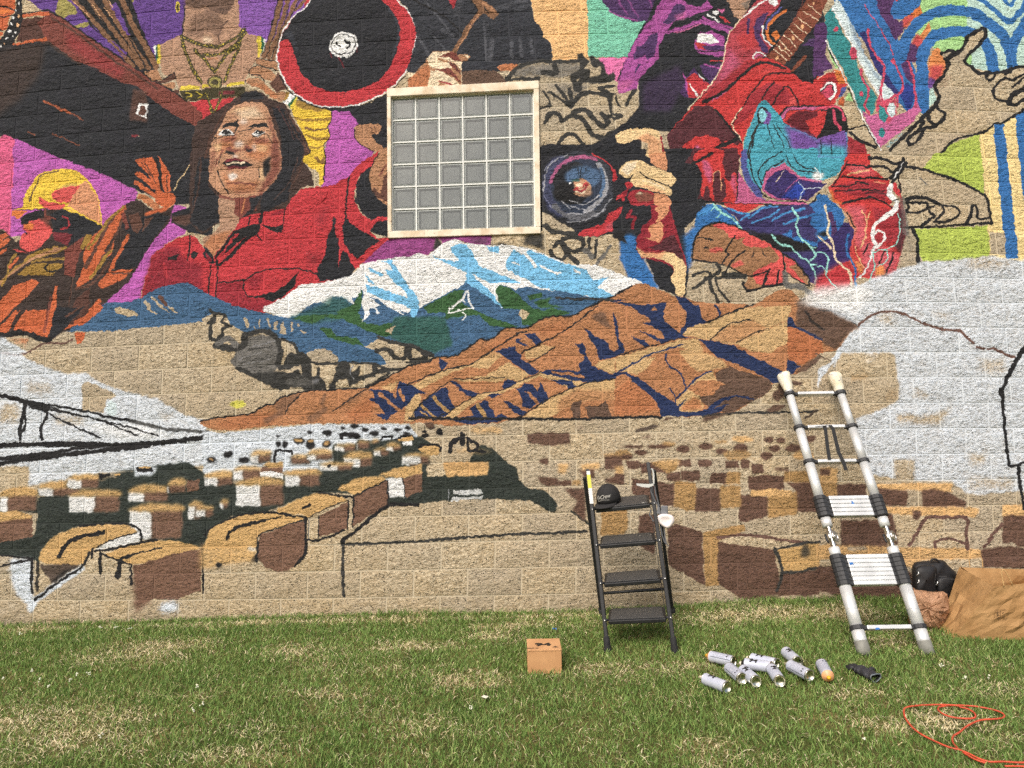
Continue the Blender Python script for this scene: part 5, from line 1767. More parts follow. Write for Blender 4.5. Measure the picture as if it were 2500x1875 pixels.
def block_geo(c0, c1, r):
    mx, mz = .0068/BW, .0062/BH; t = np.linspace(0, 1, NXB); q = np.linspace(0, 1, NZB)
    C, Rr = np.meshgrid(c0+mx+(c1-c0-2*mx)*t, r+mz+(1-2*mz)*q)
    x, z = lattice(C, Rr)
    y = -RN.random(x.shape)*.016; y[0] = -RN.random(NXB)*.0035; y[-1] = -RN.random(NXB)*.0035; y[:, 0] = -RN.random(NZB)*.0035; y[:, -1] = -RN.random(NZB)*.0035
    x[1:-1, 1:-1] += RN.normal(0, .012, x[1:-1, 1:-1].shape)
    v = list(zip(x.ravel(), y.ravel(), z.ravel())); f = [(i*NXB+j, i*NXB+j+1, (i+1)*NXB+j+1, (i+1)*NXB+j)[::-1] for i in range(NZB-1) for j in range(NXB-1)]
    rim = [(0, j) for j in range(NXB)]+[(i, NXB-1) for i in range(1, NZB)]+[(NZB-1, j) for j in range(NXB-2, -1, -1)]+[(i, 0) for i in range(NZB-2, 0, -1)]
    n = len(v); k = len(rim); v += [(x[a, b], y[a, b], z[a, b]) for a, b in rim]+[(x[a, b], .03, z[a, b]) for a, b in rim]
    f += [(n+a, n+(a+1) % k, n+k+(a+1) % k, n+k+a) for a in range(k)]
    return v, f
def mesh_tone(name, v, f, tones):
    me = bpy.data.meshes.new(name); me.from_pydata(v, [], f); me.materials.append(M_BLOCK)
    a = me.attributes.new('tone', 'FLOAT', 'FACE'); a.data.foreach_set('value', tones)
    me.polygons.foreach_set('use_smooth', [True]*len(f)); me.update(); return me
rest_v, rest_f, rest_t = [], [], []
cells = []
for r in range(-10, 22):
    off = 0. if r % 2 == 0 else .5
    for k in range(-6, 28):
        c0, c1 = k+off, k+off+1
        spans = [(c0, c1)]
        if 0 <= r < 6:                           # the window opening, three blocks wide and six courses high
            if c0 >= 8 and c1 <= 11: continue
            if c0 < 8 < c1: spans = [(c0, 8.)]
            elif c0 < 11 < c1: spans = [(11., c1)]
        for s0, s1 in spans:
            x, z = lattice([(s0+s1)/2], [r+.5])
            if WX0 < x[0] < WX1: cells.append((r, s0, s1, x[0]))
inview = sorted([c for c in cells if abs(c[3]) < 4.1+.05*c[0]/20], key=lambda c: (-c[0], abs(c[3])))
single = set(map(id, inview[:298]))
for c in cells:
    v, f = block_geo(c[1], c[2], c[0]); t = float(RN.random())
    if id(c) in single:
        o = link(bpy.data.objects.new('block', mesh_tone('block', v, f, [t]*len(f)))); o.parent = wall
    else:
        n = len(rest_v); rest_v += v; rest_f += [tuple(i+n for i in q) for q in f]; rest_t += [t]*len(f)
o = link(bpy.data.objects.new('upper_blocks', mesh_tone('upper_blocks', rest_v, rest_f, rest_t))); o.parent = wall; o['kind'] = 'stuff'
# mortar behind the faces, left open at the window
wl, wt = lattice([8, 8], [0, 6]); wr, wb = lattice([11, 11], [0, 6])
HX0, HX1, HZ0, HZ1 = float(wl.mean()), float(wr.mean()), float(min(wt[1], wb[1])), float(max(wt[0], wb[0]))
b = MB(); Yj = .0015
for x0, x1, z0, z1 in ((WX0, HX0, -.4, WZ1), (HX1, WX1, -.4, WZ1), (HX0, HX1, -.4, HZ0), (HX0, HX1, HZ1, WZ1)):
    b.box(((x0+x1)/2, Yj+.12, (z0+z1)/2), (x1-x0, .24, z1-z0))
b.build('mortar', M_JOINT, wall)
b = MB(); b.box(((WX0+WX1)/2, .13, WZ1+.05), (WX1-WX0+.06, .34, .1)); b.build('coping', plain('coping_concrete', (170, 164, 152), .8, bump=.2), wall, bevel=.008)
# ---- glass block window
M_FRAME = N('old_cream_paint'); _n = M_FRAME.noise(9, 5, .6); _c = M_FRAME.mix(M_FRAME.ramp(_n, .38, .7), srgb(232, 222, 200), srgb(206, 184, 152))
_c = M_FRAME.mix(M_FRAME.ramp(M_FRAME.noise(38, 4, .6), .62, .72, 0, .8), _c, srgb(150, 104, 72))
M_FRAME = M_FRAME.done(_c, .55, nrm=M_FRAME.bump(M_FRAME.noise(120, 3), .2, .002))
M_GROUT = plain('white_grout', (226, 228, 224), .7, var=.08, scale=60)
def corner(px, py, y=0.): return on_wall(px, py, y)
O_ = [corner(947, 223), corner(1314, 204), corner(1318.5, 568), corner(949, 579.5)]      # outer corners: top left, top right, bottom right, bottom left
win = MB()
def lerp4(P, u, v, y):                            # u to the right, v downwards
    p = (P[0]*(1-u)+P[1]*u)*(1-v)+(P[3]*(1-u)+P[2]*u)*v; return Vector((p.x, y, p.z))
fu0, fu1, fv0, fv1 = .026, .966, .047, .963
def bar4(mb, u0, u1, v0, v1, y0, y1): mb.hexa([lerp4(O_, a, c, y) for y in (y0, y1) for a, c in ((u0, v1), (u1, v1), (u1, v0), (u0, v0))])
for i in range(7):
    u = fu0+(fu1-fu0)*i/6; w = .0045
    bar4(win, u-w, u+w, fv0, fv1, .012, .10)
for j in range(7):
    v = fv0+(fv1-fv0)*j/6; w = .0043
    for i in range(6):
        bar4(win, fu0+(fu1-fu0)*i/6+.0045, fu0+(fu1-fu0)*(i+1)/6-.0045, v-w, v+w, .013, .099)
window = win.build('window', M_GROUT, wall)
window['label'] = 'glass block window in a stained cream frame'
for u0, u1, v0, v1 in ((-.004, 1.004, -.012, .045), (-.004, 1.004, .965, 1.01), (-.004, .022, .0455, .9645), (.969, 1.004, .0455, .9645)):
    f = MB(); bar4(f, u0, u1, v0, v1, -.022, .11); f.build('window_frame', M_FRAME, window, bevel=.004)
m = N('glass_block'); gl = m.n('BsdfGlossy'); m.put(gl, 'Roughness', .08); m.put(gl, 'Color', (.95, .97, .96, 1)); tr = m.n('BsdfTransparent'); m.put(tr, 'Color', (.93, .95, .93, 1))
fr = m.n('Fresnel'); m.put(fr, 'IOR', 1.5); m.put(fr, 'Normal', m.bump(m.noise(24, 2), .12, .01)); mx = m.n('MixShader'); m.put(mx, 0, m.math('ADD', fr.outputs[0], .05)); m.put(mx, 1, tr.outputs[0]); m.put(mx, 2, gl.outputs[0])
m.t.links.new(mx.outputs[0], m.t.nodes['Material Output'].inputs[0]); M_PANE = m.mat
m = N('glass_block_back'); nz = m.noise(5, 3, .5); M_BACK = m.done(m.mix(m.ramp(nz, .3, .7), srgb(150, 155, 155), srgb(176, 180, 179)), .35, spec=.4)
M_EDGE = plain('glass_block_edge', (150, 155, 153), .25, var=.15, scale=40)
for j in range(6):
    for i in range(6):
        g = MB(); e = .0055
        u0 = fu0+(fu1-fu0)*i/6+e; u1 = fu0+(fu1-fu0)*(i+1)/6-e; v0 = fv0+(fv1-fv0)*j/6+e; v1 = fv0+(fv1-fv0)*(j+1)/6-e
        q = lambda k, y: [lerp4(O_, a, c, y) for a, c in ((u0+k, v1-k), (u1-k, v1-k), (u1-k, v0+k), (u0+k, v0+k))]
        rings = [q(0, .09), q(0, .022), q(.010, .017), q(.015, .020), q(.022, .034)]
        for a, c in zip(rings[:-1], rings[1:]):
            n = len(g.v); g.v += [tuple(p) for p in a+c]; mi = 1
            for k in range(4): g.f.append((n+k, n+(k+1) % 4, n+4+(k+1) % 4, n+4+k)); g.m.append(mi)
        g.add(rings[-1], [(0, 1, 2, 3)], 2)
        g.add(q(.010, .0165), [(0, 1, 2, 3)], 0)
        g.build('glass_block', [M_PANE, M_EDGE, M_BACK], window)
b = MB(); b.box(((HX0+HX1)/2, .2, (HZ0+HZ1)/2), (HX1-HX0+.1, .06, HZ1-HZ0+.1)); b.build('window_backing', M_GROUT, window)

# ================================================================ the lawn
m = N('lawn_soil'); P = m.pos(); c = m.mix(m.ramp(m.noise(3, 5, .6), .35, .7), srgb(84, 92, 48), srgb(128, 116, 74)); c = m.mix(m.ramp(m.noise(60, 4, .6), .4, .7), c, srgb(60, 62, 36))
M_SOIL = m.done(c, .95, nrm=m.bump(m.noise(90, 4), .8, .02), spec=.1)
xs = np.unique(np.concatenate([np.linspace(-600, -7, 12), np.linspace(-7, 7, 71), np.linspace(7, 600, 12)])); hs = np.concatenate([[-.3, -.02], np.linspace(.02, 6, 60), np.geomspace(7, 1200, 14)])
XX, HH = np.meshgrid(xs, hs); ZZ = gz(XX, -HH)-np.where(HH > 7.6, 0, 0)
g = MB(); g.grid([[(XX[i, j], -HH[i, j], ZZ[i, j]) for j in range(len(xs))] for i in range(len(hs))][::-1])
lawn = g.build('lawn', M_SOIL, smooth=True); lawn['kind'] = 'structure'
b = MB(); b.add([(-600, .3, -.3), (600, .3, -.3), (600, 1200, -.3), (-600, 1200, -.3)], [(0, 1, 2, 3)]); o = b.build('ground', M_SOIL); o['kind'] = 'structure'
m = N('grass_blade'); at = m.n('Attribute'); at.attribute_name = 'blade'; hsv = at.outputs['Color']
m.put(m.b, 'Base Color', hsv); m.put(m.b, 'Roughness', .6); m.put(m.b, 'Specular IOR Level', .25)
tl = m.n('BsdfTranslucent'); m.put(tl, 'Color', hsv); mx = m.n('MixShader'); m.put(mx, 0, .3); m.put(mx, 1, m.b.outputs[0]); m.put(mx, 2, tl.outputs[0]); m.t.links.new(mx.outputs[0], m.t.nodes['Material Output'].inputs[0]); M_GRASS = m.mat
DRY = [(395, 1585, .35, .10, .8), (330, 1605, .45, .10, .7), (725, 1590, .3, .08, .8), (1020, 1580, .40, .07, .9), (1190, 1560, .2, .06, .8), (1140, 1665, .22, .07, .7), (770, 1695, .25, .06, .6), (1017, 1775, .2, .06, .5), (630, 1785, .2, .07, .6),
       (70, 1765, .4, .12, .8), (180, 1810, .4, .10, .8), (285, 1765, .3, .08, .6), (540, 1850, .3, .06, .6), (1640, 1635, .3, .08, .5), (1860, 1500, .8, .10, .9), (2050, 1500, .45, .12, .8), (2330, 1770, .22, .10, .85), (2180, 1775, .25, .05, .7), (2090, 1695, .3, .06, .5), (2170, 1570, .2, .08, .8), (2440, 1800, .25, .06, .5), (1480, 1640, .22, .07, .7), (1250, 1530, .3, .05, .7),
       (80, 1540, 1.0, .035, .6), (700, 1520, 1.4, .04, .8), (560, 1500, .25, .05, .9), (1300, 1508, 1.0, .035, .7), (500, 1700, .25, .05, .4), (900, 1640, .5, .07, .4), (1600, 1850, .4, .08, .4), (2420, 1690, .25, .06, .35)]
NB = 230000
gx = RN.uniform(-5.2, 5.0, NB); gh = RN.uniform(.005, 1.0, NB)**1.0*2.75
def smooth2(x, y, s, seed):
    r = np.random.default_rng(seed); T = r.random((256, 256)); X, Y = x/s+99, y/s+99; i, j = X.astype(int), Y.astype(int); a, b_ = X-i, Y-j; a = a*a*(3-2*a); b_ = b_*b_*(3-2*b_)
    q = lambda i, j: T[i % 256, j % 256]
    return (q(i, j)*(1-a)+q(i+1, j)*a)*(1-b_)+(q(i, j+1)*(1-a)+q(i+1, j+1)*a)*b_
dry = np.zeros(NB)
for px, py, sx, sh, a in DRY:
    p = on_lawn(px, py); dry = np.maximum(dry, a*np.exp(-((gx-p.x)/sx)**2-((gh+p.y)/(sh*1.6))**2))
n1 = smooth2(gx, gh*2., .16, 1); n2 = smooth2(gx, gh*1.6, .45, 2); n3 = smooth2(gx, gh*1.5, .05, 3)
dryness = np.clip(dry*1.1+.55*(n1-.55)+.5*(n2-.6)+.3*(n3-.5), 0, 1)
isdry = RN.random(NB) < np.clip(dryness*.85+.06, 0, .85)
lush = np.clip((n2*.6+n1*.5)-.5*dryness, 0, 1)
hgt = np.where(isdry, RN.uniform(.012, .035, NB), RN.uniform(.02, .045, NB)*(.7+.6*lush))
hgt *= np.where(gh < .10, 1.15, 1)
lean = np.where(isdry, RN.uniform(.9, 2.6, NB), RN.uniform(.25, 1.1, NB))*hgt
ang = RN.uniform(0, 2*np.pi, NB)+.6*np.sin(gx*2.3)
wid = RN.uniform(.0018, .0032, NB); wa = RN.uniform(0, 2*np.pi, NB)
z0 = gz(gx, -gh)-.004
bx, by = np.cos(ang)*lean, np.sin(ang)*lean; wx_, wy_ = np.cos(wa)*wid, np.sin(wa)*wid
V = np.empty((NB, 5, 3)); yb = -gh
V[:, 0] = np.stack([gx-wx_, yb-wy_, z0], 1); V[:, 1] = np.stack([gx+wx_, yb+wy_, z0], 1)
V[:, 2] = np.stack([gx+bx*.4+wx_*.8, yb+by*.4+wy_*.8, z0+hgt*.62], 1); V[:, 3] = np.stack([gx+bx*.4-wx_*.8, yb+by*.4-wy_*.8, z0+hgt*.62], 1)
V[:, 4] = np.stack([gx+bx, yb+by, z0+hgt*np.where(isdry, .75, 1)], 1)
V[:, :, 1] = np.minimum(V[:, :, 1], -.004)
me = bpy.data.meshes.new('grass'); me.vertices.add(NB*5); me.vertices.foreach_set('co', V.ravel())
base = np.arange(NB)*5
loops = np.stack([base, base+1, base+2, base+3, base+3, base+2, base+4], 1).ravel()
me.loops.add(NB*7); me.loops.foreach_set('vertex_index', loops.astype(np.int32))
st = np.stack([np.arange(NB)*7, np.arange(NB)*7+4], 1).ravel(); me.polygons.add(NB*2); me.polygons.foreach_set('loop_start', st.astype(np.int32))
me.update(calc_edges=True)
g1, g2, g3 = np.array(srgb(92, 122, 58)[:3]), np.array(srgb(148, 176, 98)[:3]), np.array(srgb(190, 192, 128)[:3]); d1, d2 = np.array(srgb(222, 206, 160)[:3]), np.array(srgb(244, 232, 196)[:3])
t = np.clip(RN.normal(.45, .28, NB)-.35*(lush-.4), 0, 1)[:, None]; t2 = (RN.random(NB) < .12+.3*dryness)[:, None]
gc = g1*(1-t)+g2*t; gc = np.where(t2, gc*.4+g3*.6, gc); dcol = d1*(1-t)+d2*t
colr = np.where(isdry[:, None], dcol, gc)
ca = me.color_attributes.new('blade', 'FLOAT_COLOR', 'POINT'); full = np.ones((NB, 5, 4)); full[:, :, :3] = colr[:, None]
ca.data.foreach_set('color', full.ravel().astype(np.float32)); me.materials.append(M_GRASS)
o = link(bpy.data.objects.new('grass', me)); tag(o, 'short patchy lawn grass, green with straw-dry patches', None, None, 'stuff')
# clover heads in the grass
b = MB()
for px, py in [(247, 1544), (283, 1543), (318, 1547), (78, 1652), (7, 1670), (97, 1674), (215, 1658), (170, 1673), (186, 1661), (245, 1812), (118, 1690), (480, 1690), (494, 1735), (470, 1750), (1347, 1519), (1150, 1745), (2300, 1640), (2357, 1668), (2415, 1668), (2110, 1823), (49, 1559)]:
    p = on_lawn(px, py)+Vector((0, 0, .035))
    for _ in range(5):
        c = p+Vector(RN.normal(0, .005, 3)); b.lathe([(.0, -.004), (.004, -.001), (.0035, .003), (0, .005)], 5, Matrix.Translation(c))
o = b.build('clover_flowers', plain('clover_white', (222, 222, 200), .8)); o['kind'] = 'stuff'

# ================================================================ shared object materials
M_BLK = plain('black_powder_coat', (34, 35, 37), .45, var=.25, scale=25, bump=.1); M_RUB = plain('black_rubber', (30, 30, 31), .8, var=.2, scale=50, bump=.3)
M_STEEL = plain('bright_steel', (200, 200, 196), .3, 1., scale=20)
m = N('brushed_aluminium'); nz = m.noise(7, 4, .6); _s = m.noise(55, 3, .6)
c = m.mix(m.ramp(nz, .3, .7), srgb(205, 207, 206), srgb(232, 234, 233)); c = m.mix(m.ramp(_s, .72, .76, 0, .6), c, srgb(120, 122, 126))
M_ALU = m.done(c, .42, .35, m.bump(m.noise(140, 2), .08, .002))
M_CLAMP2 = plain('grey_seam', (150, 150, 150), .5); M_CLAMP = plain('black_plastic', (44, 45, 47), .55, var=.15, scale=40); M_TAPE = plain('blue_tape', (44, 108, 178), .7)
M_GREYF = plain('grey_foot_rubber', (128, 128, 120), .7, scale=18, var=.25)
def bend_text(txt, size, shear=0., bold=0.):
    cu = bpy.data.curves.new('print', 'FONT'); cu.body = txt; cu.size = size; cu.shear = shear; cu.offset = bold; cu.align_x = 'CENTER'; cu.align_y = 'CENTER'; cu.resolution_u = 3
    o = bpy.data.objects.new('print', cu); me = bpy.data.meshes.new_from_object(o); v = [tuple(q.co) for q in me.vertices]; f = [tuple(p.vertices) for p in me.polygons]
    bpy.data.objects.remove(o); bpy.data.curves.remove(cu); bpy.data.meshes.remove(me); return v, f

# ================================================================ black step ladder
FL, FR = on_lawn(1484, 1590), on_lawn(1648, 1593)
TL, TR = on_wall(1435, 1146, FL.y+.25), on_wall(1582, 1129, FR.y+.25)
RL, RR = on_lawn(1469, 1501), on_lawn(1643, 1499)
RLt, RRt = on_wall(1427, 1165, TL.y+.05), on_wall(1597, 1147, TR.y+.05)
sl = thing('step_ladder', 'black folding step ladder with four grooved treads standing on the lawn', 'step ladder', (FL+FR)/2)
ax = (FR-FL).normalized()
for a, t_ in ((FL, TL), (FR, TR)):
    b = MB(); b.bar(a+(t_-a)*.015, t_, .026, .034, ax); rail = b.build('front_rail', M_BLK, sl, bevel=.005)
    b = MB(); d = (t_-a).normalized(); b.tube([a-d*.02, a+d*.01, a+d*.05, a+d*.09], [.027, .026, .021, .02], 10); b.build('foot', M_RUB, rail, smooth=True)
for a, t_ in ((RL, RLt), (RR, RRt)):
    b = MB(); b.bar(a, t_, .024, .03, ax); rail = b.build('rear_rail', M_BLK, sl, bevel=.005)
    b = MB(); d = (t_-a).normalized(); b.tube([a-d*.02, a+d*.05], [.022, .02], 8); b.build('foot', M_RUB, rail, smooth=True)
b = MB(); b.tube([at_line(RL, RLt, 1449), at_line(RR, RRt, 1437)], .011, 8); b.build('rear_crossbar', M_BLK, sl, smooth=True)
m = N('ribbed_tread'); P = m.pos(); sp = m.n('SeparateXYZ'); m.put(sp, 0, P); w = m.math('SINE', m.math('MULTIPLY', sp.outputs[0], 620.)); w2 = m.math('SINE', m.math('MULTIPLY', sp.outputs[1], 500.))
dots = m.math('MULTIPLY', w, w2); spl = m.ramp(m.noise(34, 3, .6), .70, .74)
M_TREAD = m.done(m.mix(spl, m.mix(m.ramp(dots, -.4, .6), srgb(40, 40, 41), srgb(88, 87, 84)), srgb(206, 204, 196)), .6, nrm=m.bump(dots, .5, .002))
for k, (yl, yr, dep) in enumerate(((1243, 1228, .27), (1330, 1318, .2), (1423, 1411, .2), (1513, 1506, .2))):
    a, c = at_line(FL, TL, yl), at_line(FR, TR, yr); e = (c-a).normalized(); a = a+e*.026; c = c-e*.026
    back = Vector((0, math.cos(.14), math.sin(.14))); back = (back-e*back.dot(e)).normalized(); up = e.cross(back)
    fr = -back*.035; b = MB()
    b.hexa([p+fr+up*z+back*y for z in (-.022, .006) for p, y in ((a, 0), (c, 0), (c, dep), (a, dep))])
    st_ = b.build('tread', M_BLK, sl, bevel=.006)
    b = MB(); b.hexa([p+fr+up*z+back*y for z in (.0065, .013) for p, y in ((a+e*.012, .008), (c-e*.012, .008), (c-e*.02, dep-.008), (a+e*.02, dep-.008))]); b.build('tread_mat', M_TREAD, st_, bevel=.004)
    for p, s in ((a, -1), (c, 1)):
        b = MB(); b.tube([p+fr*.2+e*s*.0, p+fr*.2+e*s*.030], .008, 8); b.build('pivot_bolt', M_BLK, st_, smooth=True)
        b = MB(); q = (at_line(FL, TL, yl) if s < 0 else at_line(FR, TR, yr))+Vector((0, -.022, 0)); b.lathe([(0, .006), (.005, .004), (.007, 0), (.007, -.006)], 10, Matrix.Translation(q)@Matrix.Rotation(math.pi/2, 4, 'X')); b.build('rivet', M_STEEL, st_, smooth=True)
    if k == 0: STEP = (a, c, fr, back, up, e, dep)
st_l = at_line(FL, TL, 1150), at_line(FL, TL, 1229); b = MB(); o_ = Vector((0, -.019, 0))
b.bar(st_l[0]+o_, st_l[1]+o_, .024, .003, ax)
m = N('ruler_sticker'); sp = m.n('SeparateXYZ'); m.put(sp, 0, m.pos()); z = sp.outputs[2]; zt, zb = st_l[0].z-sl.location.z, st_l[1].z-sl.location.z
mid_ = m.math('MULTIPLY', m.ramp(z, st_l[1].z+.10, st_l[1].z+.105), m.ramp(z, st_l[1].z+.19, st_l[1].z+.195, 1., 0.))
tick = m.ramp(m.math('SINE', m.math('MULTIPLY', z, 420.)), .8, .9, 0., .45)
M_RULE = m.done(m.mix(tick, m.mix(mid_, srgb(228, 228, 224), srgb(214, 208, 70)), srgb(70, 70, 70)), .5)
b.build('height_sticker', M_RULE, sl)
for a, t_, sgn in ((FL, TL, 1), (FR, TR, -1)):
    b = MB(); p0 = at_line(a, t_, 1240)+ax*.018*sgn; p1 = at_line(a, t_, 1508)+ax*.018*sgn; b.tube([p0+Vector((0, .04, 0)), p1+Vector((0, .05, 0))], .0022, 5); b.build('tie_rod', M_BLK, sl)
# ---- cap on the top tread
a, c, fr, back, up, e, dep = STEP
cp = a+(c-a)*.245+fr+back*.115+up*.014
cap = thing('baseball_cap', 'black baseball cap with pale script lettering on the top tread', 'cap', cp)
M_CLOTH = plain('black_cotton', (37, 36, 36), .85, var=.18, scale=60, bump=.25)
fwd = (-back*.93-e*.36).normalized(); lat = up.cross(fwd).normalized()*-1; H = .118
Pt = lambda t_, p_: cp+fwd*(.098*math.cos(t_)*math.sin(p_))+lat*(.080*math.sin(t_)*math.sin(p_))+up*(.012+H*max(0, math.cos(p_))**.75)
b = MB(); b.grid([[Pt(2*math.pi*i/28, p_) for p_ in np.linspace(.02, math.pi/2, 10)] for i in range(29)]); crown = b.build('cap_crown', M_CLOTH, cap, smooth=True, solid=.002)
for i in range(6):
    b = MB(); b.tube([Pt(i*math.pi/3, p_)+up*.0008 for p_ in np.linspace(.04, math.pi/2, 9)], .0012, 5); b.build('seam', M_CLOTH, crown, smooth=True)
b = MB(); b.lathe([(.007, 0), (.006, .004), (0, .006)], 10, Matrix.Translation(cp+up*(H+.011))); b.build('button', M_CLOTH, crown, smooth=True)
b = MB(); rows = []
for i in range(15):
    t_ = -1.25+2.5*i/14; r0 = cp+fwd*.094*math.cos(t_)+lat*.078*math.sin(t_)+up*.012; L_ = .075*math.cos(t_*1.05)**.6 if abs(t_) < 1.45 else 0
    rows.append([r0+fwd*L_*k-up*(.010*k*k+.012*(t_/1.25)**2*k) for k in (0, .35, .7, 1)])
b.grid(rows); b.build('cap_brim', M_CLOTH, cap, smooth=True, solid=.003)
v, f = bend_text('RyCrew', .036, .35, .0004); b = MB(); vv = []
for x, y, _ in v:
    t_ = -x/.088+.0; p_ = math.acos(max(.02, min(.98, ((y+.048+x*.12)/H)**(1/.75)))); q = Pt(t_, p_); vv.append(q+(q-cp-up*.03).normalized()*.0022)
b.add(vv, f); w_ = [Pt(-x/.088, math.acos(min(.98, ((.026+x*.12+.004*math.cos(x*60))/H)**(1/.75)))) for x in np.linspace(-.045, .05, 12)]
b.tube([q+(q-cp-up*.03).normalized()*.002 for q in w_], .0012, 4)
b.build('cap_lettering', plain('pale_thread', (170, 168, 160), .7), cap)
# ---- respirator hanging from the right rail
rp = lambda x, y, yy=-.0: on_wall(1400+x/4.23, 1110+y/4.23, yy)
yr = at_line(FR, TR, 1260).y
resp = thing('respirator_mask', 'half-mask respirator with white filter pad hanging off the ladder rail', 'respirator', rp(950, 690, yr-.03))
M_GREYP = plain('grey_plastic', (112, 114, 118), .5); M_WHP = plain('white_filter_pad', (236, 226, 224), .6, var=.05, scale=14, bump=.1); M_STRAP = plain('grey_elastic', (92, 94, 98), .8, bump=.2, scale=70)
M_CLEAR = plain('cloudy_plastic', (206, 208, 204), .35, var=.05)
b = MB(); Y0 = yr-.045; rows = []
out = [(868, 640), (905, 615), (960, 612), (1020, 628), (1042, 665), (1035, 705), (1000, 750), (970, 763), (930, 745), (890, 712)]
out = [tuple(q) for q in catmull(out, True, 3)]; cx_, cy_ = 952, 688
for s_, dy in ((1, .022), (1.0, 0), (.93, -.012), (.75, -.018), (.5, -.013), (.3, -.009), (.02, -.009)):
    rows.append([rp(cx_+(x-cx_)*s_, cy_+(y-cy_)*s_, Y0+dy) for x, y in out+out[:1]])
b.grid(rows); b.build('filter_pad', M_WHP, resp, smooth=True)
b = MB(); b.hexa([rp(x, y, yy) for yy in (Y0+.01, Y0+.05) for x, y in ((895, 640), (978, 640), (976, 528), (905, 526))]); b.build('filter_holder', M_GREYP, resp, bevel=.006)
b = MB(); b.hexa([rp(x, y, yy) for yy in (Y0-.0, Y0+.04) for x, y in ((858, 610), (900, 615), (892, 540), (868, 535))]); b.build('buckle', M_GREYP, resp, bevel=.004)
def ribbon(mb, pts, w, th=.0015):
    for p, q in zip(pts[:-1], pts[1:]): mb.bar(p, q, w, th, (q-p).cross(Vector((0, 1, 0))))
for pts in ([(800, 155), (825, 160), (832, 290), (815, 320), (785, 318)], [(795, 300), (800, 380), (840, 470), (880, 540)], [(835, 290), (850, 400), (885, 530)], [(800, 570), (785, 620), (830, 690)], [(900, 740), (915, 830), (940, 900), (975, 935)], [(935, 750), (945, 850), (960, 920), (985, 945)]):
    b = MB(); ribbon(b, [rp(x, y, yr-.03) for x, y in pts], .008); b.build('strap', M_STRAP, resp)
b = MB(); P_ = [(650, 297), (700, 300), (775, 303), (828, 297), (828, 318), (775, 340), (715, 335), (655, 318)]; b.add([rp(x, y, yy) for yy in (yr-.045, yr-.039) for x, y in P_], [tuple(range(8))[::-1], tuple(range(8, 16))]+[(i, (i+1) % 8, 8+(i+1) % 8, 8+i) for i in range(8)])
b.tube([rp(800, 150, yr-.04), rp(815, 150, yr-.04), rp(828, 200, yr-.04), rp(830, 300, yr-.04)], .006, 6); b.build('head_cradle', M_CLEAR, resp)

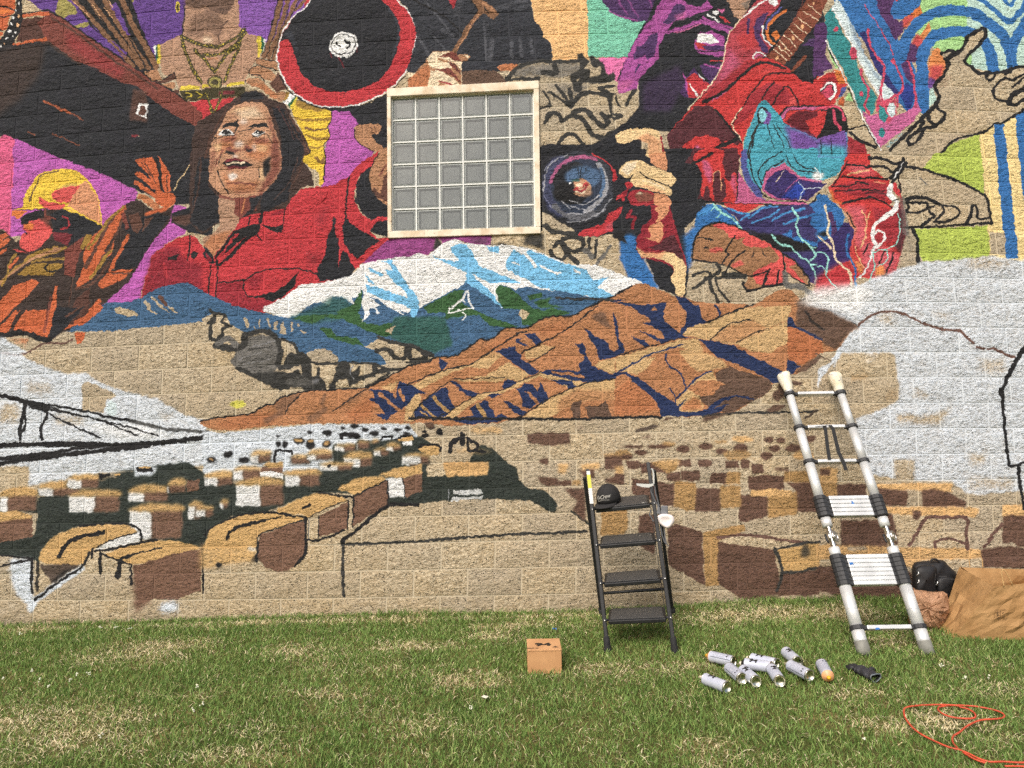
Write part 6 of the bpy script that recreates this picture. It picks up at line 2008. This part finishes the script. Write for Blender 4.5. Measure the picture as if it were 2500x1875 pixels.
# ================================================================ telescopic ladder
z6 = lambda y: 900+y/1.3133
AL, AR = on_lawn(2110, 1596), on_lawn(2264, 1592)
BL, BR = on_wall(1916, 922, -.075), on_wall(2040, 924, -.075)
al = thing('telescopic_ladder', 'telescopic aluminium ladder with black collars leaning on the mural', 'ladder', (AL+AR)/2)
def lr(y, side): return at_line(AL, BL, z6(y)) if side == 0 else at_line(AR, BR, z6(y))
ORDER = [(905, 832, .038), (832, 700, .0365), (700, 690, .035), (605, 575, .034), (508, 480, .0325), (412, 300, .032), (300, 190, .030), (190, 82, .028), (82, 60, .027)]
rd = (BL-AL).normalized(); exx = (AR-AL).normalized(); nrm_ = exx.cross(rd).normalized()
if nrm_.y > 0: nrm_ = -nrm_
for s in (0, 1):
    parts = None
    for k, (y0, y1, r) in enumerate(ORDER):
        b = MB(); p0, p1 = lr(y0+(0 if s == 0 else -2), s), lr(y1+(0 if s == 0 else -2), s); mdl = (p0+p1)/2
        b.tube([p0, p1], r, 18); b.build('rail_section', M_ALU, al, smooth=True, bevel=0)
        if y0-y1 > 60: b = MB(); q = lr(y0+(y1-y0)*.45, s); b.tube([q-rd*.001, q+rd*.001], r+.0006, 18); b.build('rail_seam', M_CLAMP2, al)
    b = MB(); p = lr(905, s); b.tube([p-rd*.028, p+rd*.055], [.041, .0405], 14); b.tube([p-rd*.045, p-rd*.02], [.036, .037], 12, m=1); b.build('foot', [M_GREYF, M_RUB], al, smooth=True)
    # hinge
    h0, h1 = lr(575, s), lr(508, s); hc = (h0+h1)/2
    b = MB(); b.bar(h0-rd*.01, hc+rd*.01, .020, .040, exx); b.bar(hc-rd*.01, h1+rd*.01, .020, .040, exx); hin = b.build('hinge', M_STEEL, al, bevel=.006)
    axis = (exx*.62+nrm_*.75).normalized(); Mx = Matrix.Translation(hc+exx*.012+nrm_*.012)@axis.to_track_quat('Z', 'Y').to_matrix().to_4x4()
    for dz in (-.012, .012):
        b = MB(); b.lathe([(0, .006), (.012, .006), (.014, .003), (.026, .003), (.028, .006), (.036, .006), (.038, 0), (.036, -.006), (0, -.006)], 22, Mx@Matrix.Translation((0, 0, dz))); b.build('hinge_disc', M_STEEL, hin, smooth=False)
    b = MB(); q = lr(545, s)-exx*.03; b.tube([q+rd*.03, q, q-rd*.03+nrm_*.01], .007, 6); b.build('release_lever', M_CLAMP, hin, smooth=True)
    # padded tip
    b = MB(); p0, p1 = lr(72, s), lr(16, s); pts_, rs_ = [], []
    rows = []
    for i in range(9):
        t_ = i/8; c_ = p0+(p1-p0)*t_; r_ = .032+.016*min(1, t_*1.3)-(.012 if i == 8 else 0)
        rows.append([c_+(exx*math.cos(q)+nrm_*math.sin(q))*(r_*(1+.16*math.sin(q*3+t_*5+s)*t_+float(RN.normal(0, .05)))) for q in np.linspace(0, 2*math.pi, 14)[:-1]]); rows[-1].append(rows[-1][0])
    rows.append([p1+rd*.012]*14); b.grid(rows)
    m = N('painty_cloth'); c = m.mix(m.ramp(m.noise(9, 4), .35, .65), srgb(206, 196, 168), srgb(232, 226, 206)); c = m.mix(m.ramp(m.noise(17+s*4, 2), .64, .68), c, srgb(214, 120, 50)); c = m.mix(m.ramp(m.noise(23+s*5, 2), .68, .71), c, srgb(130, 132, 150))
    o = b.build('padded_tip', m.done(c, .85, nrm=m.bump(m.noise(60, 4), .6, .006)), al, smooth=True); o['label'] = 'rag wrapped round the rail end, stiff with paint'
def rung(y, dr=0):
    p0, p1 = lr(y, 0), lr(y-3.2, 1); e_ = (p1-p0).normalized(); r = .030
    for p, sg in ((p0, 1), (p1, -1)):
        b = MB(); b.tube([p-rd*(.0115+dr), p+rd*(.0115+dr)], .0405+.004*(y > 400), 14); b.bar(p+e_*sg*.03, p+e_*sg*.062, .03, .021+2*dr, nrm_.cross(e_).cross(e_)); col_ = b.build('collar', M_CLAMP, al, bevel=.003)
    b = MB(); b.bar(p0+e_*.056, p1-e_*.056, .044, .0215+2*dr, nrm_); b.build('rung', M_ALU, al, bevel=.004)
for y in (83, 190, 300): rung(y, .001)
for k in range(5): rung(418+13.0*k, .0028)
for k in range(7): rung(606+14.0*k, .0028)
rung(832, .002)
for (x, y), sz in (((2082, 1227), (.018, .024)), ((2079, 1376), (.028, .016)), ((2143, 1535), (.03, .012)), ((2080, 1407), (.012, .01))):
    pl = [lr(600, 0), exx]; d = ray(x, y); q0 = lr(545, 0)+nrm_*.024; t_ = (q0-CAM).dot(nrm_)/d.dot(nrm_); p = CAM+d*t_
    b = MB(); u = exx*sz[0]/2; w = rd*sz[1]/2; b.hexa([p+nrm_*z+q for z in (-.003, .001) for q in (-u-w, u-w*.6, u*.7+w, -u*.8+w)]); b.build('tape_mark', M_TAPE if y != 1407 else M_GREYF, al)
# ---- webbing strap over the second rung
ws = thing('webbing_strap', 'black webbing strap draped over the second highest ladder rung', 'strap', lr(190, 0)+exx*.16)
z6p = lambda x, y, off: (lambda d: CAM+d*(((lr(190, 0)+nrm_*off)-CAM).dot(nrm_)/d.dot(nrm_)))(ray(1860+x/1.3133, z6(y)))
b = MB()
for path, w_ in (([(175, 186, .028), (200, 183, .027), (204, 195, .030), (207, 220, .032), (211, 255, .033), (217, 291, .033)], .024), ([(200, 183, .032), (218, 181, .034), (228, 192, .036), (236, 225, .036), (247, 270, .036), (262, 300, .036), (270, 326, .036)], .026)):
    ps = [z6p(*q) for q in path]; u = exx
    L = [p-u*w_/2 for p in ps]; R2 = [p+u*w_/2 for p in ps]; b.grid([L, R2])
b.build('webbing', plain('black_webbing', (30, 30, 31), .75, bump=.3, scale=70), ws, solid=.003)

# ================================================================ carton
c0, c1 = on_lawn(1288.5, 1645), on_lawn(1372, 1644); e_ = (c1-c0); e_.z *= .6; wB = e_.length; e_.normalize()
bk = Vector((0, 1, .05)); bk = (bk-e_*bk.dot(e_)).normalized(); upB = e_.cross(bk); hB = .151; dB = .205
c0 = c0-upB*.012
ct = thing('carton', 'small brown cardboard carton printed 94 sitting alone on the grass', 'carton', c0+e_*wB/2+bk*dB/2)
m = N('cardboard'); c = m.mix(m.ramp(m.noise(6, 5, .6), .3, .7), srgb(186, 140, 98), srgb(206, 160, 114)); M_CARD = m.done(c, .85, nrm=m.bump(m.noise(90, 3), .15, .002), spec=.2)
b = MB(); X = lambda u, v, w: c0+e_*u*wB+bk*v*dB+upB*w*hB
b.hexa([X(u, v, w) for w in (0, 1) for u, v in ((0, 0), (1, 0), (1, 1), (0, 1))]); b.build('carton_body', M_CARD, ct, bevel=.003)
b = MB(); n_ = 16; top = [X(.0+i/n_, -.012 if i % 2 else -.004, .975) for i in range(n_+1)]
b.grid([[X(i/n_, 1, 1.012) for i in range(n_+1)], [X(i/n_, 0, 1.012) for i in range(n_+1)], top]); b.build('carton_flap', M_CARD, ct, solid=.003)
M_INK = plain('black_print', (30, 29, 28), .7)
def flat_text(txt, size, org, ux, uy, name, par, sx=1., bold=.002, n=None):
    v, f = bend_text(txt, size, 0, bold); b = MB(); nn = ux.cross(uy).normalized()
    b.add([org+ux*x*sx+uy*y+nn*.0012 for x, y, _ in v], f); return b.build(name, M_INK, par)
flat_text('94', .072, X(.47, .42, 1.030), e_, bk, 'printed_number', ct, 1.35, .003)
flat_text('MADE 94', .016, X(.14, .10, 1.030), e_, bk, 'printed_line', ct, 1.2, .0006)
b = MB(); q = X(.83, .16, 1.034); b.add([q-e_*.022, q+e_*.02, q+e_*.006+bk*.012, q-e_*.006+bk*.012], [(0, 1, 2, 3)]); b.add([q-e_*.006+bk*.014, q+e_*.007+bk*.014, q+bk*.024], [(0, 1, 2)]); b.build('printed_mark', M_INK, ct)

# ================================================================ spray cans
m = N('can_label'); c = m.mix(m.ramp(m.noise(14, 3), .3, .7), srgb(182, 187, 202), srgb(198, 202, 214)); M_CAN = m.done(c, .3, .1, spec=.5)
m = N('small_print'); sp = m.n('SeparateXYZ'); m.put(sp, 0, m.pos()); li = m.ramp(m.math('SINE', m.math('MULTIPLY', sp.outputs[2], 1500.)), .1, .5); br = m.ramp(m.noise(160, 1, .5), .42, .5)
M_FINE = m.done(m.mix(m.math('MULTIPLY', m.math('MULTIPLY', li, br), .6), srgb(190, 194, 208), srgb(80, 82, 92)), .3, .1)
M_TIN = plain('tinplate', (214, 212, 196), .22, 1., scale=30, var=.1); M_PEACH = plain('peach_lacquer', (222, 164, 116), .4); M_YEL = plain('yellow_nozzle', (226, 170, 40), .45); M_WNZ = plain('white_nozzle', (222, 214, 190), .45)
CR, CL = .0325, .152
def can_proto(kind):
    r = link(bpy.data.objects.new('spray_can', None)); r.empty_display_size = .03
    b = MB(); b.lathe([(CR, .004), (CR, CL)], 28); body = b.build('can_body', M_CAN, r, smooth=True, local=True)
    a0, a1 = .55, 2.7; b = MB(); b.grid([[((CR+.0004)*math.cos(t_), (CR+.0004)*math.sin(t_), z_) for z_ in (.022, .128)] for t_ in np.linspace(a0, a1, 12)]); b.build('small_print', M_FINE, body, smooth=True, local=True)
    v, f = bend_text('94', .046, 0, .0026); b = MB(); b.add([((CR+.0007)*math.cos(-1.2+y/CR), (CR+.0007)*math.sin(-1.2+y/CR), .103-x) for x, y, _ in v], f); b.build('printed_number', M_INK, body, local=True)
    b = MB()
    for t_, z0_, z1_ in ((.4, .012, .14), (2.9, .03, .12)): b.add([((CR+.0006)*math.cos(t_+d), (CR+.0006)*math.sin(t_+d), z_) for z_ in (z0_, z1_) for d in (0, .08)], [(0, 1, 3, 2)])
    for t_ in (1.0, 1.45): b.add([((CR+.0008)*math.cos(t_+dx), (CR+.0008)*math.sin(t_+dx), .036+dz) for dx, dz in ((-.16, 0), (0, -.007), (.16, 0), (0, .007))], [(0, 1, 2, 3)])
    b.build('printed_bars', M_INK, body, local=True)
    b = MB(); b.lathe([(CR+.0006, .009), (CR+.0012, .004), (CR+.0006, 0), (CR-.002, .0005), (CR-.0035, .005), (CR-.006, .010), (CR*.5, .016), (0, .018)], 28); b.build('base_rim', M_TIN, r, smooth=True, local=True)
    b = MB(); b.lathe([(CR, CL), (CR+.001, CL+.002), (CR-.002, CL+.004), (.024, CL+.011), (.016, CL+.017), (.0135, CL+.018), (.0135, CL+.021), (.006, CL+.021)], 28); b.build('can_shoulder', {'peach': M_PEACH, 'dark': M_INK}.get(kind, M_TIN), r, smooth=True, local=True)
    b = MB(); b.lathe([(.0115, CL+.019), (.0115, CL+.027), (.009, CL+.029), (.0085, CL+.034), (0, CL+.035)], 14); b.build('nozzle', {'peach': M_YEL}.get(kind, M_WNZ), r, smooth=True, local=True)
    return r
protos = {}
z3 = lambda x, y: (1700+x/5.2917, 1580+y/5.2917); z4 = lambda x, y: (1940+x/5.2917, 1580+y/5.2917)
CANS = [(z3(490, 190), z3(168, 115), 1.55, 'peach', 'spray can lying left of the two overlapping cans, small print up'),
        (z3(1045, 222), z3(712, 148), -1.5, 'tin', 'spray can half hidden behind the sideways 94 can'),
        (z3(985, 262), z3(640, 216), -1.2, 'dark', 'spray can with black collar lying sideways, big 94 toward the viewer'),
        (z3(592, 410), z3(425, 270), 1.2, 'tin', 'open-ended spray can left of a twin, thin stripe along its upper side'),
        (z3(775, 445), z3(615, 305), -1.1, 'tin', 'spray can beside the striped one, open base toward the viewer'),
        (z3(1080, 440), z3(975, 285), -1.4, 'tin', 'spray can with silver base forward, top tucked against the sideways can'),
        (z4(200, 372), z4(-42, 245), 1.0, 'tin', 'spray can with gaping base, label rows, below the tilted 94 can'),
        (z4(40, 195), z4(-85, 85), -1.3, 'tin', 'farthest spray can of the pile, 94 on its upper side'),
        (z4(345, 215), z4(455, 420), 1.6, 'peach', 'spray can with peach shoulder and yellow nozzle pointing at the viewer'),
        (z3(402, 525), z3(88, 400), -1.5, 'tin', 'nearest spray can, apart from the pile, base toward the pile')]
for (bp, tp, spin, kind, lab) in CANS:
    A_, B_ = on_lawn(*bp, CR+.012), on_lawn(*tp, CR+.012); d = (B_-A_).normalized()
    if kind not in protos: protos[kind] = c = can_proto(kind)
    else: c = copy_tree(protos[kind])
    upv = Vector((0, -.25, 1)); upv = (upv-d*upv.dot(d)).normalized(); sd_ = upv.cross(d); Mr = Matrix((sd_, upv, d)).transposed().to_4x4()
    # local +Y is up; spin turns the print about the can's axis
    c.matrix_world = Matrix.Translation(A_)@Mr@Matrix.Rotation((math.pi/2+1.2 if spin < 0 else math.pi/2-1.6)+(abs(spin)-1.4)*.9, 4, 'Z')
    tag(c, lab, 'spray can', 'used spray cans scattered on the grass')

# ================================================================ black glove
g4 = lambda x, y, up=.02: on_lawn(*z4(x, y), up)
gv = thing('work_glove', 'crumpled black rubber work glove lying on the grass, cuff open', 'glove', g4(880, 330))
M_GLOVE = plain('black_latex', (44, 44, 47), .5, var=.35, scale=26, bump=.7)
P_ = [(1045, 395, .030), (1000, 370, .032), (940, 340, .034), (880, 310, .032), (820, 285, .030), (770, 275, .026)]
ctr = [g4(x, y, .03) for x, y, _ in P_]; ctr = [Vector(q) for q in catmull([tuple(q) for q in ctr], False, 3)]; rr = list(np.interp(np.linspace(0, 5, len(ctr)), range(6), [q[2] for q in P_]))
b = MB(); rows = []; nS = 16
for i, p in enumerate(ctr):
    a_ = (ctr[min(i+1, len(ctr)-1)]-ctr[max(i-1, 0)]).normalized(); u = a_.cross(Vector((0, 0, 1))).normalized(); w = u.cross(a_)
    rows.append([p+(u*math.cos(t_)*1.15+w*math.sin(t_)*.75)*rr[i]*(1+.13*math.sin(3*t_+i*1.1)+float(RN.normal(0, .05))) for t_ in np.linspace(0, 2*math.pi, nS+1)[:-1]]); rows[-1].append(rows[-1][0])
b.grid(rows); b.build('glove_hand', M_GLOVE, gv, smooth=True, solid=.003)
for k, (x1, y1) in enumerate(((672, 262), (690, 285), (720, 245), (760, 235), (1030, 290))):
    s_ = g4(790 if k < 4 else 960, 270+k*6 if k < 4 else 315, .03); t_ = g4(x1, y1, .018); b = MB(); md = (s_+t_)/2+Vector((0, 0, .008)); b.tube([s_, md, t_, t_+(t_-md)*.15], [.014, .0145, .011, .004], 8); b.build('glove_finger', M_GLOVE, gv, smooth=True)
b = MB(); b.tube([Vector(q) for q in rows[0]], .0035, 6, cap=False); b.build('cuff_rim', plain('grey_cuff', (104, 112, 116), .6), gv, smooth=True)

# ================================================================ orange cord
z5 = lambda x, y: on_lawn(2000+x/2.538, 1500+y/2.538, .022)
M_CORD = plain('orange_cord', (196, 78, 52), .6, var=.15, scale=20)
cp1 = [(1040, 922), (1010, 914), (970, 900), (915, 870), (860, 830), (828, 790), (830, 755), (870, 730), (920, 690), (1000, 655), (1090, 648), (1138, 640), (1146, 622), (1110, 600), (1040, 582), (950, 568), (850, 563), (760, 570), (736, 582), (750, 605), (800, 630), (870, 643), (940, 645), (968, 634), (960, 610), (920, 585), (860, 573), (780, 567), (680, 568), (590, 574), (540, 585), (525, 605), (535, 650), (580, 710), (640, 755), (720, 795), (800, 830), (870, 848), (930, 872), (990, 902), (1060, 922), (1140, 921), (1210, 926), (1290, 928), (1360, 935), (1340, 960), (1250, 950), (1150, 950)]
cv = [Vector(q) for q in catmull([tuple(z5(*q)) for q in cp1], False, 4)]
for i, q in enumerate(cv):
    if i > len(cv)*.55: q.z += .006
b = MB(); b.tube(cv, .0044, 7); o = b.build('extension_cord', M_CORD, smooth=True); tag(o, 'thin orange cord looped loosely over the grass', 'cord')

# ================================================================ bags by the wall
z2 = lambda x, y: (2200+x/3.807, 1340+y/3.807)
def noise3(p, s): return math.sin(p.x*s+1.3)*math.sin(p.y*s*1.1+.7)*math.sin(p.z*s*.9+2.1)
m = N('kraft_paper'); c = m.mix(m.ramp(m.noise(5, 5, .6), .3, .72), srgb(150, 114, 72), srgb(172, 136, 92)); M_KRAFT = m.done(c, .75, nrm=m.bump(m.noise(16, 4, .6), .55, .02), spec=.25)
m = N('thin_brown_paper'); c = m.mix(m.ramp(m.noise(6, 5, .6), .3, .72), srgb(158, 118, 88), srgb(184, 144, 114)); M_KRAFT2 = m.done(c, .6, nrm=m.bump(m.noise(13, 5, .65), .9, .03), spec=.35)
# backpack
by_ = -.16
bpk = thing('backpack', 'black backpack slumped against the wall behind the paper bags', 'backpack', on_wall(*z2(300, 420), by_))
M_NYL = plain('black_nylon', (27, 27, 29), .6, var=.25, scale=40, bump=.25); M_NYL2 = plain('dark_webbing', (58, 58, 60), .6)
def pillow(mb, out, y0, y1, bulge=.3, n=3, m=0):   # a soft pad: outline in photo pixels, from depth y0 (back) to y1 (front)
    P = catmull(out, True, n); c = P.mean(0); rows = []
    for s_, k in ((.90, 0), (1, .15), (1.02, .5), (.97, .8), (.85, .95), (.55, 1.06), (.05, 1.10)):
        yy = y0+(y1-y0)*k; row = []
        for q in P:
            x, y = c+(q-c)*s_; p = on_wall(*z2(x, y), yy); p.y += .010*noise3(p*1., 38.); row.append(p)
        rows.append(row+[row[0]])
    mb.grid(rows, m)
b = MB(); pillow(b, [(108, 155), (190, 118), (290, 112), (385, 108), (430, 150), (515, 235), (520, 330), (490, 440), (400, 500), (250, 490), (130, 470), (110, 330)], -.02, by_-.05); b.build('backpack_body', M_NYL, bpk, smooth=True)
b = MB(); pillow(b, [(130, 200), (170, 160), (260, 150), (325, 175), (330, 240), (315, 330), (320, 460), (200, 470), (140, 440), (130, 330)], by_-.03, by_-.13); pk = b.build('front_pocket', M_NYL, bpk, smooth=True)
b = MB(); pillow(b, [(335, 290), (380, 260), (470, 270), (505, 300), (480, 400), (440, 480), (370, 470), (335, 400)], by_-.02, by_-.09); pk2 = b.build('side_pocket', M_NYL, bpk, smooth=True)
b = MB(); b.hexa([on_wall(*z2(x, y), yy) for yy in (by_-.065, by_-.055) for x, y in ((340, 275), (430, 275), (425, 250), (350, 252))]); b.build('side_tab', M_NYL2, bpk)
b = MB(); b.tube([on_wall(*z2(x, y), by_-.04) for x, y in catmull([(278, 118), (285, 100), (320, 97), (345, 112), (360, 125)], False, 4)], .007, 8); b.build('grab_handle', M_NYL, bpk, smooth=True)
for par, (x, y), dy in ((pk, (155, 235), -.125), (pk, (158, 310), -.13), (pk2, (332, 325), -.095)):
    b = MB(); q = lambda a, c_: on_wall(*z2(x+a, y+c_), by_+dy)
    for a0, c0_, a1, c1_ in ((-9, 20, 9, -20), ): pass
    b.tube([q(6, -24), q(8, 0), q(4, 6)], .004, 6); b.tube([q(-6, 22), q(-8, 8), q(0, -6), q(10, 0), q(8, 20)], .0026, 6); b.build('zip_pull', M_STEEL, par, smooth=True)
for par, pth, dy in ((pk, [(150, 190), (155, 260), (160, 360), (165, 440)], -.118), (pk2, [(330, 345), (345, 300), (400, 280), (490, 290)], -.088), (pk, [(300, 175), (320, 240), (305, 330), (310, 430)], -.112)):
    b = MB(); b.tube([on_wall(*z2(*q_), by_+dy) for q_ in pth], .0032, 6); b.build('zip', M_NYL2, par, smooth=True)
# crumpled sack
sk = thing('paper_sack', 'crumpled brown paper sack with black print between ladder and big bag', 'paper bag', on_lawn(*z2(280, 755)))
b = MB(); sy = sk.location.y; out = catmull([(70, 420), (100, 380), (170, 385), (250, 400), (370, 402), (425, 430), (438, 520), (425, 620), (395, 690), (330, 758), (240, 755), (150, 720), (80, 690), (60, 560)], True, 3); cc = out.mean(0); rows = []; rr_ = np.random.default_rng(4)
for s_, k in ((.80, 0), (1, .22), (1.01, .5), (.95, .72), (.8, .88), (.6, .96), (.35, 1.0), (.03, 1.0)):
    row = []
    for q in out:
        x, y = cc+(q-cc)*s_; p = on_wall(*z2(x, y), sy+.17-.22*k); p += Vector(rr_.normal(0, .004, 3))+Vector((0, 1, 0))*.012*noise3(p, 31.); row.append(p)
    rows.append(row+[row[0]])
b.grid(rows); b.build('sack_body', M_KRAFT2, sk)
def print_at(txt, px, size, sl_, dep, par, name, ang=0.):
    v, f = bend_text(txt, size, 0, .0012); b = MB(); vv = []
    for x, y, _ in v:
        a_, c_ = x*math.cos(ang)-y*math.sin(ang), x*math.sin(ang)+y*math.cos(ang); vv.append(on_wall(*z2(px[0]+a_, px[1]-c_), dep(px[0]+a_, px[1]-c_)))
    b.add(vv, f); return b.build(name, M_INK, par)
dsk = lambda x, y: sy+.17-.22*float(np.interp(math.hypot((x-cc[0])/190, (y-cc[1])/185), [0, .6, .8, .95, 1.0], [1.06, 1.02, .95, .80, .6]))-.012
print_at('REC', (393, 592), 44, 0, dsk, sk, 'printed_word', .12); print_at('TEAL', (388, 668), 42, 0, dsk, sk, 'printed_word', .22)
# big carrier bag
bag = thing('paper_carrier_bag', 'large open kraft paper carrier bag with twisted handles by the wall', 'paper bag', on_lawn(*z2(700, 835)))
yb0, yb1 = on_lawn(*z2(350, 745)).y, on_lawn(*z2(560, 838)).y
A_ = on_wall(*z2(540, 172), -.20); B_ = on_wall(*z2(872, 352), yb1-.02); C_ = on_wall(*z2(1500, 280), yb1-.0); D_2 = on_wall(*z2(1330, 196), -.20)
a_ = on_lawn(*z2(352, 750)); b_ = on_lawn(*z2(470, 836)); c_ = on_lawn(*z2(1460, 850)); d_ = Vector((c_.x+.05, -.16, float(gz(c_.x, -.16))))
rb = np.random.default_rng(8)
def panel(P00, P10, P11, P01, n, mcount, amp, seed, bow=0.):
    r = np.random.default_rng(seed); Nn = ((P10-P00).cross(P01-P00)).normalized(); rows = []
    for j in range(mcount+1):
        row = []
        for i in range(n+1):
            u, v = i/n, j/mcount; p = (P00*(1-u)+P10*u)*(1-v)+(P01*(1-u)+P11*u)*v
            e = min(u, 1-u, v, 1-v)*4; k = min(1, e)
            p = p+Nn*(float(r.normal(0, amp))*k+bow*math.sin(math.pi*u)*math.sin(math.pi*v)); row.append(p)
        rows.append(row)
    return rows
fp = panel(b_, c_, C_, B_, 11, 8, .0075, 1, .02); sp_ = panel(a_, b_, B_, A_, 6, 8, .011, 2, .0); bp_ = panel(d_, a_, A_, D_2, 9, 6, .004, 3)
rp_ = panel(c_, d_, D_2, C_, 5, 6, .006, 5)
for nm, rows in (('front_panel', fp), ('side_panel', sp_), ('back_panel', bp_), ('side_panel', rp_)):
    b = MB(); b.grid(rows); b.build(nm, M_KRAFT, bag, solid=.0015)
b = MB(); b.add([a_, b_, c_, d_], [(0, 1, 2, 3)]); b.build('base_panel', M_KRAFT, bag, solid=.0015)
b = MB(); o_ = Vector((0, -.004, 0)); b.bar(A_*.62+B_*.38+Vector((0, .0, -.01)), A_*.98+D_2*.02, .002, .018, (0, 1, 0)); b.build('folded_hem', M_KRAFT, bag)
M_TWINE = plain('paper_twine', (196, 160, 108), .8)
for pts_, yy in (([(640, 172), (634, 130), (632, 80), (660, 48), (710, 45), (748, 85), (756, 130), (760, 178)], -.205), ([(955, 350), (945, 290), (932, 220), (945, 196), (968, 206), (1000, 262), (1035, 332)], yb1-.025)):
    b = MB(); b.tube([on_wall(*z2(x, y), yy) for x, y in catmull(pts_, False, 4)], .0032, 6); b.build('handle', M_TWINE, bag, smooth=True)
fw = lambda x, y: on_wall(*z2(x, y), (lambda v: (yb1+.005)*(1-v)+yb1*v)(.5)-.034)
b = MB()
def stroke(pts): b.tube([fw(*q) for q in pts], .0011, 4)
stroke([(876, 570), (1000, 565), (978, 652), (862, 655), (876, 570)]); stroke([(925, 572), (922, 652)]); stroke([(880, 600), (922, 590)]); stroke([(872, 630), (922, 612)])
for x, y, s_ in ((896, 590, 10), (905, 640, 12), (950, 600, 12), (968, 590, 8), (955, 630, 11), (900, 615, 9)): b.add([fw(x-s_, y+s_*.4), fw(x+s_*.6, y+s_*.7), fw(x+s_, y-s_*.5), fw(x-s_*.5, y-s_*.8)], [(0, 1, 2, 3)])
b.build('printed_emblem', plain('faded_print', (98, 72, 42), .8), bag)
# ================================================================ litter
p = on_lawn(1184, 1701, .03); b = MB(); b.grid([[p+Vector((x*.022, y*.012, .006*math.sin(3*x+2*y))) for x in (-1, -.3, .4, 1)] for y in (-1, 0, 1)]); o = b.build('paper_scrap', plain('dirty_white_paper', (214, 208, 190), .8), solid=.001); tag(o, 'small torn white paper scrap in the middle of the lawn', 'scrap')
p = on_lawn(1354, 1535, .035); b = MB(); b.grid([[p+Vector((x*.013, y*.008, .008*math.sin(2*x-2*y))) for x in (-1, 0, 1)] for y in (-1, 0, 1)]); o = b.build('tape_scrap', M_TAPE, solid=.001); tag(o, 'crumpled scrap of blue tape in the grass near the carton', 'scrap')
